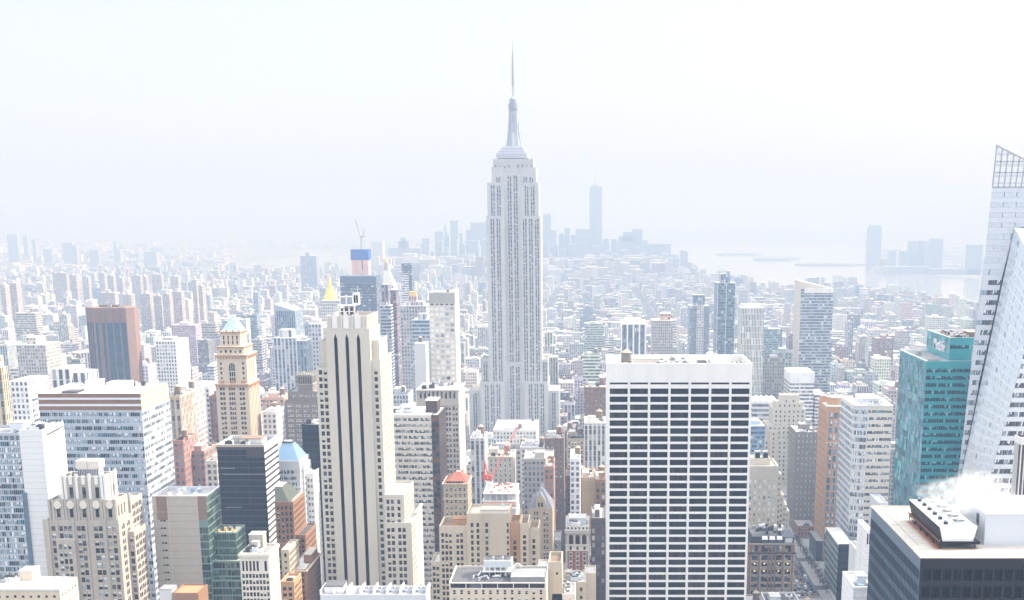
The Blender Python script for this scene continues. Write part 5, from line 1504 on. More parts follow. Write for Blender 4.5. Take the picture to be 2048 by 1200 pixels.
# ---- cream stepped block in the foreground centre, its plant floor in front
def cream_block():
    Y = 560; s = sc(Y)
    t = tower('stepped_block', 'sprawling cream stepped block with blank central wall', 'building', 933, 1018, 1027, Y, 20, 1205)
    wall = 'brick_buff'
    W1 = dict(fh=12.7 * s, ww=1.2, wh=1.75, bay=4.2, group=2, gap=.5, wset='sash', dep=.3, top=2)
    x0, x1, z = px(933, 1018, 1027, Y)
    fr, W, rot = frame('f', x0, x1, Y, Y + 20)
    k = W / 300
    rs, q = [], V2Z(1046, Y)
    while q > 8: rs.append((q - 1.8, q)); q -= 12.7 * s
    t.punched(fr, W, rot, 0, z, [(27 * k, 46 * k), (68 * k, 87 * k), (131 * k, 150 * k), (292 * k - .6, 299 * k - .2)], rs, wall, 'sash', .3)
    for q in (100, 122, 155): fbox(t.wall, fr, q * k - .2, q * k + .2, 0, z, -.25, 0, wall)
    for sd in 'rlb':
        f_, w_, _ = frame(sd, x0, x1, Y, Y + 20); fquad(t.wall, f_, 0, w_, 0, z, wall)
    t.flat(x0, x1, Y, Y + 20, z, wall, 'roof_sand', 1.2, .6)
    t.bulkhead(x0 + 6, x1 - .2, Y + .3, Y + 8, z - 1.2, z + 1.3, 'limestone_pale', 'roof_sand')
    m = MB(); m.cyl(x1 - 3.2, Y + 7, z + 1.6, z + 3.0, 1.1, .3, 'copper_green', 8); t.part('roof_vent', m)
    a, b, zz = px(878, 933, 1052, Y + 1)
    l1 = dict(W1, cols=lambda W: [(.8, 2.0), (2.5, 3.7), (4.2, 5.4), (7.4, 8.6), (9.1, 10.3)], top=3.2)
    t.block(a, x0 - .01, Y + 1, Y + 20, 0, zz, wall, 'roof_brown', {'f': l1}, parapet=2.2, pw=.6, zvis=None)
    t.bulkhead(a + 5.5, x0 - .4, Y + 6, Y + 14, zz - 2.2, zz + 1.6, 'brick_tan', 'brick_orange')
    c, d, z2 = px(862, 879, 1124, Y + 2)
    t.block(c, a - .01, Y + 2, Y + 20, 0, z2, wall, 'roof_white', {'f': dict(W1, group=1, bay=1.7)}, parapet=1, zvis=None)
    for (u0, u1, v, dy) in ((1018, 1040, 1045, 3), (1040, 1057, 1047, 1.5), (1057, 1077.5, 1056, 3)):
        a, b, zz = px(u0, u1, v, Y + dy)
        spx = dict(W1, group=1, bay=(b - a), margin=0, ww=1.3, top=5 if u0 > 1020 else 8)
        t.block(a + .01, b, Y + dy, Y + 19, 0, zz, wall if u0 != 1018 else 'brick_tan', 'roof_brown', {'f': spx, 'r': dict(W1, group=1, bay=4)}, parapet=1.8, pw=.5, zvis=None)
    keep_clear(U2X(862, 1124, Y), U2X(1078, 1056, Y), Y, Y + 22)
    t.done()
    # front block with the plant floor
    Y = 505; s = sc(Y)
    t = tower('plant_floor_block', 'low cream block with white steel plant deck, pipes and fans on its roof', 'building', 898, 1092, 1165, Y, 26, 1205)
    x0, x1, y0, y1, z = t.box
    W = x1 - x0
    zt = V2Z(1178, Y)
    fr, w, rot = frame('f', x0, x1, y0, y1)
    t.punched(fr, w, rot, zt, z, [(.4 + i * (w - .8) / 6 + .15, .4 + (i + 1) * (w - .8) / 6 - .15) for i in range(6)], [(zt + .35, z - .5)], 'limestone_pale', 'ribbon_brown', .4)
    rs, q = [], V2Z(1180, Y)
    while q > 6: rs.append((q - 1.9, q)); q -= 3.1
    t.punched(fr, w, rot, 0, zt, cols(w, 2.8, 1.15, .6, 1), rs, 'limestone_warm', 'sash_white', .3)
    for sd in 'rlb':
        f_, w_, r_ = frame(sd, x0, x1, y0, y1)
        t.punched(f_, w_, r_, 0, z, cols(w_, 3.2, 1.2, .6) if sd == 'r' else [], rs if sd == 'r' else [], 'limestone_warm', 'sash_white', .3)
    t.flat(x0, x1, y0, y1, z, 'limestone_pale', 'roof_dark', .8, .4)
    zr = z - .8
    m = MB()                                                             # fan deck on a white steel frame
    ax0, ax1, az = px(968, 1024, 1118, Y + 14)
    for i in range(6):
        q = ax0 + (ax1 - ax0) * i / 5
        for yy in (Y + 12, Y + 20): m.box(q - .18, q + .18, yy - .18, yy + .18, zr, az - 2.2, 'metal_white')
    m.box(ax0 - .5, ax1 + .5, Y + 11, Y + 21, zr + 2.0, zr + 2.3, 'metal_white', bottom=True)
    m.box(ax0, ax1, Y + 12, Y + 20, az - 3.0, az - .4, 'metal_panel_pale', 'metal_grey', bottom=True)
    dk = t.part('plant_deck', m)
    for i in range(3):
        f = MB(); cx = ax0 + (ax1 - ax0) * (i + .5) / 3
        f.cyl(cx, Y + 16, az - .4, az + .7, 1.5, 1.6, 'metal_grey', 14, 'metal_dark'); t.part('fan', f, dk)
    m = MB(); rnd = random.Random(12)
    for i in range(16):
        a = Vector((x0 + 8 + rnd.random() * 14, Y + 3 + rnd.random() * 10, zr + .4 + rnd.random() * 1.4))
        b = a + Vector((rnd.uniform(-4, 4), rnd.uniform(0, 5), rnd.uniform(-.3, .5)))
        m.bar(a, b, rnd.uniform(.25, .5), rnd.choice(['metal_silver', 'metal_white', 'metal_panel_pale', 'metal_dark']))
    t.part('pipe_rack', m)
    pts = [Vector((ax1 + 2.2 + 1.4 * math.cos(q), Y + 15, zr + 3.2 + 1.4 * math.sin(q))) for q in [math.pi * (1.5 - i * .25) for i in range(7)]]
    m = MB()
    for a, b in zip(pts, pts[1:]): m.bar(a, b, .5, 'metal_white')
    t.part('bent_duct', m)
    t.bulkhead(x1 - 14, x1 - .7, Y + 2, Y + 15, zr, z + 1.4, 'roof_grey', 'roof_grey')
    t.done()
    t = tower('lift_house', 'plain cream box with one small window beside the plant deck', 'building', 1097, 1124, 1124, 530, 18, 1205)
    x0, x1, y0, y1, z = t.box
    t.block(x0, x1, y0, y1, 0, z, 'brick_buff', 'roof_brown', {'f': dict(fh=60, ww=.9, wh=1.3, bay=9, wset='sash', dep=.3, top=4.2, cols=lambda W: [(W * .55, W * .55 + .9)])}, parapet=1.4, pw=.5)
    a, b, zz = px(1075, 1097, 1136, 534)
    t.block(a, x0 - .01, 534, 548, 0, zz, 'limestone_warm', 'roof_white', parapet=.6)
    t.done()
cream_block()

# ---- steep slate roof with gable
def fan_roof():
    Y = 470; s = sc(Y)
    t = tower('plant_roof_block', 'white roof with beams and round fans just inside the lower border below striped tower', 'building', 640, 852, 1184, Y, 12, 1205)
    x0, x1, y0, y1, z = t.box
    t.block(x0, x1, y0, y1, 0, z - 1, 'concrete_pale', 'roof_grey', parapet=.3)
    for i in range(9):
        q = x0 + (x1 - x0) * i / 8; m = MB(); m.box(q - .25, q + .25, y0 + .5, y1 - .5, z - 1.3, z + .5, 'metal_white'); t.part('roof_beam', m)
        if 2 < i < 8:
            m = MB(); c = q + (x1 - x0) / 16; m.cyl(c, y0 + 6, z - 1.3, z + .1, 1.6, 1.7, 'metal_panel_pale', 16, 'metal_dark'); f = t.part('fan', m)
            m = MB(); m.bar((c - 1.5, y0 + 6, z + .15), (c + 1.5, y0 + 6, z + .15), .2, 'metal_white'); m.bar((c, y0 + 4.5, z + .15), (c, y0 + 7.5, z + .15), .2, 'metal_white'); t.part('fan_guard', m, f)
    t.bulkhead(x0 + 1, x0 + 8, y0 + 3, y1 - 1, z - 1.3, z + 1.2, 'metal_white', 'roof_dark', 'plant_room')
    t.done()
    t = tower('brick_box', 'small orange brick roof house at the lower border before the concrete slab', 'brick building', 345, 396, 1186, 530, 14, 1205)
    x0, x1, y0, y1, z = t.box
    t.block(x0, x1, y0, y1, 0, z, 'brick_orange', 'brick_tan', parapet=.5)
    a, b, zz = px(318, 343, 1180, 534); t.bulkhead(a, b, 534, 541, 0, zz, 'metal_panel_pale', 'roof_grey', 'plant_room')
    t.done()
fan_roof()
def low_roofs():
    for nm, lab, u0, u1, v, Y, d, w in (('low_block', 'low block with white cluttered plant roof below the arcaded building', 1126, 1172, 1164, 560, 20, 'brick_buff'), ('roof_house_block', 'small beige box house at the foot of the white grid slab', 1169, 1192, 1146, 575, 14, 'limestone_warm'), ('low_block', 'low white roofed block at lower border by the lift house', 1104, 1150, 1188, 530, 18, 'limestone_pale')):
        t = tower(nm, lab, 'building', u0, u1, v, Y, d, 1205)
        x0, x1, y0, y1, z = t.box
        t.block(x0, x1, y0, y1, 0, z, w, 'roof_white', dict(fh=3.6, ww=1.1, wh=1.7, bay=2.6, wset='sash', dep=.3, top=2.5) if d > 15 else None, 'f', parapet=.8)
        if d > 15:
            t.clutter(x0 + .8, x1 - .8, y0 + 1, y1 - 1, z - .8, 9, 3)
            t.bulkhead(x0 + 1, x0 + 3.5, y0 + 8, y0 + 12, z - .8, z + 2, 'brick_tan', 'roof_sand')
        t.done()
low_roofs()
def chateau():
    Y = 640; s = sc(Y)
    t = tower('slate_roof_block', 'cream block with steep blue grey slate roof and stone gable', 'building', 1058, 1105, 1017, Y, 20, 1130)
    x0, x1, y0, y1, z = t.box
    sp = dict(fh=12.2 * s, ww=1.05, wh=1.8, bay=3.9, group=2, gap=.35, wset='sash_white', dep=.3, top=1.6)
    t.block(x0, x1, y0, y1, 0, z, 'brick_sand', 'roof_grey', {'f': sp, 'l': sp}, parapet=0, zvis=t.zvis)
    cx, cy = U2X(1083, 977, Y + 9), Y + 10
    m = MB(); m.frustum((x0, x1, y0, y1), z + .003, (cx - .6, cx + .6, cy - .4, cy + 3), V2Z(976, cy), 'slate_blue'); rf = t.part('slate_roof', m)
    m = MB(); gx = U2X(1081, 1017, Y); w = 2.3; zt = z + 4.2
    m.box(gx - w, gx + w, Y - .15, Y + 4, z - .4, zt, 'brick_sand'); 
    m.poly([(gx - w, Y - .15, zt), (gx + w, Y - .15, zt), (gx, Y - .15, zt + 3.4)], 'brick_sand')
    m.poly([(gx + w, Y - .15, zt), (gx + w, Y + 6, zt), (gx, Y + 6, zt + 3.4), (gx, Y - .15, zt + 3.4)], 'slate_blue')
    m.poly([(gx - w, Y + 6, zt), (gx - w, Y - .15, zt), (gx, Y - .15, zt + 3.4), (gx, Y + 6, zt + 3.4)], 'slate_blue')
    for q in (-1.2, .3): m.box(gx + q, gx + q + .9, Y - .2, Y - .151, z + .8, z + 3.0, 'glass_brown')
    t.part('gable', m, rf)
    t.done()
chateau()

# ---- narrow red and cream arcaded building
def arcaded():
    Y = 600; s = sc(Y)
    t = tower('arcaded_block', 'narrow red brick and cream building with three arches under its cornice', 'building', 1131.5, 1178.5, 1052, Y, 22, 1160)
    x0, x1, y0, y1, z = t.box
    fr, W, rot = frame('f', x0, x1, y0, y1)
    za, zb, zc_ = V2Z(1067, Y), V2Z(1090, Y), V2Z(1102, Y)
    t.punched(fr, W, rot, V2Z(1062, Y), z, cols(W, W / 6, .8, .2), [(V2Z(1059, Y), V2Z(1054.5, Y))], 'limestone_pale', 'sash', .3)
    fquad(t.wall, fr, 0, W, za, V2Z(1062, Y), 'limestone_pale')
    fquad(t.wall, fr, 0, W, zb, za, 'limestone_grey')
    for i in range(3):
        q = W * (.22 + i * .28)
        pts = [(q - 1.0, zb + .5), (q + 1.0, zb + .5)] + [(q + math.cos(j * math.pi / 8), za - 1.6 + math.sin(j * math.pi / 8)) for j in range(9)]
        t.wall.poly([fr(a, -.04, b) for a, b in pts], 'glass_brown')
        fbox(t.wall, fr, q - 1.55, q - 1.1, zb, za - 1.2, -.35, 0, 'limestone_pale')
    fbox(t.wall, fr, W - .9, W - .3, zb, za - 1.2, -.35, 0, 'limestone_pale')
    t.punched(fr, W, rot, zc_, zb, cols(W, W / 3, 1.0, .6), [(zc_ + .5, zb - .6)], 'limestone_pale', 'sash', .3)
    rs, q = [], V2Z(1105, Y)
    while q > 5: rs.append((q - 1.5, q)); q -= 9.7 * s
    cs3 = cols(W, W / 3, 1.35, .6)
    t.punched(fr, W, rot, 0, zc_, cs3, rs, 'brick_red', 'sash_white', .3)
    for a, b in cs3:
        for c, d in rs:
            for (p, q_, r_, s_) in ((a - .22, a, c, d), (b, b + .22, c, d), (a - .22, b + .22, d, d + .25), (a - .22, b + .22, c - .25, c)):
                fbox(t.wall, fr, p, q_, r_, s_, -.08, 0, 'limestone_pale')
    for q in (0, W - .7): fbox(t.wall, fr, q + .01, q + .69, 0, zc_, -.06, 0, 'limestone_pale')
    f_, w_, r_ = frame('r', x0, x1, y0, y1); fquad(t.wall, f_, 0, w_, 0, z, 'limestone_grey')
    f_, w_, r_ = frame('l', x0, x1, y0, y1); fquad(t.wall, f_, 0, w_, 0, z, 'brick_red')
    f_, w_, r_ = frame('b', x0, x1, y0, y1); fquad(t.wall, f_, 0, w_, 0, z, 'brick_red')
    for v, o in ((1061.5, .7), (1066, .5), (1091, .4), (1102, .35)):
        zz = V2Z(v, Y); t.wall.box(x0 - o, x1 + o, y0 - o, y0 - .003, zz, zz + .5, 'limestone_pale', bottom=True)
    t.flat(x0, x1, y0, y1, z, 'limestone_pale', 'roof_white', .8, .4)
    a, b, zz = px(1138, 1172, 1036, Y + 8)
    t.bulkhead(a, b, Y + 6, Y + 16, z - .8, zz, 'metal_panel_pale', 'roof_white', 'penthouse')
    t.clutter(x0 + 1, x1 - 1, Y + 1, Y + 6, z - .8, 5, 7)
    t.done()
arcaded()
# ---- cream stepped block right of the white grid slab
def right_group():
    Y = 800; s = sc(Y)
    t = tower('stepped_block', 'cream stepped block with two grey cooling boxes on top', 'building', 1490, 1557, 932, Y, 30, 1070)
    wall = 'limestone_cream'
    x0, x1, z = px(1485, 1557, 932, Y)
    sp = dict(fh=11.8 * s, ww=1.2, wh=2.0, bay=3.1, wset='pale_square', dep=.25, top=8.5, pier=(1.0, .35, wall))
    t.block(x0, x1, Y, Y + 28, 0, z, wall, 'roof_sand', sp, 'fr', parapet=1, zvis=t.zvis)
    for (u, v, dy) in ((1563, 948, 2), (1568, 990, 3), (1574, 1009, 4), (1579, 1022, 5)):
        a, b, zz = px(1557, u, v, Y + dy)
        t.block(x1 - .3 * dy, b, Y + dy, Y + 28 - dy * .1, 0, zz, wall, 'roof_sand', dict(fh=11.8 * s, ww=1.0, wh=1.7, bay=2.2, wset='sash', dep=.3, top=1.8), 'fr', parapet=.6, zvis=t.zvis)
    a, b, zz = px(1503, 1541, 917, Y + 8)
    t.block(a, b, Y + 8, Y + 22, z - 1, zz, wall, 'roof_sand', parapet=.6)
    for i in range(2):
        c, d, zt = px(1510 + i * 16, 1521 + i * 16, 903, Y + 10)
        m = MB(); m.box(c, d, Y + 10, Y + 15, zz - .6, zt, 'metal_silver', 'metal_grey'); m.box(c + .4, d - .4, Y + 9.9, Y + 9.98, zz, zt - 1, 'glass_black')
        t.part('cooling_unit', m)
    t.done()

    Y = 1300; s = sc(Y)
    t = tower('setback_tower', 'beige setback tower with plain box crown behind cream stepped block', 'tower', 1530, 1625, 880, Y, 44, 1010)
    W1 = dict(fh=9.3 * s, ww=1.5, wh=2.3, bay=4.4, wset='sash', dep=.35, top=2)
    wall = 'limestone_cream'
    for (u0, u1, v, dy, d) in ((1527, 1628, 880, 0, 40), (1534, 1620, 850, 3, 36), (1546, 1612, 817, 6, 30), (1553, 1606, 805, 8, 26)):
        a, b, zz = px(u0, u1, v, Y + dy)
        t.block(a, b, Y + dy, Y + dy + d, max(0, zz - 40) if v < 880 else 0, zz, wall, 'roof_sand', W1, 'fl', parapet=.7, zvis=t.zvis if v == 880 else None)
    a, b, zz = px(1561.5, 1599, 790, Y + 10)
    t.block(a, b, Y + 10, Y + 26, zz - 14, zz, 'limestone_cream', 'roof_sand', {'f': dict(W1, bay=9, top=5)}, parapet=.8)
    for (u0, u1, v, dy) in ((1540, 1555, 862, -2), (1578, 1592, 858, -2)):
        a, b, zz = px(u0, u1, v, Y + dy)
        t.block(a, b, Y + dy, Y - .01, 0, zz, 'limestone_warm', 'copper_green', W1, 'f', parapet=.5, zvis=t.zvis)
    t.done()

    Y = 1100; s = sc(Y)
    t = tower('brick_tower', 'grey brown brick tower of plain rows of small bright windows', 'tower', 1592, 1638, 864, Y, 40, 1065)
    x0, x1, y0, y1, z = t.box
    sp = dict(fh=11.9 * s, ww=1.3, wh=2.1, bay=3.6, group=1, wset='sash_lit', dep=.3, top=2.2)
    t.block(x0, x1, y0, y1, 0, z, 'brick_grey', 'roof_white', {'f': sp, 'l': sp}, parapet=.7, zvis=t.zvis)
    a, b, zz = px(1600, 1620, 849, Y + 14)
    t.bulkhead(a, b, Y + 14, Y + 26, z - .7, zz, 'brick_grey', 'roof_white')
    t.bulkhead(a + 6, b + 1, Y + 15, Y + 24, zz + .35, zz + 3.5, 'metal_grey', 'roof_white')
    t.clutter(x0 + 1, x1 - 1, Y + 2, Y + 13, z - .7, 6, 5)
    t.done()

    Y = 1000; s = sc(Y)
    t = tower('brick_tower', 'slim orange tan tower with octagonal top and dark window strips', 'tower', 1655, 1700, 814, Y, 40, 1115)
    x0, x1, y0, y1, z = t.box
    sp = dict(fh=15.0 * s, ww=2.7, wh=12.0 * s, bay=4.1, wset='blue', dep=.6, top=4.5)
    t.block(x0, x1, y0, y1, 0, z, 'brick_tan', 'roof_grey', {'f': sp, 'l': dict(sp, bay=4.6, ww=2.2)}, parapet=.8, zvis=t.zvis)
    t.wall.box(x0 - .6, x1 + .6, y0 - .6, y1 + .6, z + .003, z + .8, 'limestone_pale', bottom=True)
    zb = V2Z(1046 - 160, Y)
    t.wall.box(x0 - .4, x1 + .4, y0 - .4, y0 - .003, zb, zb + .6, 'limestone_pale', bottom=True)
    cx, cy = x0 + 8.5, Y + 11
    zt = V2Z(790, cy)
    m = MB(); m.cyl(cx, cy, z + .8, zt - 1.5, 7.4, 7.4, 'brick_tan', 8); m.cyl(cx, cy, zt - 1.5, zt - .9, 7.9, 7.9, 'limestone_pale', 8)
    for i in range(8):
        q = 2 * math.pi * i / 8; m.bar((cx + 7.4 * math.cos(q), cy + 7.4 * math.sin(q), zt - .9), (cx + 7.4 * math.cos(q), cy + 7.4 * math.sin(q), zt + 1.4), .4, 'limestone_pale')
        q2 = 2 * math.pi * (i + 1) / 8; m.bar((cx + 7.4 * math.cos(q), cy + 7.4 * math.sin(q), zt + 1.3), (cx + 7.4 * math.cos(q2), cy + 7.4 * math.sin(q2), zt + 1.3), .4, 'limestone_pale')
    t.part('octagon_crown', m)
    m = MB(); m.box(x0 - 1.5, x0 + 3.5, Y + 20, Y + 30, z + .8, z + 6, 'brick_tan', 'limestone_pale'); t.part('bulkhead', m)
    a, b, zz = px(1632, 1655, 1140, 960)
    t.wall.box(x0 - 5, x0 - .01, Y - 3, Y + 30, 0, 16, 'granite_black', 'roof_grey')
    t.done()

    Y = 930; s = sc(Y)
    t = tower('glass_office', 'pale cream and glass faceted office tower left of the teal building', 'office tower', 1709, 1786, 813, Y, 55, 1090)
    x0, x1, y0, y1, z = t.box
    xm = U2X(1736, 813, Y)
    fh = 14.4 * s
    P = [(x0, Y + 3.5), (xm, Y), (x1, Y), (x1, y1), (x0, y1)]
    for i, (wall, ws, vis) in enumerate((('metal_panel_pale', 'ribbon_sky', .62), ('limestone_pale', 'pale_ribbon', .42), ('metal_panel_pale', 'ribbon_sky', .5), ('concrete_pale', None, 0), ('metal_panel_bright', 'ribbon_sky_dark', .66))):
        a, b = Vector(P[i]), Vector(P[(i + 1) % 5])
        d = b - a; L = d.length; d.normalize(); nn = Vector((d.y, -d.x))
        fr = (lambda a, d, nn: lambda s_, q, zz: (a.x + d.x * s_ - nn.x * q, a.y + d.y * s_ - nn.y * q, zz))(a, d, nn)
        if ws is None: fquad(t.wall, fr, 0, L, 0, z, wall); continue
        rs, q = [], z - 2.6
        while q > t.zvis - 20: rs.append((q - fh * vis, q)); q -= fh
        n = max(2, round(L / 6.0))
        cc = [(.2 + (L - .4) * k / n + .12, .2 + (L - .4) * (k + 1) / n - .12) for k in range(n)]
        t.punched(fr, L, math.atan2(d.y, d.x), 0, z, cc, rs, wall, ws, .25)
    t.roof.poly([(*p, z) for p in P], 'roof_white')
    for i in range(5):
        a, b = P[i], P[(i + 1) % 5]
        t.wall.bar((*a, z + .3), (*b, z + .3), .6, 'limestone_pale')
    t.bulkhead(x0 + 8, x1 - 6, Y + 14, Y + 40, z, z + 3.5, 'metal_panel_pale', 'roof_white')
    t.clutter(x0 + 4, x1 - 3, Y + 4, Y + 13, z, 8, 3)
    t.clutter(x0 + 3, x1 - 3, Y + 41, Y + 52, z, 5, 4)
    t.done()
right_group()

# ---- teal glass building with its sign
def teal_building():
    Y = 720; s = sc(Y)
    t = tower('teal_office', 'teal green glass office tower with white lettered sign on its upper block', 'office tower', 1853, 2010, 722, Y, 64, 1010)
    x0, x1, y0, y1, z = t.box
    fh = 14.7 * s
    def glass(x0, x1, y0, y1, z0, z1, zlo):
        for sd in 'flrb':
            fr, W, rot = frame(sd, x0, x1, y0, y1)
            if sd in 'fl':
                rs, q = [], z1 - 4.2 if sd == 'f' else z1 - 1.0
                while q - fh > max(zlo, 2): rs.append((q - fh * (.52 if sd == 'f' else .97), q)); q -= fh
                n = max(1, round(W / (8.0 if sd == 'f' else 9.5)))
                cc = [(.1 + (W - .2) * k / n + .05, .1 + (W - .2) * (k + 1) / n - .05) for k in range(n)]
                t.punched(fr, W, rot, z0, z1, cc, rs, 'glass_teal_spandrel', 'teal_vision' if sd == 'f' else 'teal_mirror', .08)
                for k in range(int(W / 1.6)):
                    fbox(t.wall, fr, .2 + k * 1.6, .28 + k * 1.6, z1 - 4.0, z1 - .02, -.05, 0, 'glass_teal_light')
            else: fquad(t.wall, fr, 0, W, z0, z1, 'glass_teal_spandrel')
    glass(x0, x1, y0, y1, 0, z, t.zvis - 15)
    t.flat(x0, x1, y0, y1, z, 'concrete_white', 'roof_grey', 1.2, .6)
    X2, Yb = U2X(1901, 675, Y + 14), Y + 14
    z2 = V2Z(675, Yb)
    glass(X2, x1 + 6, Yb, y1 + 2, z - 1.2, z2, z)
    t.flat(X2, x1 + 6, Yb, y1 + 2, z2, 'concrete_white', 'roof_brown', 1.6, .6)
    t.clutter(X2 + 3, x1 - 12, Yb + 4, y1 - 4, z2 - 1.6, 12, 7)
    t.bulkhead(X2 + 14, X2 + 22, Yb + 14, Yb + 26, z2 - 1.6, z2 + 1.6, 'roof_brown', 'roof_sand')
    m = MB()
    for i in range(8): m.box(x0 + 3 + i * .8, x0 + 3.4 + i * .8, y0 + 4, y0 + 9, z - 1.2, z - .1, 'metal_dark')
    t.part('louvre_pit', m)
    m = MB(); m.box(x0 + 5, x0 + 7, y0 + 40, y0 + 46, z - 1.2, z + 1.4, 'metal_grey'); t.part('window_cradle', m)
    cu = bpy.data.curves.new('sign_lettering', 'FONT')
    cu.body = 'MetLife'; cu.size = 8.0; cu.extrude = .25; cu.offset = .06; cu.align_x = 'CENTER'; cu.align_y = 'CENTER'
    cu.materials.append(MATS['metal_white'])
    tmp = bpy.data.objects.new('sign_lettering', cu); COL.objects.link(tmp)
    me = bpy.data.meshes.new_from_object(tmp.evaluated_get(bpy.context.evaluated_depsgraph_get())); bpy.data.objects.remove(tmp)
    o = bpy.data.objects.new('sign_lettering', me)
    o.parent = t.root
    fy = Yb + (y1 + 2 - Yb) * .42
    o.location = (X2 - .32 - t.L[0], fy - t.L[1], z2 - 6.5)
    o.rotation_euler = (math.pi / 2, 0, -math.pi / 2)
    COL.objects.link(o)
    t.done()
teal_building()

# ---- faceted crystal tower with open lattice crown at the right border
def crystal():
    Yc = 640
    t = tower('crystal_tower', 'faceted white glass skyscraper with pointed lattice crown at the right border', 'skyscraper', 1912, 2110, 600, Yc, 70, 1000)
    s = sc(Yc)
    fh = 19.4 * s
    raw = []
    def facet(bl, br, tr, tl, nb, z_step, vis, wset, wall, frac=(0, 1)):
        """storeys laid across a leaning four cornered face"""
        bl, br, tr, tl = (Vector(p) for p in (bl, br, tr, tl))
        def P(a, b): return (bl.lerp(br, a)).lerp(tl.lerp(tr, a), b)
        H = max(tl.z - bl.z, tr.z - br.z)
        n = int(H / z_step)
        for k in range(n):
            b0, b1 = k / n, (k + vis) / n
            b2 = (k + 1) / n
            t.wall.poly([P(0, b1), P(1, b1), P(1, b2), P(0, b2)], wall)
            for i in range(nb):
                a0, a1 = i / nb, (i + 1) / nb
                q = [P(a0 + .004, b0), P(a1 - .004, b0), P(a1 - .004, b1), P(a0 + .004, b1)]
                if frac[0] <= (i + .5) / nb <= frac[1]: raw.append((q, wset))
                else: t.wall.poly([P(a0, b0), P(a1, b0), P(a1, b1), P(a0, b1)], 'glass_pale' if (i + k) % 3 else 'glass_sky')
    def A_(u, v, Y): return at(u, v, Y)
    ya = 666
    # north face with its leaning edge
    nb_pts = [(1985, 374), (1976, 455), (1966, 550), (1953, 650), (1940, 750), (1926, 870), (1912, 985), (1888, 1200)]
    nb_pts.insert(1, nb_pts[1])
    cr = [(2110, 374), (2110, 455), (2029, 455), (2005, 550), (1984, 650), (1961, 750), (1938, 870), (1915, 985), (1889, 1200)]
    for i in range(len(nb_pts) - 1):
        if i == 1: continue
        (ua, va), (ub, vb_) = nb_pts[i], nb_pts[i + 1]
        (ca, _), (cb, _) = cr[i], cr[i + 1]
        facet(A_(ub, vb_, ya), A_(cb, vb_, ya), A_(ca, va, ya), A_(ua, va, ya), 5 if i == 0 else (3 if i < 6 else 2), fh, .5, 'crystal' if i >= 3 else 'pale_mirror', 'metal_panel_pale', (.4, 1) if i >= 3 else (0, 1))
        # receding east side of the same edge
        p, q = A_(ua, va, ya), A_(ub, vb_, ya)
        facet((q.x + 18.5, ya + 60, q.z), q, p, (p.x + 18.5, ya + 60, p.z), 4, fh, .5, 'pale_mirror', 'glass_pale')
    # the bright leaning shard
    B = [(2029, 455, ya - .6), (1915, 985, ya - .6), (1889, 1200, ya - .6)]
    Cq = [(2088, 560, 642), (1972, 985, 640), (1930, 1200, 640)]
    top = A_(2100, 470, 650)
    facet(A_(*B[1]), A_(*Cq[1]), A_(*Cq[0]), A_(*B[0]), 5, fh, .55, 'pale_mirror', 'glass_pale')
    facet(A_(*B[2]), A_(*Cq[2]), A_(*Cq[1]), A_(*B[1]), 4, fh, .5, 'pale_mirror', 'glass_pale')
    # front face of dark windows
    facet(A_(1972, 985, 640), A_(2120, 985, 640), A_(2160, 560, 642), A_(2088, 560, 642), 9, fh, .52, 'crystal', 'metal_panel_bright')
    facet(A_(1930, 1200, 640), A_(2110, 1200, 640), A_(2120, 985, 640), A_(1972, 985, 640), 9, fh, .52, 'crystal', 'metal_panel_bright')
    t.wall.poly([A_(2029, 455, ya - .6), A_(2088, 560, 642), A_(2160, 560, 642), A_(2160, 470, 660)], 'glass_pale')
    # back and top so that the volume closes
    pt = A_(1985, 374, ya); pr = A_(2140, 374, ya)
    t.roof.poly([pt, pr, (pr.x, ya + 60, pr.z), (pt.x + 18.5, ya + 60, pt.z)], 'roof_white')
    t.wall.poly([(pr.x, ya + 60, 0), (pt.x - 2, ya + 60, 0), (pt.x + 18.5, ya + 60, pt.z), (pr.x, ya + 60, pr.z)], 'metal_panel_pale')
    t.wall.poly([(pr.x, 642, 0), (pr.x, ya + 60, 0), (pr.x, ya + 60, pr.z), (pr.x, ya, pr.z), (pr.x, 642, pr.z - 40)], 'metal_panel_pale')
    # lattice crown
    m = MB(); g = MB()
    def edge(v): return 1985 + (1993.5 - 1985) * (374 - v) / (374 - 291)
    def topv(u): return 291 + (u - 1993.5) * .50
    for i in range(12):
        u = 1993.5 + i * 11.5
        m.bar(A_(edge(374) + i * 11.5, 374, ya), A_(u, topv(u), ya), .42, 'metal_silver')
    for v in (374, 366, 352, 345, 330, 323, 308):
        u0 = edge(v)
        ua = max(u0, 1993.5 + (v - 291) / .5 - 1000)
        ue = 2125 if v > topv(2125) else 1993.5 + (v - 291) / .5
        m.bar(A_(u0, v, ya), A_(ue, v, ya), .42 if v in (374, 345, 323) else .28, 'metal_silver')
    m.bar(A_(1993.5, 291, ya), A_(2125, topv(2125), ya), .5, 'metal_silver')
    m.bar(A_(1985, 374, ya), A_(1993.5, 291, ya), .5, 'metal_silver')
    for (u, v) in ((1985, 374), (1993.5, 291)):
        p = A_(u, v, ya); m.bar(p, (p.x + 19, ya + 55, p.z - 4), .45, 'metal_silver')
    lat = t.part('crown_lattice', m)
    g.poly([A_(1985.4, 374, ya + .4), A_(2125, 374, ya + .4), A_(2125, topv(2125), ya + .4), A_(1993.5, 291, ya + .4)], 'crown_glass')
    t.part('crown_glass', g, lat)
    # hand out the panes: the largest in view by themselves
    def vis(q):
        c = sum((Vector(p) for p in q[0]), Vector()) / 4
        u, v = proj(*c)
        ar = ((q[0][1] - q[0][0]).cross(q[0][3] - q[0][0])).length
        return ar if 0 < u < 2048 and 0 < v < 1000 else 0
    raw.sort(key=lambda r: (r[1] != 'crystal', -vis(r)))
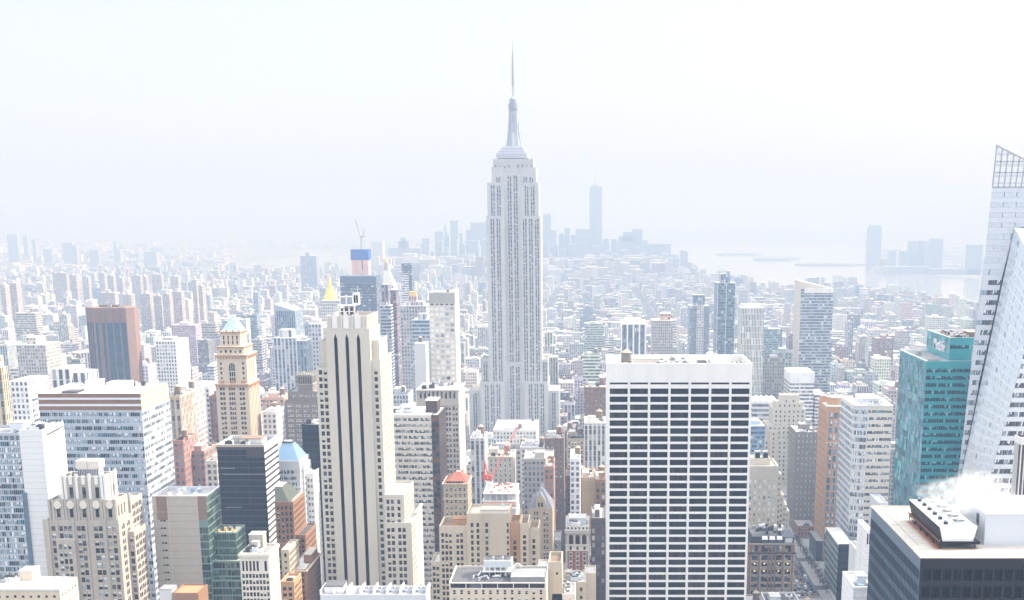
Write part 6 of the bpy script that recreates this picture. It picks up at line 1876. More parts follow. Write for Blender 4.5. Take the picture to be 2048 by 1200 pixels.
    keep = [r for r in raw if vis(r) > 0][:100]
    ids = set(id(r) for r in keep)
    rnd = random.Random(8)
    def lay(mb, q, ws):
        src = rnd.choice(WSETS[ws])[1]
        n = len(mb.v)
        bl, br, tr, tl = q
        nrm = (br - bl).cross(tl - bl).normalized()
        for (x, y, z) in src.v:
            p = bl.lerp(br, x + .5).lerp(tl.lerp(tr, x + .5), z + .5) - nrm * (y - .0)
            mb.v.append(tuple(p))
        for f, k in zip(src.f, src.m):
            mb.f.append(tuple(i + n for i in f)); mb.m.append(mb.mi(src.mats[k]))
    rest = MB()
    for r in raw:
        if id(r) in ids:
            w = MB(); lay(w, *r); t.part('window', w)
        else: lay(rest, *r)
    t.part('glazing', rest, kind='stuff')
    t.done()
m_, nt_, b_ = new_mat('crown_glass')
b_.inputs['Base Color'].default_value = (0.75, 0.8, 0.86, 1); b_.inputs['Roughness'].default_value = .2; b_.inputs['Alpha'].default_value = .35
crystal()

def border_tower():
    t = tower('striped_tower', 'red brown tower with thin white vertical ribs cut off at the right border', 'tower', 2042, 2100, 876, 590, 8, 992)
    x0, x1, y0, y1, z = t.box
    t.block(x0, x1, y0, y1, 0, z, 'brick_dark', 'roof_white', parapet=.8)
    for sd in 'fl':
        fr, W, rot = frame(sd, x0, x1, y0, y1)
        for i in range(int(W / 1.7)): fbox(t.wall, fr, .2 + i * 1.7, .75 + i * 1.7, 0, z, -.3, 0, 'travertine')
        fbox(t.wall, fr, 0.01, W - .01, z - 3, z + .2, -.36, 0, 'travertine')
    t.done()
border_tower()

# ---- near black building with the cooling tower on its roof (lower right)
def near_black():
    Y = 330; s = sc(Y)
    x0, _, z = px(1841, 1841, 1117, Y)
    x1 = x0 + 62
    D = 62
    t = Tower('near_office', 'near black office building with pale gravel roof carrying a steaming cooling tower', 'office building', ((x0 + x1) / 2), Y + D / 2)
    keep_clear(x0, x1, Y, Y + D)
    y0, y1 = Y, Y + D
    # east side: slate bands and narrow panes
    fr, W, rot = frame('l', x0, x1, y0, y1)
    fh = 4.15
    rs, q = [], z - 3.4
    while q > z - 90: rs.append((q - fh * .60, q)); q -= fh
    n = 40
    cc = [(.3 + (W - .6) * k / n + .09, .3 + (W - .6) * (k + 1) / n - .09) for k in range(n)]
    t.punched(fr, W, rot, 0, z, cc, rs, 'granite_slate', 'slate_vision', .45)
    for a, b in cc: fbox(t.wall, fr, a - .16, a - .04, z - 90, z - 3.2, -.12, 0, 'metal_dark')
    # north side: black stone, deep dark windows
    fr, W, rot = frame('f', x0, x1, y0, y1)
    rs, q = [], z - 2.9
    while q > 4: rs.append((q - 3.0, q)); q -= 4.6
    n = 23
    cc = [(.5 + (W - 1) * k / n + .3, .5 + (W - 1) * (k + 1) / n - .3) for k in range(n)]
    t.punched(fr, W, rot, 0, z, cc, rs, 'granite_black', 'black_plate', .7)
    for sd in 'rb':
        f_, w_, _ = frame(sd, x0, x1, y0, y1); fquad(t.wall, f_, 0, w_, 0, z, 'granite_black')
    # coping and a low inner kerb
    o = [(x0 - .12, y0 - .12), (x1, y0 - .12), (x1, y1 + .12), (x0 - .12, y1 + .12)]
    c = MB()
    c.box(x0 - .12, x1, y0 - .12, y0 + .7, z + .003, z + .3, 'roof_sand', bottom=True)
    c.box(x0 - .12, x0 + .7, y0 + .703, y1 - .003, z + .003, z + .3, 'roof_sand', bottom=True)
    c.box(x0 - .12, x1, y1, y1 + .7, z + .003, z + .3, 'roof_sand', bottom=True)
    c.box(x0 + 2.6, x0 + 2.8, y0 + 14, y1 - 1, z + .003, z + .25, 'roof_sand'); c.box(x0 + 2.81, x0 + 11, y1 - 1.6, y1 - 1.4, z + .003, z + .25, 'roof_sand')
    t.part('coping', c)
    # where the cooling tower stands
    yn = V2Y(1098, z)
    ax, bx = U2X(1879, 1058, yn), U2X(1955, 1058, yn)
    ztop = V2Z(1054, yn); zbot = V2Z(1084, yn)
    yf = V2Y(999, ztop)
    # roof sheet with rust wash near the steelwork
    nx, ny = 90, 90
    me = bpy.data.meshes.new('roof')
    vs_, fs_, wash = [], [], []
    for j in range(ny + 1):
        for i in range(nx + 1):
            x = x0 + .7 + (x1 - x0 - .7) * i / nx; y = y0 + .7 + (y1 - y0 - .7) * j / ny
            vs_.append((x - t.L[0], y - t.L[1], z + .05))
            d1 = math.hypot(max(ax - .2 - x, 0, x - (ax + .8)), max(yn - x * 0 - y, 0, y - yf + 3))
            d2 = math.hypot(max(ax - x, 0, x - bx), max(yn - .5 - y, 0, y - yn - 1.0))
            w = max(math.exp(-(d1 / 1.15) ** 2), .75 * math.exp(-(d2 / .8) ** 2))
            wash.append(w)
    for j in range(ny):
        for i in range(nx):
            a = j * (nx + 1) + i
            fs_.append((a, a + 1, a + nx + 2, a + nx + 1))
    me.from_pydata(vs_, [], fs_)
    at_ = me.attributes.new('wash', 'FLOAT', 'POINT'); at_.data.foreach_set('value', wash)
    me.materials.append(MATS['roof_rust_stained'])
    o = bpy.data.objects.new('roof', me); o.parent = t.root; COL.objects.link(o)
    # plant house
    yh = V2Y(1091, z)
    hx = U2X(1970, 1060, yh)
    hz = V2Z(1029, yh)
    yb = min(V2Y(990, hz), y1 + 25)
    m = MB(); m.box(hx, x1 + 2, yh, yb, z, hz, 'metal_panel_pale', 'roof_white')
    ph = t.part('plant_house', m)
    m = MB(); m.box(hx - .1, x1 + 2, yh - .1, yh + .25, hz + .003, hz + .28, 'metal_white', bottom=True); m.box(hx - .1, hx + .25, yh + .253, yb, hz + .003, hz + .28, 'metal_white', bottom=True)
    t.part('coping', m, ph)
    m = MB(); m.box(hx - .12, hx - .003, yh + 6, yh + 8.2, z + 4.2, z + 7.2, 'metal_dark', bottom=True); t.part('louvre', m, ph)
    for i in range(5):
        m = MB(); q = hx + 5 + i * 3.1; m.box(q, q + 1.3, yh + 9 + (i % 2) * 4, yh + 10 + (i % 2) * 4, hz, hz + .45, 'metal_white'); t.part('roof_vent', m, ph)
    t.done()
    # cooling tower: a thing of its own standing on the roof
    root = tag(empty('cooling_tower', ((ax + bx) / 2, (yn + yf) / 2, z)), 'long white cooling tower with fan stacks and dark louvred flank on steel legs', 'cooling tower')
    L = tuple(root.location)
    lean = 1.0
    zb2 = zbot + .2
    def put(name, mb, parent=None):
        o = mb.build(name, parent or root, L); return o
    m = MB()
    # casing with inclined sides (wider at the top)
    A = [(ax, yn), (bx, yn), (bx, yf), (ax, yf)]
    Bm = [(ax + lean, yn + .0), (bx - lean, yn + .0), (bx - lean, yf), (ax + lean, yf)]
    m.poly([(*Bm[0], zb2), (*Bm[1], zb2), (*A[1], ztop), (*A[0], ztop)], 'metal_white')
    m.poly([(*Bm[1], zb2), (*Bm[2], zb2), (*A[2], ztop), (*A[1], ztop)], 'metal_white')
    m.poly([(*Bm[2], zb2), (*Bm[3], zb2), (*A[3], ztop), (*A[2], ztop)], 'metal_white')
    m.poly([(*p, ztop) for p in A], 'roof_white')
    m.poly([(*p, zb2) for p in reversed(Bm)], 'metal_dark')
    m.poly([(*Bm[3], zb2), (*Bm[0], zb2), (*A[0], ztop), (*A[3], ztop)], 'metal_black')
    put('casing', m)
    m = MB(); nL = 13
    for i in range(nL):
        k = (i + .4) / nL
        zz = zb2 + (ztop - zb2) * k; xx = ax + lean * (1 - k)
        m.box(xx - .22, xx - .02, yn + .15, yf - .15, zz, zz + .12, 'metal_dark', bottom=True)
    for i in range(7):
        y = yn + .1 + (yf - yn - .2) * i / 6
        m.bar((ax + lean - .1, y, zb2), (ax - .12, y, ztop), .14, 'metal_black')
    put('louvre_bank', m)
    m = MB()
    m.box(ax + .2, bx + .9, yn - .3, yf + .2, zb2 - .75, zb2 - .15, 'metal_black', bottom=True)
    for i in range(6):
        y = yn + (yf - yn) * i / 5
        for x in (ax + .4, bx - .4): m.box(x - .13, x + .13, y - .13, y + .13, z + .05, zb2 - .75, 'metal_black')
        if i < 5: m.bar((ax + .4, y, z + .2), (ax + .4, y + (yf - yn) / 5, zb2 - .8), .12, 'metal_black')
    m.box(ax - .1, ax + .3, yn - .3, yf, zb2 - .1, zb2 + .15, 'rust', bottom=True)
    for i in range(9): m.bar((ax + .2 + i * 1.1, yn - .35, zb2 - .15), (ax + .2 + i * 1.1, yn - .35, zb2 + .55), .05, 'metal_grey')
    m.bar((ax + .2, yn - .35, zb2 + .5), (ax + 9.2, yn - .35, zb2 + .5), .06, 'metal_grey')
    put('steel_base', m)
    m = MB()
    for x in (ax + .1, bx - .1):
        m.bar((x, yn + .1, ztop + .9), (x, yf - .1, ztop + .9), .07, 'metal_grey'); m.bar((x, yn + .1, ztop + .5), (x, yf - .1, ztop + .5), .05, 'metal_grey')
        for i in range(14):
            y = yn + .1 + (yf - yn - .2) * i / 13; m.bar((x, y, ztop), (x, y, ztop + .9), .06, 'metal_grey')
    put('handrail', m)
    nf = 6
    for i in range(nf):
        y = yn + (yf - yn) * (i + .55) / nf
        f = MB(); fx = ax + (bx - ax) * .58
        f.cyl(fx, y, ztop, ztop + .5, 1.75, 1.45, 'metal_panel_pale', 18, 'metal_black'); f.cyl(fx, y, ztop + .5, ztop + 1.1, 1.45, 1.6, 'metal_panel_pale', 18, 'metal_black')
        fan = put('fan_stack', f)
        b = MB()
        for k in range(6):
            q = k * math.pi / 3; b.bar((fx, y, ztop + 1.12), (fx + 1.35 * math.cos(q), y + 1.35 * math.sin(q), ztop + 1.12), .22, 'metal_grey')
        put('fan_blade', b, fan)
        g = MB(); gx = ax + (bx - ax) * .24
        g.box(gx - .55, gx + .55, y - .4, y + .4, ztop + .05, ztop + .75, 'metal_dark'); g.cyl(gx - .1, y, ztop + .75, ztop + 1.15, .35, .3, 'zinc_blue', 10)
        put('motor', g)
    return (ax, bx, yn, yf, ztop)
CT = near_black()

# ---- small things between the near black building and the avenue
def by_the_avenue():
    Y = 420; s = sc(Y)
    t = tower('white_block', 'small white block with pipes and drum in its open roof at the lower border', 'building', 1707, 1732, 1174, Y, 20, 1205)
    x0, x1, y0, y1, z = t.box; x1 += 2
    t.block(x0, x1, y0, y1, 0, z, 'panel_white', 'roof_grey', {'f': dict(fh=5, ww=1.6, wh=1.4, bay=2.4, wset='pale_square', dep=.15, top=1.8)}, parapet=1.8, pw=.6)
    m = MB(); m.cyl(x0 + 3.2, y0 + 4, z - 1.8, z - .2, 1.2, 1.0, 'zinc_blue', 14); t.part('drum', m)
    t.bulkhead(x0 + 2.4, x1 - .7, y0 + 6, y0 + 12, z - 1.8, z + 1.8, 'metal_panel_pale', 'roof_white')
    m = MB()
    for i in range(5): m.bar((x0 + 1 + i * .5, y0 + 13, z - 1.8), (x0 + 1 + i * .5, y0 + 17, z - .4), .22, 'metal_white')
    t.part('pipe_rack', m)
    t.done()
    for (u0, u1, v, Y, d, lab, top, wall) in ((1718, 1731, 1106, 520, 21, 'grey panelled slab with dark window strips on its narrow end', 1.0, 'concrete_pale'),
                                         (1733, 1744, 1060, 500, 18, 'tall blank grey slab rising behind the near black building', .8, 'panel_white')):
        t = tower('grey_slab', lab, 'building', u0, u1, v, Y, d, 1205)
        x0, x1, y0, y1, z = t.box
        t.block(x0, x1, y0, y1, 0, z, wall, 'roof_sand', {'f': dict(fh=40, ww=.55, wh=4.2, bay=.95, wset='slot', dep=.3, top=1.6)}, parapet=top, pw=.35)
        fr, W, rot = frame('l', x0, x1, y0, y1)
        for q in (W * .5,): fbox(t.wall, fr, q - .06, q + .06, 0, z, -.05, 0, 'metal_grey')
        if v > 1100: t.clutter(x0 + .3, x1 - .2, y0 + 6, y1 - 2, z - 1, 2, 3)
        t.done()
    Y = 640
    t = tower('roof_house_block', 'pale blue grey stair block poking up before the teal building', 'building', 1762, 1777, 1006, Y, 22, 1020)
    x0, x1, y0, y1, z = t.box
    t.block(x0 - 1, x1, y0, y1, 0, z, 'concrete_pale', 'roof_white', {'f': dict(fh=60, ww=.7, wh=3.4, bay=1.2, wset='slot', dep=.3, top=2)}, parapet=.7)
    t.done()
    # dark glass wedge with white roof beside the avenue
    Y = 880; s = sc(Y)
    t = tower('glass_block', 'low dark glass block with plain white roof beside the busy avenue', 'office building', 1677, 1696, 1088, Y, 50, 1205)
    x0, x1, y0, y1, z = t.box
    x1 += 3
    fh = 14.5 * s
    for sd in 'flrb':
        fr, W, rot = frame(sd, x0, x1, y0, y1)
        rs, q = [], z - (1.2 if sd == 'l' else 2.6)
        while q - fh > 0: rs.append((q - fh * (.9 if sd == 'l' else .7), q)); q -= fh
        if sd in 'fl':
            n = max(2, round(W / 5)); cc = [(.1 + (W - .2) * k / n + .04, .1 + (W - .2) * (k + 1) / n - .04) for k in range(n)]
            t.punched(fr, W, rot, 0, z, cc, rs, 'concrete_pale' if sd == 'l' else 'metal_black', 'green' if sd == 'l' else 'black_plate', .12)
        else: fquad(t.wall, fr, 0, W, 0, z, 'metal_black')
    t.flat(x0, x1, y0, y1, z, 'metal_white', 'roof_white', .4, .5)
    t.done()
by_the_avenue()
def low_brick():
    t = tower('brick_block', 'low old brick block at the foot of the grey brown brick tower', 'brick building', 1595, 1630, 1052, 1070, 26, 1100)
    x0, x1, y0, y1, z = t.box
    t.block(x0, x1, y0, y1, 0, z, 'brick_orange', 'roof_grey', dict(fh=3.8, ww=1.2, wh=1.9, bay=2.6, wset='sash', dep=.3, top=1.8), 'fl', parapet=.8)
    t.clutter(x0 + 1, x1 - 1, y0 + 2, y1 - 2, z - .8, 4, 2)
    t.done()
    plain('bark', (.07, .05, .04), .9); plain('twig', (.12, .085, .065), .9)
    rn = random.Random(4)
    for i in range(12):
        x, y, h = 164.5 + rn.uniform(-.6, .6), 905 + i * 13.5, rn.uniform(8, 11)
        r = tag(empty('street_tree', (x, y, .2)), 'bare brown street tree on the pavement along the busy avenue', 'tree', 'bare trees along the avenue')
        m = MB(); m.cyl(x, y, .2, h * .5, .3, .16, 'bark', 7); m.build('trunk', r, tuple(r.location))
        m = MB()
        for k in range(70):
            a, e, l = rn.uniform(0, 6.28), rn.uniform(.2, 1.3), rn.uniform(1.5, h * .45)
            p = Vector((x, y, h * rn.uniform(.35, .55))); q = p + Vector((math.cos(a) * math.cos(e), math.sin(a) * math.cos(e), math.sin(e))) * l
            m.bar(p, q, .09, 'twig')
            for j in range(3): m.bar(q, q + Vector((rn.uniform(-1, 1), rn.uniform(-1, 1), rn.uniform(-.3, 1))), .07, 'twig')
        m.build('crown', r, tuple(r.location))
low_brick()

# ---- ornate brown corner building with mansard, at the avenue
def mansard_corner():
    Y = 740; s = sc(Y)
    t = tower('mansard_block', 'ornate brown stone corner building with black mansard, dormers and lit windows', 'building', 1499, 1590, 1088, Y, 34, 1205)
    x0, x1, y0, y1, z = t.box
    W = x1 - x0
    k = W / 545
    wall = 'brick_orange'
    bays = [(30, 105), (148, 222), (238, 262), (278, 302), (322, 392), (432, 500)]
    zc_ = V2Z(1106, Y)
    fr, w, rot = frame('f', x0, x1, y0, y1)
    fh = 15.6 * s
    t.punched(fr, w, rot, zc_, z, [(a * k, b * k) for a, b in bays], [(zc_ + .7, z - 1.1)], 'brick_orange', 'loft', .4)
    rs, q = [], zc_ - 1.3
    while q > 5: rs.append((q - fh * .72, q)); q -= fh
    t.punched(fr, w, rot, 0, zc_, [(a * k, b * k) for a, b in bays], rs, 'brick_sand', 'loft', .6)
    for a in (8, 118, 230, 270, 312, 405, 520):
        fbox(t.wall, fr, max((a - 9) * k, .02), min((a + 9) * k, w - .02), 0, zc_, -.5, 0, 'brick_orange')
    for v, o in ((1106, .9), (1134, .5), (1150, .4), (1176, .4), (1088, .5)):
        zz = V2Z(v, Y); t.wall.box(x0 - o, x1 + o, y0 - o, y0 - .003, zz - .3, zz + .4, 'limestone_grey' if v != 1106 else 'frame_dark', bottom=True)
    for sd in 'rlb':
        f_, w_, r_ = frame(sd, x0, x1, y0, y1)
        if sd == 'r': t.punched(f_, w_, r_, 0, z, cols(w_, 5, 2.4, 1), rs, wall, 'loft', .4)
        else: fquad(t.wall, f_, 0, w_, 0, z, wall)
    for i, (a, b) in enumerate(bays):                                        # lit ceiling lamps seen through glass
        if i in (0, 1, 4, 5):
            for r in (rs[1], rs[2]):
                m = MB(); q = (a + b) / 2 * k; p = fr(q, .42, r[1] - .9)
                m.box(p[0] - .28, p[0] + .28, p[1] - .08, p[1] + .05, p[2] - .2, p[2] + .2, 'lamp_warm', bottom=True); t.part('lamp', m)
    zm = V2Z(1074, Y + 2)
    m = MB(); m.frustum((x0 + .4, x1 - .4, y0 + .4, y1 - .4), z + .003, (x0 + 2, x1 - 2, y0 + 3, y1 - 3), zm, 'metal_black', 'roof_dark'); mr = t.part('mansard_roof', m)
    for i in range(3):
        d = MB(); a = x0 + (150 + i * 88) * k; b = a + 72 * k
        d.box(a, b, y0 + .2, y0 + 4, z + .4, z + 2.6, 'frame_dark', 'metal_white'); d.poly([(a + .1, y0 + .1, z + 2.6), (b - .1, y0 + .1, z + 2.6), (b - .3, y0 + 2.0, zm + .5), (a + .3, y0 + 2.0, zm + .5)], 'metal_white')
        d.box(a + .5, b - .5, y0 + .1, y0 + .195, z + .6, z + 2.3, 'glass_mid', bottom=True)
        t.part('dormer', d, mr)
    a, b = x0 + 405 * k, x0 + 535 * k
    m = MB(); m.box(a, b, y0 + .3, y0 + 8, z + .003, zm + .3, 'metal_dark'); m.frustum((a - .3, b + .3, y0, y0 + 8.3), zm + .3, (a + 2.4, b - 2.4, y0 + 3.5, y0 + 4.5), V2Z(1060, Y + 3), 'slate_blue')
    m.box(a + 1, b - 1, y0 + .2, y0 + .295, z + .7, zm - .2, 'glass_pale', bottom=True); t.part('corner_pavilion', m, mr)
    rnd = random.Random(3)
    m = MB()
    for i in range(26):
        q, r_ = x0 + 3 + rnd.random() * (W - 8), y0 + 5 + rnd.random() * 22
        m.box(q, q + rnd.uniform(.8, 2.6), r_, r_ + rnd.uniform(.8, 2.4), zm, zm + rnd.uniform(.8, 2.6), rnd.choice(['metal_black', 'metal_dark', 'metal_dark', 'metal_grey', 'metal_white']))
    for i in range(6):
        a = Vector((x0 + 6 + rnd.random() * 18, y0 + 8 + rnd.random() * 12, zm + 1)); m.bar(a, a + Vector((rnd.uniform(2, 6), rnd.uniform(-3, 3), 0)), .5, 'metal_dark')
    t.part('roof_gear', m)
    t.done()
mansard_corner()
# ------------------------------------------------------------------ walls counted in bays and storeys
def city_box(mb, x0, x1, y0, y1, z0, z1, tint, mat='city_wall', bay=3.0, fh=3.7, roof=(0.6, 0.6, 0.6), off=0):
    mb.cur_tint = tint
    for (p, q, w) in (((x0, y0), (x1, y0), x1 - x0), ((x1, y0), (x1, y1), y1 - y0), ((x1, y1), (x0, y1), x1 - x0), ((x0, y1), (x0, y0), y1 - y0)):
        n = max(1, round(w / bay)); k = max(1, round((z1 - z0) / fh))
        o = off * 37
        mb.poly([(*p, z0), (*q, z0), (*q, z1), (*p, z1)], mat, [(o, o), (o + n, o), (o + n, o + k), (o, o + k)])
    mb.cur_tint = roof
    mb.poly([(x0, y0, z1), (x1, y0, z1), (x1, y1, z1), (x0, y1, z1)], 'city_plain')
def city_prism(mb, pts, z0, z1, tint, mat='city_wall', bay=3.0, fh=3.7, roof=(0.6, 0.6, 0.6)):
    mb.cur_tint = tint
    for i in range(len(pts)):
        p, q = pts[i], pts[(i + 1) % len(pts)]
        w = math.hypot(q[0] - p[0], q[1] - p[1]); n = max(1, round(w / bay)); k = max(1, round((z1 - z0) / fh))
        mb.poly([(*p, z0), (*q, z0), (*q, z1), (*p, z1)], mat, [(0, 0), (n, 0), (n, k), (0, k)])
    mb.cur_tint = roof
    mb.poly([(*p, z1) for p in pts], 'city_plain')
def plain_box(mb, x0, x1, y0, y1, z0, z1, tint, roof=None, bottom=False):
    mb.cur_tint = tint
    for p, q in (((x0, y0), (x1, y0)), ((x1, y0), (x1, y1)), ((x1, y1), (x0, y1)), ((x0, y1), (x0, y0))):
        mb.poly([(*p, z0), (*q, z0), (*q, z1), (*p, z1)], 'city_plain')
    mb.cur_tint = roof or tint
    mb.poly([(x0, y0, z1), (x1, y0, z1), (x1, y1, z1), (x0, y1, z1)], 'city_plain')

SIGHT = []                               # (u0, u1, distance, lowest visible row)
class Far:
    """a building of the middle distance: walls, roof pieces as parts"""
    def __init__(self, name, label, cat, u0, u1, v, Y, D, group=None, vlow=None):
        self.x0, self.x1, self.z = px(u0, u1, v, Y)
        self.Y, self.D = Y, D
        self.L = ((self.x0 + self.x1) / 2, Y + D / 2, 0)
        self.root = tag(empty(name, self.L), label, cat, group)
        keep_clear(self.x0, self.x1, Y, Y + D)
        if vlow: SIGHT.append((u0, u1, Y, vlow))
    def put(self, name, mb, parent=None):
        return mb.build(name, parent or self.root, self.L)
    def body(self, tint, mat, bay=3.0, fh=3.7, roof=(.6, .6, .6), x0=None, x1=None, z=None, y=None, D=None, z0=0, name='wall'):
        m = MB(); y = self.Y if y is None else y
        city_box(m, self.x0 if x0 is None else x0, self.x1 if x1 is None else x1, y, y + (self.D if D is None else D), z0, self.z if z is None else z, tint, mat, bay, fh, roof, hash(self.root.name) % 13 * 0 + len(self.root.name) % 7)
        return self.put(name, m)

GREY, PALE, WARM, BLUE, DARK = (.42, .42, .42), (.62, .62, .60), (.52, .44, .34), (.20, .27, .36), (.10, .11, .13)
def landmarks():
    # blue black slab
    f = Far('glass_slab', 'wide dark blue slab of even windows behind the striped tower top', 'office tower', 680, 752, 553, 1850, 40, vlow=640)
    f.body((.05, .065, .10), 'city_ribbon', 2.2, 3.8, (.2, .2, .22))
    m = MB(); plain_box(m, f.x0 - .3, f.x1 + .3, f.Y - .3, f.Y + f.D, V2Z(567, f.Y), f.z + .5, (.09, .12, .17)); f.put('roof_screen', m)
    # golden pyramid
    f = Far('gilded_tower', 'pale tower crowned by tall golden pyramid and lantern', 'tower', 641, 680, 601, 1700, 30, vlow=640)
    f.body(PALE, 'city_wall', 2.8, 3.8, (.6, .58, .5))
    cx, cy = U2X(661, 601, 1715), 1715
    a, b, z = px(646, 678, 599, 1705)
    m = MB(); n = 8
    for va, vb_, ra, rb in ((601, 575, 15.5, 6.2), (575, 560, 5.2, 2.6)):
        m.cyl(cx, cy, V2Z(va, cy), V2Z(vb_, cy), ra * .63, rb * .63, 'gold_leaf', 8)
    g = f.put('pyramid_roof', m)
    m = MB(); m.cyl(cx, cy, V2Z(560, cy), V2Z(546, cy), 1.5, .1, 'gold_leaf', 8); f.put('spire', m, g)
    # tower under construction, netting and its crane
    f = Far('unfinished_tower', 'unfinished tower wrapped in blue and orange netting at its top', 'construction site', 703, 736, 520, 2250, 28, vlow=560)
    f.body((.62, .50, .45), 'city_strip', 4, 3.6, (.5, .5, .5), z=V2Z(521, f.Y))
    m = MB(); a, b, z1 = px(702, 735.5, 499, f.Y); m.box(a - .8, b + .8, f.Y - 1, f.Y + 29, V2Z(520, f.Y), z1, 'netting_blue', 'netting_blue', bottom=True); f.put('blue_netting', m)
    m = MB()
    for (u0, u1) in ((704, 711), (714, 721), (727, 735)):
        a, b, z1 = px(u0, u1, 520, f.Y); m.box(a, b, f.Y - .8, f.Y - .05, V2Z(552, f.Y), z1, 'netting_orange')
    f.put('orange_netting', m)
    root = tag(empty('tower_crane', (U2X(722, 499, f.Y), f.Y + 14, V2Z(499, f.Y))), 'grey tower crane with raised jib standing on the unfinished tower', 'crane')
    P = lambda u, v: at(u, v, f.Y + 14)
    m = MB(); m.bar(P(722, 499), P(723, 473), 1.7, 'metal_grey'); m.build('mast', root, tuple(root.location))
    m = MB(); m.bar(P(721, 474), P(710, 438), 1.2, 'metal_grey'); m.build('jib', root, tuple(root.location))
    m = MB(); m.bar(P(720, 474), P(730, 472.5), 2.4, 'metal_grey'); m.bar(P(724, 473), P(728, 458), .9, 'metal_grey'); m.bar(P(728, 458), P(730, 472), .6, 'metal_grey'); m.bar(P(728, 458), P(712, 446), .35, 'metal_grey'); m.build('counter_jib', root, tuple(root.location))
    # slim pair: banded block and plum slab
    f = Far('banded_tower', 'blue grey banded tower with set back upper block left of plum slab', 'tower', 760, 781, 611, 1480, 26, vlow=770)
    f.body((.34, .38, .45), 'city_ribbon', 3, 3.7, PALE)
    a, b, z = px(762, 776, 569, f.Y + 4); m = MB(); city_box(m, a, b, f.Y + 4, f.Y + 22, f.z, z, (.25, .22, .26), 'city_strip', 4, 3.7, GREY); f.put('upper_block', m)
    f = Far('plum_slab', 'narrow plum brown slab tower with sunlit edge', 'tower', 778, 792, 580, 1500, 26, vlow=780)
    f.body((.19, .12, .13), 'city_ribbon', 5, 3.7, (.5, .45, .4))
    # clock tower with gilded cupola
    f = Far('cupola_tower', 'white clock tower with pyramid roof and tiny golden cupola', 'tower', 767, 787, 572, 2000, 26, vlow=600)
    f.body((.66, .63, .58), 'city_wall', 3, 3.9, PALE)
    cx, cy = U2X(774, 560, 2013), 2013
    m = MB()
    m.frustum((f.x0 - .5, f.x1 + .5, f.Y - .5, f.Y + f.D + .5), f.z, (cx - 4, cx + 4, cy - 4, cy + 4), V2Z(541, cy), 'limestone_pale'); r_ = f.put('pyramid_roof', m)
    m = MB(); m.cyl(cx, cy, V2Z(541, cy), V2Z(524, cy), 3.6, 3.0, 'limestone_grey', 8); m.cyl(cx, cy, V2Z(524, cy), V2Z(515, cy), 2.9, .7, 'gold_leaf', 8); m.cyl(cx, cy, V2Z(515, cy), V2Z(507, cy), .6, .1, 'gold_leaf', 6); f.put('cupola', m, r_)
    # dark slim tower with pale flank
    f = Far('slim_tower', 'slim dark glass tower with white banded flank left of gridded tower', 'tower', 803, 823, 527, 2100, 24, vlow=600)
    f.body((.06, .085, .14), 'city_ribbon', 3, 3.6, DARK)
    a, b, z = px(802, 817, 547, f.Y - 2); m = MB(); city_box(m, a, b, f.Y - 2, f.Y - .02, 0, z, (.66, .68, .70), 'city_ribbon', 3, 3.6, PALE); f.put('flank', m)
    # arch topped block with small yellow lantern
    f = Far('arch_block', 'grey office block with arched attic and yellow topped lantern', 'office building', 800, 852, 612, 1400, 40, vlow=690)
    f.body((.42, .41, .43), 'city_wall', 3.0, 3.8, GREY)
    a, b, z = px(812, 846, 604, f.Y + 8); m = MB(); city_box(m, a, b, f.Y + 8, f.Y + 30, f.z, z, (.5, .5, .52), 'city_strip', 2.4, 4, GREY); up = f.put('attic', m)
    a, b, z = px(817, 833, 592, f.Y + 12); m = MB(); city_box(m, a, b, f.Y + 12, f.Y + 20, f.z, z, (.5, .36, .30), 'city_wall', 3, 4, GREY); l_ = f.put('lantern', m)
    m = MB(); a, b, z2 = px(818, 832, 583, f.Y + 12); m.box(a, b, f.Y + 12.5, f.Y + 19.5, z, z2, 'gold_leaf'); f.put('lantern_roof', m, l_)
    f = Far('glass_block', 'pale blue glass block below the arch topped grey block', 'office building', 824, 857, 640, 1300, 30, vlow=700)
    f.body((.36, .47, .58), 'city_ribbon', 2, 3.6, PALE)
    a, b, z = px(836, 850, 628, f.Y + 4); m = MB(); city_box(m, a, b, f.Y + 4, f.Y + 20, f.z, z, (.4, .5, .6), 'city_strip', 2, 4, PALE); f.put('upper_block', m)
    # gabled glass, ribbed glass
    f = Far('gabled_glass_block', 'blue glass office block with sloping roofline right of green pyramid tower', 'office building', 548, 590, 622, 1520, 40, vlow=660)
    f.body((.25, .34, .43), 'city_strip', 2.4, 3.8, PALE)
    m = MB(); x0, x1, y0, y1 = f.x0, f.x1, f.Y, f.Y + f.D; zt = V2Z(608, f.Y)
    m.cur_tint = (.34, .42, .5)
    for P_ in ([(x0, y0, f.z), (x1, y0, f.z), (x0, y0, zt)], [(x0, y1, f.z), (x0, y1, zt), (x1, y1, f.z)], [(x0, y0, zt), (x1, y0, f.z), (x1, y1, f.z), (x0, y1, zt)], [(x0, y1, f.z), (x0, y0, f.z), (x0, y0, zt), (x0, y1, zt)]): m.poly(P_, 'city_plain')
    f.put('gable_roof', m)
    f = Far('ribbed_tower', 'ribbed blue glass tower with white sunlit end wall', 'tower', 546, 592, 676, 1330, 30, vlow=760)
    f.body((.50, .54, .60), 'city_strip', 3.6, 3.8, PALE)
    m = MB(); plain_box(m, f.x1 + .01, f.x1 + 1.6, f.Y - .4, f.Y + f.D, 0, f.z + 1, (.78, .77, .74)); f.put('end_wall', m)
    a, b, z = px(557, 584, 660, f.Y + 6); m = MB(); city_box(m, a, b, f.Y + 6, f.Y + 22, f.z, z, (.55, .56, .58), 'city_strip', 4, 6, PALE); f.put('penthouse', m)
    f = Far('window_grid_block', 'pale blue block of small square windows left of the striped tower', 'building', 616, 642, 648, 1450, 30, vlow=700)
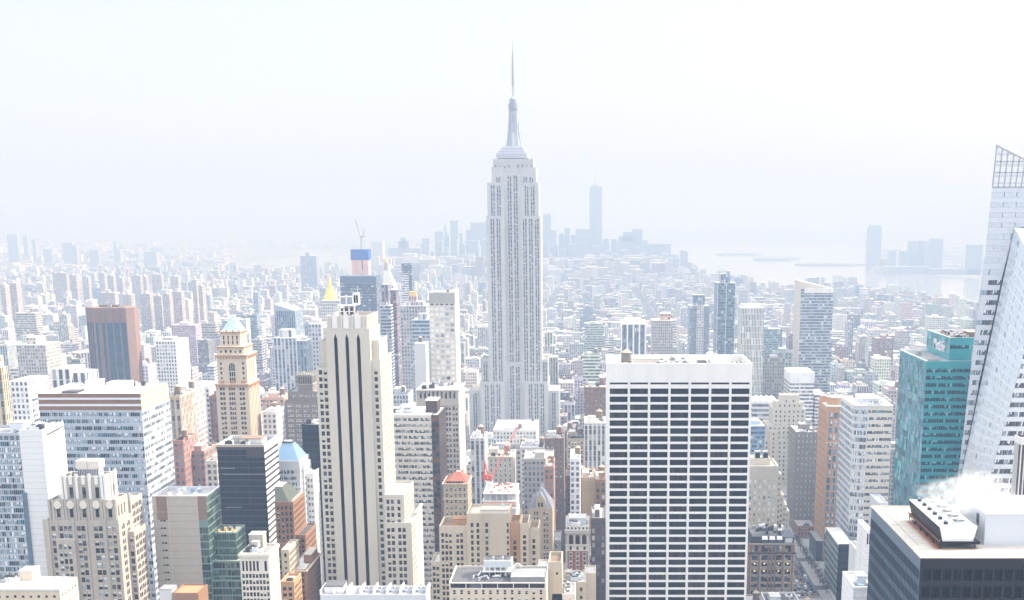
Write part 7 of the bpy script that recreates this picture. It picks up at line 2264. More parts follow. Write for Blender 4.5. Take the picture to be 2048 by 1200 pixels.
    f.body((.50, .52, .56), 'city_wall', 4, 4.6, PALE); m = MB(); plain_box(m, f.x0 + 3, f.x1 - 3, f.Y + 6, f.Y + 20, f.z, f.z + 4, (.5, .5, .5), PALE); f.put('bulkhead', m)
    f = Far('blue_slab', 'narrow deep blue slab right of the ribbed glass tower', 'building', 593, 612, 682, 1250, 26, vlow=735)
    f.body((.22, .29, .38), 'city_strip', 3, 3.8, PALE); m = MB(); plain_box(m, f.x0 + 2, f.x1 - 2, f.Y + 6, f.Y + 20, f.z, f.z + 3, (.5, .5, .5), PALE); f.put('bulkhead', m)
    # right hand group
    f = Far('finned_block', 'blue glass block with tall white fins above the white grid slab roof', 'office building', 1243, 1291, 648, 1380, 52, vlow=708)
    f.body((.16, .22, .30), 'city_strip', 2.2, 3.8, (.72, .72, .72))
    m = MB()
    for i in range(5):
        q = f.x0 + (f.x1 - f.x0) * i / 4; plain_box(m, q - .8, q + .8, f.Y - .8, f.Y, 0, f.z + .4, (.78, .79, .80))
    plain_box(m, f.x0 - .6, f.x1 + .6, f.Y - .7, f.Y + f.D, f.z - .8, f.z + .8, (.76, .76, .76)); f.put('white_fin', m)
    m = MB(); plain_box(m, f.x0 + 4, f.x1 - 4, f.Y + 12, f.Y + 40, f.z + .8, f.z + 4, (.6, .6, .62), PALE); f.put('plant_room', m)
    f = Far('orange_top_block', 'pale brown apartment block with small orange penthouse', 'apartment block', 1304, 1346, 641, 1600, 36, vlow=708)
    f.body((.48, .44, .42), 'city_wall', 2.6, 3.4, PALE)
    a, b, z = px(1321, 1342, 627, f.Y + 6); m = MB(); city_box(m, a, b, f.Y + 6, f.Y + 24, f.z, z, (.62, .36, .24), 'city_wall', 4, 4, PALE); f.put('penthouse', m)
    f = Far('notched_tower', 'blue grey tower with rounded top and stepped right side', 'tower', 1380, 1419, 612, 1750, 36, vlow=705)
    f.body((.22, .27, .34), 'city_wall', 2.4, 3.5, PALE)
    a, b, z = px(1387, 1410, 590, f.Y + 4); m = MB(); city_box(m, a, b, f.Y + 4, f.Y + 24, f.z, z, (.2, .25, .32), 'city_strip', 3, 3.5, GREY); f.put('upper_block', m)
    a, b, z = px(1394, 1408, 610, f.Y - 2); m = MB(); city_box(m, a, b, f.Y - 2, f.Y - .02, 0, z, (.55, .54, .54), 'city_wall', 3, 3.5, PALE); f.put('bay', m)
    f = Far('crested_tower', 'tall blue glass tower with crest of stepped slabs', 'tower', 1434, 1472, 566, 1560, 34, vlow=705)
    f.body((.15, .21, .29), 'city_ribbon', 2.6, 3.5, PALE)
    a, b, z = px(1442, 1461, 548, f.Y + 4); m = MB(); city_box(m, a, b, f.Y + 4, f.Y + 24, f.z, z, (.2, .27, .36), 'city_strip', 3, 3.5, GREY); cr = f.put('crest', m)
    m = MB(); plain_box(m, b - 4, b - .5, f.Y + 5, f.Y + 18, z, z + 3.4, (.3, .36, .44)); f.put('fin', m, cr)
    m = MB()
    for q in (.02, .48, .96): plain_box(m, f.x0 + (f.x1 - f.x0) * q, f.x0 + (f.x1 - f.x0) * q + .9, f.Y - .5, f.Y, 0, f.z, (.5, .55, .62))
    f.put('mullion', m)
    f = Far('speckled_tower', 'pale tower speckled with irregular grey panes above the white slab', 'tower', 1483, 1529, 616, 1420, 34, vlow=690)
    f.body((.68, .67, .64), 'city_strip', 1.6, 6.5, PALE)
    m = MB(); plain_box(m, f.x0 + 2, f.x1 - 2, f.Y + 5, f.Y + 24, f.z, f.z + 3.2, (.66, .66, .64), PALE); f.put('penthouse', m)
    f = Far('slope_top_tower', 'pale banded glass tower with beige slanted top by the river', 'tower', 1602, 1667, 577, 1500, 40, vlow=735)
    f.body((.33, .39, .46), 'city_ribbon', 2.4, 3.3, PALE)
    x0, x1, y0, y1 = f.x0, f.x1, f.Y, f.Y + f.D
    zt = V2Z(562, f.Y); m = MB(); m.cur_tint = (.58, .55, .49)
    xm = x0 + (x1 - x0) * .82
    for P_ in ([(x0, y0 + 2, f.z), (xm, y0 + 2, f.z), (xm, y0 + 2, f.z + 1.5), (x0, y0 + 2, zt)], [(x0, y1, f.z), (x0, y1, zt), (xm, y1, f.z + 1.5), (xm, y1, f.z)], [(x0, y0 + 2, zt), (xm, y0 + 2, f.z + 1.5), (xm, y1, f.z + 1.5), (x0, y1, zt)], [(xm, y0 + 2, f.z), (xm, y1, f.z), (xm, y1, f.z + 1.5), (xm, y0 + 2, f.z + 1.5)]): m.poly(P_, 'city_plain')
    plain_box(m, x0 - 1.2, x0 - .01, y0, y1, 0, zt, (.56, .52, .46)); f.put('slanted_crown', m)
    m = MB(); plain_box(m, x0 + 4, x1, y0 - .3, y0, f.z - 5, f.z, (.66, .66, .64)); f.put('head_band', m)
    f = Far('white_banded_block', 'white banded block with blank attic behind the beige setback tower', 'office building', 1581, 1629, 745, 1400, 46, vlow=870)
    f.body((.74, .75, .77), 'city_ribbon', 1.6, 3.9, (.74, .74, .74), z=V2Z(765, f.Y))
    m = MB(); plain_box(m, f.x0 - .3, f.x1 + .3, f.Y - .3, f.Y + f.D, V2Z(765, f.Y), f.z, (.70, .73, .78), (.74, .74, .74)); f.put('attic', m)
    m = MB(); plain_box(m, f.x0 + 3, f.x1 - 6, f.Y + 6, f.Y + 20, f.z, f.z + 1.5, (.6, .6, .6), (.5, .5, .5)); f.put('roof_house', m)
    f = Far('white_banded_annex', 'lower white banded annex right of the white banded block', 'office building', 1630, 1652, 789, 1402, 46, vlow=860)
    f.body((.74, .75, .77), 'city_ribbon', 1.6, 3.9, (.74, .74, .74)); m = MB(); plain_box(m, f.x0 + 3, f.x1 - 3, f.Y + 6, f.Y + 20, f.z, f.z + 2, (.6, .6, .6), PALE); f.put('roof_house', m)
    f = Far('vaulted_hall', 'low white hall with row of vaults on its roof beside white slab', 'building', 1505, 1558, 806, 1350, 50, vlow=850)
    f.body((.62, .65, .70), 'city_ribbon', 6, 5, (.74, .74, .74))
    m = MB()
    for i in range(5):
        c = f.x0 + (f.x1 - f.x0) * (i + .5) / 5; r_ = (f.x1 - f.x0) / 10 - .1
        for k in range(6):
            a, b = math.pi * k / 6, math.pi * (k + 1) / 6
            m.cur_tint = (.74, .74, .75)
            m.poly([(c + r_ * math.cos(a), f.Y, f.z + r_ * math.sin(a)), (c + r_ * math.cos(a), f.Y + 40, f.z + r_ * math.sin(a)), (c + r_ * math.cos(b), f.Y + 40, f.z + r_ * math.sin(b)), (c + r_ * math.cos(b), f.Y, f.z + r_ * math.sin(b))][::-1], 'city_plain')
        m.poly([(c + r_ * math.cos(math.pi * k / 8), f.Y, f.z + r_ * math.sin(math.pi * k / 8)) for k in range(9)], 'city_plain')
    f.put('vault_roof', m)
    f = Far('blue_glass_block', 'mid blue glass block right of the white slab, below vaulted hall', 'office building', 1494, 1530, 852, 980, 30, vlow=905)
    f.body((.16, .30, .46), 'city_ribbon', 2, 3.4, (.5, .55, .62)); m = MB(); plain_box(m, f.x0 + 3, f.x1 - 3, f.Y + 6, f.Y + 20, f.z, f.z + 3, (.4, .5, .6), PALE); f.put('plant_room', m)
    # white gridded block on the left
    f = Far('grid_block', 'white block with regular grid of dark square windows right of pink tower', 'office building', 311, 351, 682, 1260, 40, vlow=775)
    f.body((.74, .75, .77), 'city_wall', 2.7, 3.5, (.75, .75, .75)); m = MB(); plain_box(m, f.x0 + 4, f.x1 - 5, f.Y + 8, f.Y + 24, f.z, f.z + 2.5, (.3, .3, .32), PALE); f.put('roof_house', m)
    f = Far('white_stepped_block', 'white stepped apartment block at the left border by glass wing', 'apartment block', 20, 55, 762, 900, 34, vlow=830)
    f.body((.78, .78, .80), 'city_wall', 3.2, 3.9, (.74, .74, .74)); a, b, z = px(55, 66, 795, 905); m = MB(); city_box(m, a, b, 905, 930, 0, z, (.78, .78, .8), 'city_ribbon', 3, 3.6, PALE); f.put('lower_wing', m)
    f = Far('fluted_block', 'white stone block with deep vertical slots left of the pink tower', 'building', 101, 140, 738, 1010, 30, vlow=772)
    f.body((.72, .71, .70), 'city_strip', 4.6, 8, PALE); a, b, z = px(143, 172, 745, 1015); m = MB(); city_box(m, a, b, 1015, 1040, 0, z, (.76, .75, .74), 'city_strip', 5, 8, PALE); f.put('side_wing', m)
    f = Far('twin_top_block', 'brown grey twin topped apartment block left of the pink tower', 'apartment block', 32, 90, 690, 1250, 36, vlow=745)
    f.body((.46, .42, .40), 'city_wall', 2.4, 3.3, PALE); a, b, z = px(52, 71, 675, 1256); m = MB(); city_box(m, a, b, 1256, 1280, f.z, z, (.52, .46, .40), 'city_wall', 3, 3.4, PALE); f.put('upper_block', m)
    f = Far('ochre_edge_tower', 'ochre stone tower cut off by the left border', 'tower', -40, 3, 735, 760, 8, vlow=855)
    f.body((.58, .46, .28), 'city_strip', 3, 3.8, (.5, .45, .4)); a, b, z = px(-40, -2, 712, 761); m = MB(); city_box(m, a, b, 761, 766, f.z, z, (.6, .5, .32), 'city_strip', 3, 3.8, PALE); f.put('upper_block', m)
    for (nm, lab, cat, u0, u1, v, Y, D, vl, tint, mat) in (
        ('tan_block', 'orange tan brick block right of the banded glass block', 'brick building', 339, 360, 795, 800, 30, 880, (.50, .40, .29), 'city_strip'),
        ('grey_stone_block', 'grey stone block with flat roof between banded block and ornate pyramid tower', 'building', 342, 378, 786, 880, 36, 890, (.48, .46, .46), 'city_wall'),
        ('white_end_block', 'pale block with blank white end wall left of the pyramid tower', 'building', 380, 418, 776, 960, 36, 870, (.66, .66, .68), 'city_wall'),
        ('brown_block', 'dark red brown block directly left of the pyramid tower', 'brick building', 418, 433, 795, 930, 30, 880, (.26, .13, .11), 'city_wall'),
        ('pink_brick_block', 'pink brick block with cornice right of the pyramid tower', 'brick building', 524, 567, 797, 1000, 34, 880, (.52, .34, .26), 'city_wall'),
        ('white_corner_block', 'white stone block with curved bays below the pink brick block', 'building', 525, 552, 826, 880, 30, 890, (.66, .66, .66), 'city_wall'),
        ('red_roofline_block', 'red brick block with stepped dark roofline right of the banded glass block', 'brick building', 346, 366, 884, 760, 26, 980, (.33, .17, .13), 'city_wall'),
        ('brown_stack_block', 'brown brick block with terraces beside the black tower', 'brick building', 364, 408, 905, 775, 30, 975, (.29, .19, .16), 'city_wall'),
        ('cream_window_block', 'cream block with rows of dark windows left of the black tower', 'building', 412, 434, 925, 740, 26, 985, (.62, .57, .50), 'city_wall'),
        ('russet_tower', 'russet brick tower with dark shaded side behind the slate gabled block', 'brick building', 1089, 1107, 936, 760, 30, 1065, (.34, .19, .14), 'city_wall'),
        ('white_slender_block', 'white slender stepped block left of the white grid slab', 'building', 1140, 1160, 920, 830, 36, 1030, (.74, .76, .80), 'city_wall'),
        ('ochre_blank_block', 'ochre brick block with blank wall left of the white grid slab', 'brick building', 1163, 1189, 958, 740, 30, 1060, (.44, .33, .21), 'city_plain'),
        ('brown_loft_block', 'brown loft block with lit cornice squeezed against the white grid slab', 'brick building', 1190, 1212, 962, 725, 30, 1090, (.27, .17, .10), 'city_wall'),
        ('grey_loft_block', 'grey brick loft with flagpoles and pipes behind the slate gabled block', 'brick building', 1047, 1105, 920, 860, 36, 985, (.36, .33, .31), 'city_wall'),
        ('ribbed_stone_block', 'stone block with three blue window strips below the landmark skyscraper', 'building', 940, 969, 878, 880, 26, 935, (.58, .57, .57), 'city_strip'),
        ('hipped_hall', 'long low white roofed hall at the foot of the landmark skyscraper', 'building', 986, 1072, 862, 1130, 60, 890, (.60, .62, .64), 'city_wall'),
        ('three_gable_block', 'pale stone block with tall blue windows left of the white grid slab', 'building', 1168, 1211, 848, 900, 30, 895, (.62, .60, .58), 'city_strip'),
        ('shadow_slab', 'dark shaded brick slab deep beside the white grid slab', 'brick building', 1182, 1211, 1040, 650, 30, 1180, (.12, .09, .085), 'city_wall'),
        ):
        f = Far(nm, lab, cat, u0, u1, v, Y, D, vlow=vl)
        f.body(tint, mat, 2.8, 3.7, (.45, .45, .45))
        rnd = random.Random(nm)
        c = [min(1, t_ * 1.1) for t_ in tint]
        m = MB()
        m.cur_tint = tuple(c)
        for (a, b, c_, d) in ((f.x0, f.x1, Y, Y + .5), (f.x0, f.x1, Y + D - .5, Y + D), (f.x0, f.x0 + .5, Y + .503, Y + D - .503), (f.x1 - .5, f.x1, Y + .503, Y + D - .503)):
            plain_box(m, a, b, c_, d, f.z + .002, f.z + 1.0, tuple(c))
        plain_box(m, f.x0 - .3, f.x1 + .3, Y - .3, Y - .003, f.z - 1.2, f.z - .6, tuple(c)); f.put('parapet', m)
        m = MB(); a = f.x0 + (f.x1 - f.x0) * rnd.uniform(.1, .4); w = (f.x1 - f.x0) * rnd.uniform(.3, .45)
        plain_box(m, a, a + w, Y + 6, Y + 6 + rnd.uniform(5, 12), f.z, f.z + rnd.uniform(2.5, 4.5), tuple(c), (.7, .7, .7)); f.put('bulkhead', m)
        if rnd.random() < .7:
            add_tank(f.root, f.L, f.x0 + (f.x1 - f.x0) * rnd.uniform(.6, .85), Y + rnd.uniform(4, 14), f.z, rnd.uniform(1.6, 2.2))
        for k in range(3):
            m = MB(); q = f.x0 + 1 + rnd.random() * max(.5, f.x1 - f.x0 - 4); r_ = Y + 2 + rnd.random() * (D - 6)
            m.box(q, q + rnd.uniform(1.2, 2.6), r_, r_ + rnd.uniform(1.2, 2.6), f.z + .01, f.z + rnd.uniform(.8, 1.8), rnd.choice(['metal_grey', 'metal_white', 'metal_dark'])); f.put('air_handler', m)
TANK = []
def add_tank(root, L, x, y, z, r=2.0):
    """rooftop water tank: drum > cone, stand; shared meshes"""
    if not TANK:
        a, b, c = MB(), MB(), MB()
        a.cyl(0, 0, 1.2, 3.2, 1, .96, 'wood_tank', 12); b.cyl(0, 0, 3.2, 4.0, 1.1, 0, 'tank_cone', 12)
        for dx, dy in ((-1, -1), (1, -1), (1, 1), (-1, 1)): c.bar((dx * .7, dy * .7, 0), (dx * .7, dy * .7, 1.1), .16, 'metal_dark')
        c.box(-1, 1, -1, 1, 1.03, 1.18, 'metal_dark', bottom=True)
        for k, n in ((a, 'water_tank'), (b, 'tank_roof'), (c, 'tank_stand')):
            o = k.build(n); TANK.append(o.data); bpy.data.objects.remove(o)
    o = bpy.data.objects.new('water_tank', TANK[0]); o.parent = root; o.location = (x - L[0], y - L[1], z - L[2]); o.scale = (r, r, r); COL.objects.link(o)
    for me, n in ((TANK[1], 'tank_roof'), (TANK[2], 'tank_stand')):
        c = bpy.data.objects.new(n, me); c.parent = o; COL.objects.link(c)
landmarks()

# ------------------------------------------------------------------ far skyline, pale in the haze
def skyline():
    G = 'towers of the far island tip'
    B = (.24, .27, .31)
    def one(u0, u1, v, Y, lab, name='hazy_tower', cat='tower', D=50, group=G, tint=B, step=None, peak=None, mat='city_plain'):
        f = Far(name, lab, cat, u0, u1, v, Y, D, group)
        f.body(tint, mat, 5, 4.0, GREY)
        if step:
            for (a_, b_, v_) in step:
                a, b, z = px(a_, b_, v_, Y + 8); m = MB(); city_box(m, a, b, Y + 8, Y + D - 8, f.z, z, tint, mat, 5, 4, GREY); f.put('upper_block', m)
        if peak:
            cx, cy = U2X(peak[0], v, Y + D / 2), Y + D / 2
            m = MB(); m.cur_tint = tint; m.mats = []
            r_ = (f.x1 - f.x0) * peak[2] / 2
            pts = [(cx - r_, cy - r_), (cx + r_, cy - r_), (cx + r_, cy + r_), (cx - r_, cy + r_)]
            zz = V2Z(peak[1], cy)
            z0 = f.z if not step else V2Z(step[-1][2], Y + 8)
            for i in range(4): m.poly([(*pts[i], z0), (*pts[(i + 1) % 4], z0), (cx, cy, zz)], 'city_plain')
            f.put('spire', m)
        return f
    one(776, 840, 496, 6300, 'broad hazy block with domed upper part left of the island tip towers', step=[(796, 818, 482), (800, 812, 474)])
    one(842, 861, 490, 6500, 'hazy tower with curved shoulders next right of the broad domed block', step=[(844, 859, 477)])
    one(869, 886, 463, 6900, 'wide hazy tower against the spired one, left of landmark skyscraper')
    one(886, 898, 470, 6950, 'hazy tower ending in a thin spire left of landmark skyscraper', peak=(891, 443, .8))
    one(900, 916, 441, 6700, 'tallest plain hazy slab left of the landmark skyscraper')
    one(916, 925, 466, 6800, 'slim hazy slab against the right side of the tallest plain slab')
    one(932, 975, 460, 6600, 'bulky hazy block touching the landmark skyscraper on its left', step=[(941, 975, 445)])
    one(931, 957, 481, 6000, 'low dark hazy block in front of the bulky one by the landmark')
    one(1085, 1113, 460, 6500, 'stepped hazy tower touching the landmark skyscraper on its right', step=[(1086, 1102, 428)])
    one(1117, 1129, 470, 6600, 'short slim hazy block between stepped tower and pointed tower', step=[(1119, 1127, 466)])
    one(1129, 1140, 455, 6700, 'slim pointed hazy tower left of the great spired tower')
    one(1151, 1179, 458, 6550, 'square hazy slab adjoining the great spired tower')
    f = one(1179, 1204, 373, 6700, 'great tapering hazy tower with tall mast, highest of the island tip', name='spired_tower')
    m = MB(); cx, cy = U2X(1191, 373, 6720), 6725; m.cyl(cx, cy, f.z, f.z + 8, 20, 20, 'metal_silver', 12); m.cyl(cx, cy, f.z + 8, V2Z(340, cy), 2.6, .8, 'metal_silver', 6); f.put('mast', m)
    one(1204, 1219, 484, 6500, 'rounded hazy tower at the foot of the great spired tower', step=[(1206, 1217, 477)])
    one(1233, 1265, 483, 6400, 'hazy tower with domed top and sloped shoulders', step=[(1237, 1265, 473), (1246, 1265, 464)], peak=(1257, 459, .5))
    one(1265, 1285, 458, 6450, 'hazy square tower against the domed one')
    one(1292, 1312, 489, 6300, 'hazy block with chamfered top left of its wider neighbour', step=[(1295, 1312, 487)])
    one(1312, 1342, 487, 6350, 'widest flat topped hazy block near the bay')
    one(1343, 1356, 509, 6100, 'low hazy block before the last towers by the bay')
    one(1361, 1376, 502, 5900, 'hazy tower with twin tips at the edge of the bay', step=[(1362, 1368, 499)])
    one(1376, 1384, 524, 5850, 'small hazy slab last before the bay')
    for (u0, u1, v, Y) in ((906, 918, 470, 6900), (944, 952, 468, 6800), (1090, 1099, 466, 6600), (1142, 1152, 470, 6600), (1222, 1234, 478, 6500), (1286, 1296, 480, 6500), (823, 834, 500, 6700), (848, 858, 492, 6300), (858, 868, 502, 6500), (874, 884, 482, 6250), (888, 897, 495, 6150), (903, 914, 478, 6200), (918, 930, 488, 6350), (948, 960, 492, 6100), (962, 973, 478, 6200), (1088, 1098, 482, 6200), (1104, 1116, 490, 6150), (1119, 1131, 498, 6100), (1136, 1150, 488, 6300), (1156, 1170, 486, 6150), (1186, 1200, 492, 6050), (1210, 1222, 502, 6200), (1224, 1236, 508, 6050), (1240, 1256, 500, 6050), (1268, 1280, 494, 6100), (1284, 1296, 506, 6200), (1300, 1316, 511, 5950), (1325, 1338, 508, 5980), (800, 814, 510, 6250)):
        one(u0, u1, v, Y, 'hazy minor tower standing lower among the towers of the far island tip', group='lesser towers of the far island tip')
    G2 = 'towers across the river'
    f = one(1738, 1764, 456, 7000, 'tall hazy tower with rounded top across the river', group=G2, step=[(1740, 1763, 450)])
    one(1780, 1793, 500, 6600, 'short hazy tower next right of the tall one across the river', group=G2)
    one(1803, 1817, 502, 6700, 'low pale hazy tower left of the three taller ones across the river', group=G2)
    one(1820, 1834, 483, 6500, 'leftmost of three taller hazy towers across the river', group=G2, step=[(1822, 1833, 481)])
    one(1838, 1852, 483, 6550, 'middle one of three taller hazy towers across the river', group=G2, step=[(1839, 1850, 481)])
    one(1858, 1887, 481, 6450, 'broad stepped hazy tower, rightmost of three taller ones across the river', group=G2, step=[(1862, 1886, 477)])
    one(1938, 1966, 489, 6300, 'pale square hazy block by the crystal tower across the river', group=G2)
    one(1768, 1860, 533, 6350, 'long low hazy waterfront block under the towers across the river', name='waterfront_block', cat='building', group=G2)
    one(1862, 1960, 538, 6300, 'long low hazy shed at the waterline near the crystal tower', name='waterfront_block', cat='building', group=G2)
    G3 = 'towers beyond the east river'
    for (u0, u1, v, Y, lab) in ((13, 33, 468, 7600, 'broad hazy tower far off near the left border'), (45, 53, 471, 7800, 'slim hazy tower second from the left border on horizon'),
                                (63, 70, 479, 7700, 'slim hazy tower third from the left border on horizon'), (86, 103, 498, 7400, 'short hazy block between slim and broad far towers'), (124, 143, 485, 7300, 'broad hazy tower with flat top left on the horizon'), (145, 152, 491, 7300, 'narrow hazy tower touching the broad flat one'),
                                (178, 196, 499, 7200, 'low hazy block in middle of the far left towers'), (226, 232, 482, 7500, 'lone slim hazy tower at the right of the far left group'), (234, 239, 498, 7500, 'thin hazy block beside the lone slim tower'), (287, 303, 503, 7000, 'hazy pair end block right of the lone slim tower'), (305, 312, 503, 7000, 'thin hazy slab rightmost of far left group')):
        one(u0, u1, v, Y, lab, group=G3, D=40)
    G4 = 'apartment slabs of the left middle distance'
    k = 0
    words = ['first', 'second', 'third', 'fourth', 'fifth', 'sixth', 'seventh', 'eighth', 'ninth', 'tenth', 'eleventh', 'twelfth', 'thirteenth', 'fourteenth']
    for (row, lst, Y) in (('upper', ((104, 132, 546), (134, 152, 550), (164, 176, 553), (197, 208, 546), (212, 226, 551), (232, 244, 555), (262, 280, 551), (282, 292, 553), (303, 322, 549), (340, 356, 553)), 3900),
                          ('lower', ((0, 9, 570), (14, 32, 566), (199, 229, 585), (245, 262, 589), (279, 299, 587), (306, 322, 592), (324, 338, 588), (343, 362, 583), (384, 392, 560), (396, 404, 571)), 2700)):
        for i, (u0, u1, v) in enumerate(lst):
            f = Far('apartment_slab', f'pale brick apartment slab, {words[i]} from the left in {row} row before east river', 'apartment block', u0, u1, v, Y + (i % 3) * 60, 22, G4)
            f.body((.40, .34, .30), 'city_wall', 3.2, 3.0, PALE)
            m = MB(); plain_box(m, f.x0 + (f.x1 - f.x0) * .3, f.x0 + (f.x1 - f.x0) * .6, f.Y + 4, f.Y + 14, f.z, f.z + 5, (.45, .40, .36), PALE); f.put('bulkhead', m)
    f = one(600, 632, 512, 4700, 'lone broad hazy slab with small roof block before the east river', name='apartment_slab', cat='apartment block', group=None, mat='city_wall'); m = MB(); a, b, z = px(611, 619, 505, 4705); plain_box(m, a, b, 4705, 4730, f.z, z, B); f.put('bulkhead', m)
    one(745, 765, 484, 5600, 'lone pale vertical tower right of the unfinished tower', group=None, tint=(.46, .47, .5), step=[(746, 764, 482)])
    # island monument and low islands are laid with the water
skyline()

# ------------------------------------------------------------------ ground, water, streets
def poly_sheet(name, pts, z, mat, kind='structure'):
    m = MB(); m.poly([(x, y, z) for x, y in pts], mat); return m.build(name, kind=kind)
def g_uv(u, v): Y = V2Y(v, 0); return U2X(u, v, Y), Y
m_, nt_, b_ = new_mat('ground')
tc = N(nt_, 'ShaderNodeTexCoord'); n1 = N(nt_, 'ShaderNodeTexNoise'); n1.inputs['Scale'].default_value = .012; n1.inputs['Detail'].default_value = 9
nt_.links.new(tc.outputs['Object'], n1.inputs['Vector']); r1 = N(nt_, 'ShaderNodeValToRGB')
r1.color_ramp.elements[0].position = .3; r1.color_ramp.elements[0].color = (.10, .10, .10, 1); r1.color_ramp.elements[1].position = .7; r1.color_ramp.elements[1].color = (.26, .25, .24, 1)
nt_.links.new(n1.outputs['Fac'], r1.inputs[0]); nt_.links.new(r1.outputs[0], b_.inputs['Base Color']); b_.inputs['Roughness'].default_value = .95
poly_sheet('ground', [(-15500, -1500), (15500, -1500), (15500, 31500), (-15500, 31500)], 0, 'ground')
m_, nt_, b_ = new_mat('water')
b_.inputs['Base Color'].default_value = (.30, .32, .34, 1); b_.inputs['Roughness'].default_value = .08  # base colour raised pale: the sun glitter is put into the colour
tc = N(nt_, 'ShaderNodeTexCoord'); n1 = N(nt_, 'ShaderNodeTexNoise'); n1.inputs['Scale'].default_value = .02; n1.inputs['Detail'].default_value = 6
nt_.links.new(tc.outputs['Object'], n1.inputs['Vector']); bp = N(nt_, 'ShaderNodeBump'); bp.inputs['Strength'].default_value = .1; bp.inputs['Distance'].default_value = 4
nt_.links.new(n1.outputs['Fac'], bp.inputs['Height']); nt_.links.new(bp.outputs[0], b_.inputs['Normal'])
shore = [(1376, 552), (1440, 560), (1490, 570), (1530, 579), (1610, 579), (1700, 579), (1790, 592), (1850, 602), (1900, 608), (1990, 618)]
far = [(1990, 562), (1900, 553), (1850, 551), (1765, 546), (1735, 541), (1740, 520), (1760, 503), (1700, 490), (1560, 487), (1400, 488), (1200, 489), (1000, 492), (900, 497), (860, 520), (900, 535), (1000, 548), (1200, 552)]
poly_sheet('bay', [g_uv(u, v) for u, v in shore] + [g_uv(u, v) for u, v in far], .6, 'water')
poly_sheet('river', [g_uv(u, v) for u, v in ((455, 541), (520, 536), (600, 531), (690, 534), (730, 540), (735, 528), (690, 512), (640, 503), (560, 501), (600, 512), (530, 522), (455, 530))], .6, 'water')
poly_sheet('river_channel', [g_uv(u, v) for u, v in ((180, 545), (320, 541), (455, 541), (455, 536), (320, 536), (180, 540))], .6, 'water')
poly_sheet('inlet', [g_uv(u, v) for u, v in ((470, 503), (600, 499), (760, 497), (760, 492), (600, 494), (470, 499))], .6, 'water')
def island(name, pts, h, mat):
    m = MB(); P = [g_uv(u, v) for u, v in pts]
    ar = sum(P[i][0] * P[(i + 1) % len(P)][1] - P[(i + 1) % len(P)][0] * P[i][1] for i in range(len(P)))
    if ar < 0: P = P[::-1]
    m.prism(P, 0, h, mat); return m.build(name, kind='structure')
stone('island_scrub', (.12, .13, .10), .25, .01, stain=0)
island('island', [(1432, 510), (1450, 508), (1490, 508), (1527, 509), (1510, 511), (1450, 511)], 9, 'island_scrub')
island('island', [(1506, 519), (1540, 516), (1590, 516), (1602, 519), (1580, 521.5), (1520, 521.5)], 9, 'island_scrub')
island('island', [(1590, 530), (1620, 527.5), (1700, 528), (1732, 530), (1700, 532), (1620, 532)], 6, 'island_scrub')
def statue():
    Y = V2Y(509.5); x = U2X(1453, 508, Y); k = Y / 2700
    root = tag(empty('statue', (x, Y, 0)), 'tiny hazy statue on a pedestal standing on the low island in the bay', 'statue')
    m = MB(); m.frustum((x - 6 * k, x + 6 * k, Y - 6 * k, Y + 6 * k), 0, (x - 5 * k, x + 5 * k, Y - 5 * k, Y + 5 * k), 3.2 * k, 'limestone_grey'); m.frustum((x - 2.6 * k, x + 2.6 * k, Y - 2.6 * k, Y + 2.6 * k), 3.2 * k, (x - 1.9 * k, x + 1.9 * k, Y - 1.9 * k, Y + 1.9 * k), 9 * k, 'limestone_grey'); m.build('pedestal', root, tuple(root.location))
    m = MB()
    for (z0, z1, r0, r1) in ((9, 12, 1.5, 1.3), (12, 15, 1.3, 1.15), (15, 16.2, 1.15, .5), (16.2, 17.6, .55, .5)): m.cyl(x, Y, z0 * k, z1 * k, r0 * k, r1 * k, 'copper_green', 10)
    m.bar((x + .9 * k, Y, 15 * k), (x + 1.6 * k, Y, 19.2 * k), .6 * k, 'copper_green'); m.build('figure', root, tuple(root.location))
statue()
# far hills that close the bay
def hills(name, pts, base, depth, mat):
    m = MB(); P = [g_uv(u, base) for u, _ in pts]
    Y = P[0][1]
    tops = [(U2X(u, v, Y + depth * .5), Y + depth * .5, max(2, V2Z(v, Y + depth * .5))) for u, v in pts]
    for i in range(len(pts) - 1):
        a, b = P[i], P[i + 1]
        m.poly([(*a, 0), (*b, 0), tops[i + 1], tops[i]], mat)
        m.poly([tops[i], tops[i + 1], (b[0], Y + depth, 0), (a[0], Y + depth, 0)], mat)
    return m.build(name, kind='structure')
hills('hills', [(1020, 470), (1100, 468), (1200, 467), (1290, 463), (1380, 461), (1480, 459.5), (1600, 461), (1720, 464), (1850, 467), (2000, 470), (2150, 473)], 478, 5000, 'island_scrub')
hills('hills', [(1080, 483), (1250, 481), (1400, 482), (1560, 479), (1700, 482), (1850, 484), (2050, 485)], 488, 1500, 'island_scrub')

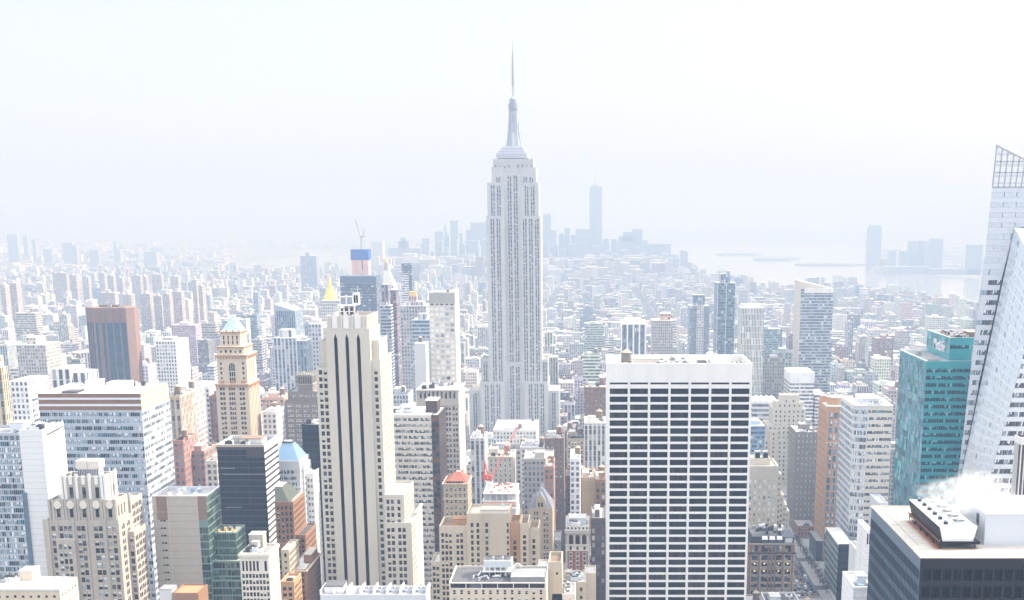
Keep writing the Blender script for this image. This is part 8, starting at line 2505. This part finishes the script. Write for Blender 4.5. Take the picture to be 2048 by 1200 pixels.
AV = [(-860, 24), (-710, 26), (-560, 26), (-430, 34), (-285, 26), (-135, 30), (147, 32), (425, 30), (705, 30), (985, 30), (1250, 30), (-1060, 26), (-1260, 26)]
def st_y(k): return 40 + 80 * k
def street_sheets():
    m = MB()
    for x, w in AV: m.poly([(x - w / 2, -200, .05), (x + w / 2, -200, .05), (x + w / 2, 5200, .05), (x - w / 2, 5200, .05)], 'asphalt')
    m.build('avenue', kind='structure')
    m = MB()
    for k in range(0, 62):
        y = st_y(k); m.poly([(-1400, y - 9, .045), (1400, y - 9, .045), (1400, y + 9, .045), (-1400, y + 9, .045)], 'asphalt')
    m.build('street', kind='structure')
    m = MB(); xs = sorted(AV)
    for (xa, wa), (xb, wb) in zip(xs, xs[1:]):
        for k in range(0, 40):
            m.box(xa + wa / 2 - 4, xb - wb / 2 + 4, st_y(k) + 5.5, st_y(k + 1) - 5.5, 0, .2, 'pavement')
    m.build('pavement', kind='structure')
    m = MB(); x, w = 147, 32
    for lane in range(-2, 3):
        for j in range(60):
            y = 700 + j * 10; xx = x + lane * 3.4 - 1.7
            m.poly([(xx - .1, y, .06), (xx + .1, y, .06), (xx + .1, y + 3.5, .06), (xx - .1, y + 3.5, .06)], 'road_paint')
    for k in range(8, 16):
        for s_ in (-12, 11):
            for j in range(10):
                xx = x - 9 + j * 1.9; y = st_y(k) + s_; m.poly([(xx, y, .062), (xx + .8, y, .062), (xx + .8, y + 3, .062), (xx, y + 3, .062)], 'road_paint')
    m.build('road_marking', kind='structure')
street_sheets()

# ------------------------------------------------------------------ traffic on the avenue
def traffic():
    paint = {'yellow': (.72, .42, .03), 'white': (.75, .75, .75), 'black': (.02, .02, .022), 'grey': (.25, .26, .28), 'red': (.35, .03, .03), 'silver': (.5, .52, .55)}
    for k, c in paint.items(): plain('paint_' + k, c, .3, .1, .5, .02)
    plain('tyre', (.015, .015, .015), .9)
    wheel = MB()
    n = 10
    A = [(-.34 * math.cos(2 * math.pi * i / n), .34 * math.sin(2 * math.pi * i / n)) for i in range(n)]
    for i in range(n):
        j = (i + 1) % n
        wheel.poly([(-.12, A[i][0], A[i][1]), (-.12, A[j][0], A[j][1]), (.12, A[j][0], A[j][1]), (.12, A[i][0], A[i][1])], 'tyre')
    wheel.poly([(-.12, a, b) for a, b in A], 'tyre'); wheel.poly([(.12, a, b) for a, b in reversed(A)], 'tyre')
    o = wheel.build('wheel'); wme = o.data; bpy.data.objects.remove(o)
    protos = {}
    def car(kind, colr):
        m = MB(); P = 'paint_' + colr
        if kind == 'van':
            L_, W_, H = 5.6, 2.0, 2.2
            m.frustum((-1, 1, -2.8, 2.8), .35, (-1, 1, -2.8, 2.8), 1.1, P); m.frustum((-1, 1, -2.8, 2.1), 1.1, (-.92, .92, -2.75, 1.5), 2.2, P)
        else:
            m.frustum((-.9, .9, -2.3, 2.3), .3, (-.88, .88, -2.28, 2.28), .62, P); m.frustum((-.88, .88, -2.28, 2.28), .62, (-.84, .84, -2.2, 2.15), .92, P)
        b = m.build('body'); g = MB()
        if kind == 'van': g.frustum((-.94, .94, 1.55, 2.12), 1.15, (-.86, .86, 1.3, 1.56), 2.0, 'glass_dark')
        else:
            g.frustum((-.82, .82, -1.75, 1.0), .92, (-.66, .66, -1.15, .35), 1.42, 'glass_dark', P)
        c = g.build('cabin')
        r = (b.data, c.data); bpy.data.objects.remove(b); bpy.data.objects.remove(c); return r
    rnd = random.Random(21)
    slots = []
    for lane in range(5):
        y = 868 + rnd.random() * 8
        while y < 1290:
            slots.append((147 - 9 + lane * 4.4 + rnd.uniform(-.4, .4), y)); y += rnd.uniform(6, 10)
    spec = [('car', 'yellow')] * 7 + [('car', 'black')] * 8 + [('car', 'grey')] * 4 + [('car', 'white')] * 3 + [('car', 'silver')] * 3 + [('van', 'white')] * 2 + [('car', 'red')] + [('van', 'black')]
    nm = {'yellow': ('taxi', 'yellow taxi in the traffic filling the wide avenue'), 'black': ('parked_car', 'black car in the traffic filling the wide avenue'), 'grey': ('parked_car', 'grey car in the traffic filling the wide avenue'), 'white': ('parked_car', 'white car in the traffic filling the wide avenue'), 'silver': ('parked_car', 'silver car in the traffic filling the wide avenue'), 'red': ('parked_car', 'dark red car in the traffic filling the wide avenue')}
    for x, y in slots:
        u, v = proj(x, y, 1)
        if u < 1586 or u > 1680: continue
        kd, cl = rnd.choice(spec)
        if (kd, cl) not in protos: protos[kd, cl] = car(kd, cl)
        name, lab = nm[cl] if kd == 'car' else ('delivery_van', f'{cl} delivery van in the traffic filling the wide avenue')
        name = 'car' if name == 'parked_car' else name
        r = empty(name, (x, y, .06)); tag(r, lab, name.replace('_', ' '), f'{cl} {"vans" if kd == "van" else "cars"} on the avenue')
        if rnd.random() < .15: r.rotation_euler = (0, 0, rnd.uniform(-.15, .15))
        bme, cme = protos[kd, cl]
        for n_, me in (('body', bme), ('cabin', cme)):
            o = bpy.data.objects.new(n_, me); o.parent = r; COL.objects.link(o)
        for dx in (-.82, .82):
            for dy in (-1.45, 1.4):
                o = bpy.data.objects.new('wheel', wme); o.parent = r; o.location = (dx, dy, .34); COL.objects.link(o)
traffic()

# ------------------------------------------------------------------ red crane on the site building
def red_crane():
    Y = 703
    z0 = V2Z(987, 690)
    root = tag(empty('tower_crane', (U2X(980, 987, Y), Y, z0)), 'bright red luffing crane on a white mast above the construction site', 'crane')
    L = tuple(root.location)
    def put(n, m, p=None): return m.build(n, p or root, L)
    P = lambda u, v, y=Y: at(u, v, y)
    b = P(980, 962); h = 1.1
    m = MB()
    for dx in (-h, h):
        for dy in (-h, h): m.bar((L[0] + dx * 1.5, Y + dy * 1.5, z0), (b.x + dx, Y + dy, b.z), .35, 'metal_white')
    n = 5
    for i in range(n):
        za, zb = z0 + (b.z - z0) * i / n, z0 + (b.z - z0) * (i + 1) / n
        m.bar((L[0] - h, Y - h, za), (b.x + h, Y - h, zb), .2, 'metal_white'); m.bar((L[0] + h, Y - h, za), (b.x - h, Y - h, zb), .2, 'metal_white'); m.bar((L[0] + h, Y - h, zb), (L[0] + h, Y + h, za), .2, 'metal_white')
    m.box(L[0] - 1.2, L[0] + 1.2, Y - 1.2, Y + 1.2, z0, b.z - 1, 'concrete_white')
    put('mast', m)
    m = MB()
    a, c, zz = px(966, 984, 957, Y)
    m.box(a, c, Y - 1.5, Y + 1.5, zz - .8, zz, 'crane_red', bottom=True); m.box(a, a + 2.2, Y - 1.6, Y + 1.6, zz, zz + 2.2, 'crane_red'); m.box(c - 1.8, c, Y - 1.7, Y + .2, zz, zz + 1.9, 'crane_red'); m.box(a + 2.3, a + 3.4, Y - 1, Y + 1, zz, zz + 1.3, 'metal_white')
    put('machinery_deck', m)
    m = MB(); t = P(969.5, 924)
    for dy in (-1.1, 1.1):
        m.bar((a + .4, Y + dy, zz), t + Vector((0, dy * .4, 0)), .4, 'crane_red'); m.bar((c - 1.6, Y + dy, zz), t + Vector((0, dy * .4, 0)), .4, 'crane_red')
    for i in range(4): 
        q = i / 4; m.bar(Vector((a + .4, Y - 1.1, zz)).lerp(t, q), Vector((c - 1.6, Y - 1.1, zz)).lerp(t, q + .2), .25, 'crane_red')
    put('a_frame', m)
    m = MB(); p, q = Vector((c - .4, Y, zz + .3)), at(1036, 853, Y + 30)
    d = (q - p).normalized(); s = d.cross(Vector((0, 0, 1))).normalized(); u = s.cross(d)
    n = 22
    R_ = [(s * .6 + u * .45), (s * -.6 + u * .45), (u * -.6)]
    for r in R_: m.bar(p + r * .6, q + r * .5, .15, 'crane_red')
    for i in range(n):
        a_, b_2 = p.lerp(q, i / n), p.lerp(q, (i + 1) / n)
        for j in range(3): m.bar(a_ + R_[j], b_2 + R_[(j + 1) % 3], .08, 'crane_red')
    put('boom', m)
    m = MB(); m.bar(t, q, .1, 'metal_dark'); m.bar(q, q + Vector((0, 0, -14)), .08, 'metal_dark'); put('hoist_rope', m)
red_crane()
# ------------------------------------------------------------------ the lesser buildings of the blocks
import numpy as np
rnd = random.Random(11)
NAMES = {'loft': ('loft_building', 'loft'), 'apt': ('apartment_block', 'apartment block'), 'office': ('office_block', 'office block'), 'house': ('townhouse', 'terrace house')}
PAL = [((.46, .455, .45), 'grey stone'), ((.56, .52, .45), 'cream stone'), ((.44, .395, .34), 'tan brick'), ((.31, .21, .18), 'red brick'), ((.66, .66, .66), 'white'),
       ((.30, .25, .22), 'brown brick'), ((.40, .40, .41), 'grey'), ((.50, .43, .39), 'pink brick'), ((.70, .68, .64), 'pale stone'), ((.24, .29, .35), 'blue glass'), ((.17, .16, .16), 'dark brick'), ((.60, .60, .62), 'light grey')]
PW = [5, 4, 3, 1.2, 6, 1.5, 5, 1.2, 6, 2.5, 1, 6]
ROOF = [((.58, .58, .575), 'white roof'), ((.40, .40, .405), 'pale grey roof'), ((.24, .24, .25), 'grey roof'), ((.09, .09, .095), 'black roof'), ((.40, .36, .30), 'sandy roof')]
RW = [3.5, 4, 4, 2, 1.5]
SIGHT += [(75, 300, 660, 1205), (85, 285, 540, 1205), (-60, 135, 575, 1170), (300, 487, 570, 1205), (430, 552, 690, 1095), (545, 625, 735, 1120), (548, 610, 640, 1150), (475, 640, 520, 1205), (600, 840, 605, 1200),
          (603, 650, 760, 1090), (565, 640, 905, 890), (428, 525, 860, 885), (160, 275, 1240, 768), (763, 893, 775, 1115), (830, 930, 930, 965), (855, 920, 1060, 775), (825, 857, 1035, 775), (884, 947, 720, 1050),
          (938, 1120, 1300, 862), (860, 1126, 500, 1205), (960, 1035, 690, 1040), (1055, 1107, 640, 1130), (1130, 1180, 600, 1160), (1205, 1512, 590, 1205), (1484, 1580, 800, 1072), (1525, 1630, 1300, 1005),
          (1570, 1640, 1100, 1065), (1625, 1702, 960, 1120), (1672, 1790, 930, 1085), (1775, 1990, 720, 1010), (1905, 2060, 640, 1010), (1495, 1592, 740, 1205), (1640, 1700, 880, 1205), (1580, 1650, 1090, 1170), (310, 377, 1260, 775),
          (930, 960, 1250, 905)]
def limit(x0, x1, y):
    """highest row the roof may reach there without hiding a known building"""
    u0, _ = proj(x0, y, 30); u1, _ = proj(x1, y, 30)
    v = 0
    for a, b, Y, vl in SIGHT:
        if y < Y - 1 and u1 > a and u0 < b: v = max(v, vl)
    return v
def blocked(x0, x1, y0, y1):
    for a, b, c, d in HERO:
        if x0 < b and x1 > a and y0 < d and y1 > c: return True
    return False
SHORE_X = [g_uv(u, v) for u, v in ((1990, 618), (1900, 608), (1850, 602), (1790, 592), (1700, 579), (1610, 579), (1530, 579), (1490, 570), (1440, 560), (1376, 552))]
def in_water(x, y):
    u, v = proj(x, y, 0)
    if u > 1376:
        pts = ((1376, 552), (1440, 560), (1490, 570), (1530, 579), (1700, 579), (1790, 592), (1850, 602), (1900, 608), (2100, 625))
        for (a, va), (b, vb_) in zip(pts, pts[1:]):
            if a <= u <= b and v < va + (vb_ - va) * (u - a) / (b - a) + .6: return True
        if u > 2100: return v < 625
    return (v < 545 and 440 < u < 740) or (536 < v < 546 and 170 < u < 460) or v < 546
LOTS = []
xs = sorted(AV)
extra = [(-1460, 26), (-1660, 26), (-1860, 26), (-2060, 26), (-2260, 26), (-2500, 26), (1530, 30), (1800, 30), (2080, 30)]
xs = sorted(xs + extra)
def height(x, y):
    r = rnd.random()
    if y < 1500:
        h = rnd.triangular(26, 95, 48) if r < .8 else rnd.uniform(80, 135)
        if x > 250: h *= .8
        if x < -330: h *= .85
    elif y < 2300: h = rnd.triangular(18, 70, 36) if r < .9 else rnd.uniform(60, 105)
    elif y < 3600: h = rnd.triangular(12, 45, 20) if r < .93 else rnd.uniform(40, 75)
    else: h = rnd.triangular(9, 34, 15) if r < .95 else rnd.uniform(30, 60)
    return h
for k in range(7, 82):
    y0, y1 = st_y(k) + 9.5, st_y(k + 1) - 9.5
    for (xa, wa), (xb, wb) in zip(xs, xs[1:]):
        X0, X1 = xa + wa / 2 + 4, xb - wb / 2 - 4
        for row in (0, 1):
            ya, yb = (y0, (y0 + y1) / 2 - .6) if row == 0 else ((y0 + y1) / 2 + .6, y1)
            x = X0
            while x < X1 - 7:
                w = rnd.choice((9, 14, 18, 22, 28, 36)) if k < 30 else rnd.choice((8, 12, 18, 26, 34))
                w = min(w, X1 - x)
                if X1 - (x + w) < 7: w = X1 - x
                u0, v0 = proj(x, ya, 0); u1, v1 = proj(x + w, ya, 0)
                ok = u1 > -60 and u0 < 2110 and v0 < 1500
                if ok and not blocked(x, x + w, ya, yb) and not in_water(x + w / 2, yb):
                    h = height(x, ya); lim = limit(x, x + w, ya)
                    if lim:
                        hm = V2Z(lim + rnd.uniform(2, 26), ya)
                        h = min(h, hm)
                    if h > 6:
                        dep = yb if rnd.random() < .8 else yb - rnd.uniform(2, 8)
                        LOTS.append(dict(x0=x + .15, x1=x + w - .15, y0=ya, y1=dep, h=h))
                x += w
# how much of each shows (coarse screen, near to far)
SW, SH = 512, 300
buf = np.zeros((SH, SW), bool)
ents = []
for a, b, c, d in HERO: pass
for e in LOTS: ents.append((e['y0'], e))
for (u0, u1, Y, vl) in SIGHT: pass
occl = []
for o in bpy.data.objects:
    if o.parent and o.type == 'MESH' and o.name.split('.')[0] == 'wall':
        L = o.parent.location
        for p in o.data.polygons:
            if p.normal.y < -.5 and p.area > 12:
                co = [o.data.vertices[i].co for i in p.vertices]
                X, Z = [L[0] + c.x for c in co], [c.z for c in co]
                occl.append((L[1] + p.center.y, (min(X), max(X), L[1] + p.center.y, min(Z), max(Z))))
def rect(x0, x1, y, z0, z1):
    pts = [proj(x0, y, z1), proj(x1, y, z1), proj(x0, y, z0), proj(x1, y, z0)]
    us = [p[0] for p in pts]; vs2 = [p[1] for p in pts]
    return max(0, int(min(us) / 4)), min(SW, int(max(us) / 4) + 1), max(0, int(min(vs2) / 4)), min(SH, int(max(vs2) / 4) + 1)
for y, e in sorted([(y, e) for y, e in ents] + [(y, r) for y, r in occl], key=lambda t: t[0]):
    if isinstance(e, dict):
        a, b, c, d = rect(e['x0'], e['x1'], e['y0'], 0, e['h'])
        a2, b2, c2, d2 = rect(e['x0'], e['x1'], e['y1'], e['h'] - .1, e['h'])
        c = min(c, c2)
        if b > a and d > c:
            sub = buf[c:d, a:b]; e['vis'] = int((~sub).sum()); sub[:] = True
        else: e['vis'] = 0
    else:
        a, b, c, d = rect(*e)
        if b > a and d > c: buf[c:d, a:b] = True
LOTS.sort(key=lambda e: -e['vis'] * (1 if e['y0'] < 2600 else .6))
shown = [e for e in LOTS if e['vis'] > 1]
N_ONE = 285
ANCH = [(22, 800, 'white stepped block'), (120, 760, 'fluted white block'), (215, 690, 'pink brick tower'), (205, 790, 'banded glass block'), (343, 720, 'white grid block'), (465, 740, 'green pyramid tower'), (490, 960, 'black tower'), (570, 720, 'ribbed glass tower'),
        (600, 830, 'ornate grey block'), (573, 900, 'blue roofed block'), (700, 800, 'cream striped tower'), (716, 590, 'dark blue slab'), (661, 580, 'golden pyramid'), (786, 660, 'plum slab'), (885, 680, 'pale gridded tower'), (830, 900, 'curved ribbon block'), (915, 980, 'red pyramid roof'),
        (1027, 600, 'landmark skyscraper'), (1027, 830, 'landmark skyscraper foot'), (990, 930, 'red crane'), (1082, 1000, 'slate gabled block'), (1098, 960, 'russet tower'), (1155, 1090, 'arcaded red block'), (1175, 960, 'ochre blank block'), (1267, 680, 'white finned block'), (1360, 800, 'white grid slab'), (1325, 660, 'orange topped block'), (1400, 640, 'round topped blue tower'),
        (1453, 620, 'crested glass tower'), (1505, 660, 'speckled tower'), (1634, 660, 'slant topped tower'), (1605, 760, 'white banded block'), (1580, 860, 'beige setback tower'), (1615, 930, 'grey brown brick tower'), (1660, 880, 'slim orange tower'), (1735, 870, 'faceted cream tower'), (1850, 800, 'teal building'), (1545, 1100, 'mansard corner building'), (1670, 1110, 'dark glass block'), (1950, 700, 'crystal tower'),
        (100, 560, 'upper apartment slabs'), (250, 600, 'lower apartment slabs'), (616, 530, 'lone hazy slab'), (20, 700, 'twin topped block'), (545, 860, 'pink brick block'), (390, 930, 'brown terraced block'), (1060, 875, 'long white roofed hall'), (1190, 870, 'three windowed stone block'), (955, 900, 'blue striped stone block')]
ORD = ['nearest', 'second', 'third', 'fourth', 'fifth', 'sixth', 'seventh', 'eighth', 'ninth', 'tenth']
labels = {}
todo = []
def wall_style(pal, kind):
    if pal[1] == 'blue glass': return 'city_ribbon'
    return rnd.choice(['city_wall', 'city_wall', 'city_wall', 'city_strip', 'city_ribbon'] if kind == 'office' else ['city_wall', 'city_wall', 'city_wall', 'city_strip'])
singles = shown[:N_ONE]
rest = shown[N_ONE:] + [e for e in LOTS if e['vis'] <= 1 and e['y0'] < 3000]
for e in singles:
    e['pal'] = rnd.choices(PAL, PW)[0]; e['roof'] = rnd.choices(ROOF, RW)[0]
    h = e['h']
    e['kind'] = 'office' if (h > 75 or e['pal'][1] == 'blue glass') else ('house' if h < 17 and e['x1'] - e['x0'] < 13 else rnd.choice(['loft', 'apt', 'loft', 'office']))
    e['tank'] = h > 18 and rnd.random() < .5 and e['x1'] - e['x0'] > 8
    e['set'] = h > 42 and e['x1'] - e['x0'] > 13 and rnd.random() < .5
    u, v = proj((e['x0'] + e['x1']) / 2, e['y0'], h)
    e['uv'] = (u, v)
    best = min(ANCH, key=lambda a: ((a[0] - u) / 1.0) ** 2 + ((a[1] - v) * 1.3) ** 2)
    du, dv = u - best[0], v - best[1]
    rel = ('left of' if du < 0 else 'right of') if abs(du) > abs(dv) * .9 else ('above' if dv < 0 else 'below')
    size = 'low' if h < 22 else ('medium' if h < 50 else ('tall' if h < 85 else 'very tall'))
    e['dist'] = math.hypot(du, dv)
    feat = 'stepped top' if e['set'] else ('water tank' if e['tank'] and e['y0'] < 2400 else e['roof'][1])
    hz = 'hazy ' if e['y0'] > 1900 else ''
    e['key'] = (f"{hz}{size} {e['pal'][1]} {NAMES[e['kind']][1]}, {feat}", rel, best[2])
    labels.setdefault(e['key'], []).append(e)
for key, lst in labels.items():
    lst.sort(key=lambda e: e['dist'])
    for i, e in enumerate(lst):
        e['label'] = f"{key[0]}, {key[1]} {key[2]}" if len(lst) == 1 else f"{key[0]}, {ORD[min(i, 9)]} {key[1]} {key[2]}"
GLASSES = ['loft', 'sash', 'sash_white', 'plate_dark']
WALLMAT = {'grey stone': 'limestone_grey', 'cream stone': 'limestone_cream', 'tan brick': 'brick_sand', 'red brick': 'brick_red', 'white': 'concrete_white', 'brown brick': 'brick_brown', 'grey': 'roof_grey', 'pink brick': 'brick_pink', 'pale stone': 'limestone_pale', 'blue glass': 'spandrel_blue_grey', 'dark brick': 'brick_dark', 'light grey': 'concrete_pale'}
ROOFMAT = {'white roof': 'roof_white', 'pale grey roof': 'roof_grey', 'grey roof': 'roof_grey', 'black roof': 'roof_dark', 'sandy roof': 'roof_sand'}
near_n = 0
for e in singles:
    x0, x1, y0, y1, h = e['x0'], e['x1'], e['y0'], e['y1'], e['h']
    W, D = x1 - x0, y1 - y0
    name = NAMES[e['kind']][0]
    if y0 < 1060 and e['vis'] > 24 and near_n < 45:            # near enough to model each window
        near_n += 1
        t = Tower(name, e['label'], NAMES[e['kind']][1], (x0 + x1) / 2, (y0 + y1) / 2, 'buildings of the city blocks', 1200)
        ws = 'blue' if e['pal'][1] == 'blue glass' else rnd.choice(GLASSES)
        sp = dict(fh=rnd.uniform(3.5, 4.0), ww=rnd.uniform(1.1, 1.9), wh=rnd.uniform(1.7, 2.3), bay=rnd.uniform(2.6, 3.6), wset=ws, dep=.35, top=rnd.uniform(1.6, 3.0))
        wm, rm = WALLMAT[e['pal'][1]], ROOFMAT[e['roof'][1]]
        zl = max(0, h - 55)
        t.block(x0, x1, y0, y1, 0, h, wm, rm, {'f': sp, ('r' if x0 < 0 else 'l'): dict(sp, bay=sp['bay'] * 1.3)} if rnd.random() < .6 else {'f': sp}, parapet=1.0, pw=.4, zvis=zl)
        t.wall.box(x0 - .35, x1 + .35, y0 - .35, y0 - .003, h - .9, h - .35, wm, bottom=True)
        if W > 8: t.bulkhead(x0 + W * .15, x0 + W * .45, y0 + D * .4, y0 + D * .7, h - 1, h + rnd.uniform(1.8, 3.6), wm if rnd.random() < .5 else 'concrete_pale', 'roof_white')
        if e['tank']: add_tank(t.root, t.L, x0 + W * .75, y0 + D * .5, h - 1, rnd.uniform(1.6, 2.3))
        t.clutter(x0 + .8, x1 - .8, y0 + .8, y1 - .8, h - 1, rnd.randint(2, 6), int(x0))
        t.done(); continue
    L = ((x0 + x1) / 2, (y0 + y1) / 2, 0)
    root = tag(empty(name, L), e['label'], NAMES[e['kind']][1], 'buildings of the city blocks')
    mat = wall_style(e['pal'], e['kind']); tint = tuple(c * rnd.uniform(.85, 1.1) for c in e['pal'][0])
    m = MB()
    hb = h * rnd.uniform(.6, .85) if e['set'] else h
    bay, fh = rnd.uniform(2.4, 3.8), rnd.uniform(3.3, 4.1)
    city_box(m, x0, x1, y0, y1, 0, hb, tint, mat, bay, fh, e['roof'][0], rnd.randint(0, 30))
    m.build('wall', root, L)
    top = (x0, x1, y0, y1)
    if e['set']:
        i = rnd.uniform(1.5, W * .2); top = (x0 + i, x1 - i, y0 + rnd.uniform(1, 4), y1 - 2)
        m = MB(); city_box(m, *top, hb, h, tint, mat, bay, fh, e['roof'][0], rnd.randint(0, 30)); m.build('upper_block', root, L)
    m = MB(); a, b, c, d = top; lt = tuple(min(.8, q * 1.12) for q in tint)
    plain_box(m, a, b, c, c + .5, h + .002, h + .9, lt); plain_box(m, a, b, d - .5, d, h + .002, h + .9, lt); plain_box(m, a, a + .5, c + .503, d - .503, h + .002, h + .9, lt); plain_box(m, b - .5, b, c + .503, d - .503, h + .002, h + .9, lt)
    m.build('parapet', root, L)
    w, dd = b - a, d - c
    if w > 6:
        m = MB(); q = a + w * rnd.uniform(.1, .45); plain_box(m, q, q + w * rnd.uniform(.2, .4), c + dd * .35, c + dd * rnd.uniform(.55, .85), h, h + rnd.uniform(2.2, 4.5), lt if rnd.random() < .6 else (.6, .6, .6), (.7, .7, .69)); m.build('bulkhead', root, L)
    if e['tank'] and y0 < 2400: add_tank(root, L, a + w * rnd.uniform(.65, .85), c + dd * rnd.uniform(.3, .6), h, rnd.uniform(1.6, 2.3))
    if y0 < 1700:
        for k in range(rnd.randint(1, 3)):
            m = MB(); q, r_ = a + .8 + rnd.random() * max(.2, w - 4), c + 1 + rnd.random() * max(.2, dd - 5); g = rnd.choice([(.3, .3, .3), (.6, .6, .62), (.12, .12, .12)])
            plain_box(m, q, q + rnd.uniform(1.2, 2.6), r_, r_ + rnd.uniform(1.2, 2.8), h, h + rnd.uniform(.9, 2), g); m.build('air_handler', root, L)
# everything smaller: one far sea of roofs
m = MB()
for e in rest:
    pal = rnd.choices(PAL, PW)[0]; rf = rnd.choices(ROOF, RW)[0]
    tint = tuple(c * rnd.uniform(.85, 1.15) for c in pal[0])
    city_box(m, e['x0'], e['x1'], e['y0'], e['y1'], 0, e['h'], tint, rnd.choice(['city_wall', 'city_wall', 'city_strip', 'city_ribbon']), rnd.uniform(2.4, 3.8), rnd.uniform(3.2, 4), rf[0], rnd.randint(0, 30))
    if rnd.random() < .75:
        W, D = e['x1'] - e['x0'], e['y1'] - e['y0']
        a, c = e['x0'] + W * rnd.uniform(.1, .5), e['y0'] + D * rnd.uniform(.1, .5)
        plain_box(m, a, a + W * rnd.uniform(.2, .4), c, c + D * rnd.uniform(.2, .4), e['h'], e['h'] + rnd.uniform(1.5, 4.5), tint, (.7, .7, .7))
# beyond the river and round the bay: low roofs far off
for i in range(7000):
    v = 470 + 75 * rnd.random() ** 1.4
    u = rnd.uniform(-40, 1380) if i % 8 else rnd.uniform(1740, 2060)
    x, y = g_uv(u, v)
    if y > 16000: continue
    if (495 < v < 543 and 440 < u < 745) or (533 < v < 547 and 150 < u < 470): continue
    if u > 850 and u < 1380 and v < 556 and v > 486: continue
    if u > 1700 and not (500 < v < 546): continue
    s = y / 6000
    w, d, h = rnd.uniform(14, 60) * s, rnd.uniform(14, 60) * s, rnd.triangular(8, 30, 12) * (2.2 if rnd.random() < .06 else 1)
    pal = rnd.choices(PAL, PW)[0]; rf = rnd.choices(ROOF, RW)[0]
    city_box(m, x, x + w, y, y + d, 0, h, pal[0], 'city_wall', 6, 4, rf[0])
# lower island blocks at the foot of the far towers
for i in range(900):
    u, v = rnd.uniform(740, 1376), rnd.uniform(546, 556) if rnd.random() < .5 else rnd.uniform(552, 566)
    x, y = g_uv(u, v); h = rnd.triangular(20, 110, 40) * (1 if u < 1340 else .6)
    w = rnd.uniform(20, 60); pal = rnd.choices(PAL, PW)[0]
    city_box(m, x, x + w, y, y + w, 0, h, pal[0], 'city_wall', 4, 4, (.5, .5, .5))
city = m.build('distant_city', kind='stuff')
city['label'] = 'sea of small hazy roofs spreading to the rivers'

# ------------------------------------------------------------------ steam from the cooling tower
def steam():
    ax, bx, yn, yf, zt = CT
    x0, x1, y0, y1, z0, z1 = ax + 1.8, bx + 17, yn + 1, yf + 15, zt + .9, zt + 13
    m = MB(); m.box(x0, x1, y0, y1, z0, z1, 'steam', bottom=True)
    mt = bpy.data.materials.new('steam'); mt.use_nodes = True; MATS['steam'] = mt
    nt = mt.node_tree; nt.nodes.clear()
    out = N(nt, 'ShaderNodeOutputMaterial'); vol = N(nt, 'ShaderNodeVolumePrincipled'); nt.links.new(vol.outputs[0], out.inputs['Volume'])
    vol.inputs['Color'].default_value = (.97, .98, 1, 1); vol.inputs['Anisotropy'].default_value = .1
    tc = N(nt, 'ShaderNodeTexCoord'); sx = N(nt, 'ShaderNodeSeparateXYZ'); nt.links.new(tc.outputs['Generated'], sx.inputs[0])
    n1 = N(nt, 'ShaderNodeTexNoise'); n1.inputs['Scale'].default_value = .50; n1.inputs['Detail'].default_value = 8; n1.inputs['Roughness'].default_value = .62
    nt.links.new(tc.outputs['Object'], n1.inputs['Vector'])
    # a plume leaning west and back: its axis climbs with x
    gx, gy, gz = sx.outputs
    axis = math_n(nt, 'MULTIPLY_ADD', gx, .42, .05)
    wid = math_n(nt, 'MULTIPLY_ADD', gx, .30, .20)
    dz = math_n(nt, 'DIVIDE', math_n(nt, 'SUBTRACT', gz, axis), wid)
    dy = math_n(nt, 'DIVIDE', math_n(nt, 'SUBTRACT', gy, .5), .46)
    dx = math_n(nt, 'DIVIDE', math_n(nt, 'SUBTRACT', gx, .40), .58)
    rr = math_n(nt, 'ADD', math_n(nt, 'ADD', math_n(nt, 'POWER', dz, 2.0), math_n(nt, 'POWER', math_n(nt, 'ABSOLUTE', dy), 2.5)), math_n(nt, 'POWER', math_n(nt, 'ABSOLUTE', dx), 3.0))
    fall = math_n(nt, 'SUBTRACT', 1.0, rr)
    nz = math_n(nt, 'MULTIPLY', math_n(nt, 'SUBTRACT', n1.outputs['Fac'], .5), 4.2)
    den = math_n(nt, 'MAXIMUM', math_n(nt, 'ADD', math_n(nt, 'MULTIPLY', fall, .42), math_n(nt, 'SUBTRACT', nz, .06)), 0.0)
    den = math_n(nt, 'MULTIPLY', den, math_n(nt, 'GREATER_THAN', fall, 0.0))
    den = math_n(nt, 'MULTIPLY', den, math_n(nt, 'MINIMUM', math_n(nt, 'MULTIPLY', math_n(nt, 'MAXIMUM', fall, 0), 1.5), 1.0))
    nt.links.new(math_n(nt, 'MULTIPLY', den, .12), vol.inputs['Density'])
    o = m.build('steam', kind='stuff', loc=(x0, y0, z0))
    o['label'] = 'white steam drifting off the cooling tower'
    mt.volume_intersection_method = 'FAST' if hasattr(mt, 'volume_intersection_method') else None
    return o
try: steam()
except AttributeError: pass

# ------------------------------------------------------------------ the air
def haze():
    mt = bpy.data.materials.new('haze'); mt.use_nodes = True; MATS['haze'] = mt
    nt = mt.node_tree; nt.nodes.clear()
    out = N(nt, 'ShaderNodeOutputMaterial'); vol = N(nt, 'ShaderNodeVolumePrincipled'); nt.links.new(vol.outputs[0], out.inputs['Volume'])
    hc = [e * a for e, a in zip(HAZE_EXT, HAZE_ALBEDO)]
    vol.inputs['Color'].default_value = (*hc, 1)
    vol.inputs['Absorption Color'].default_value = tuple(max(0.0, 1 - (e - c) / (1 - c)) ** 2 for e, c in zip(HAZE_EXT, hc)) + (1,); vol.inputs['Density'].default_value = HAZE_DENSITY; vol.inputs['Anisotropy'].default_value = 0.0
    m = MB(); m.box(-16000, 16000, -2500, 32000, -1, 470, 'haze', bottom=True)
    m.build('haze', kind='stuff')
haze()
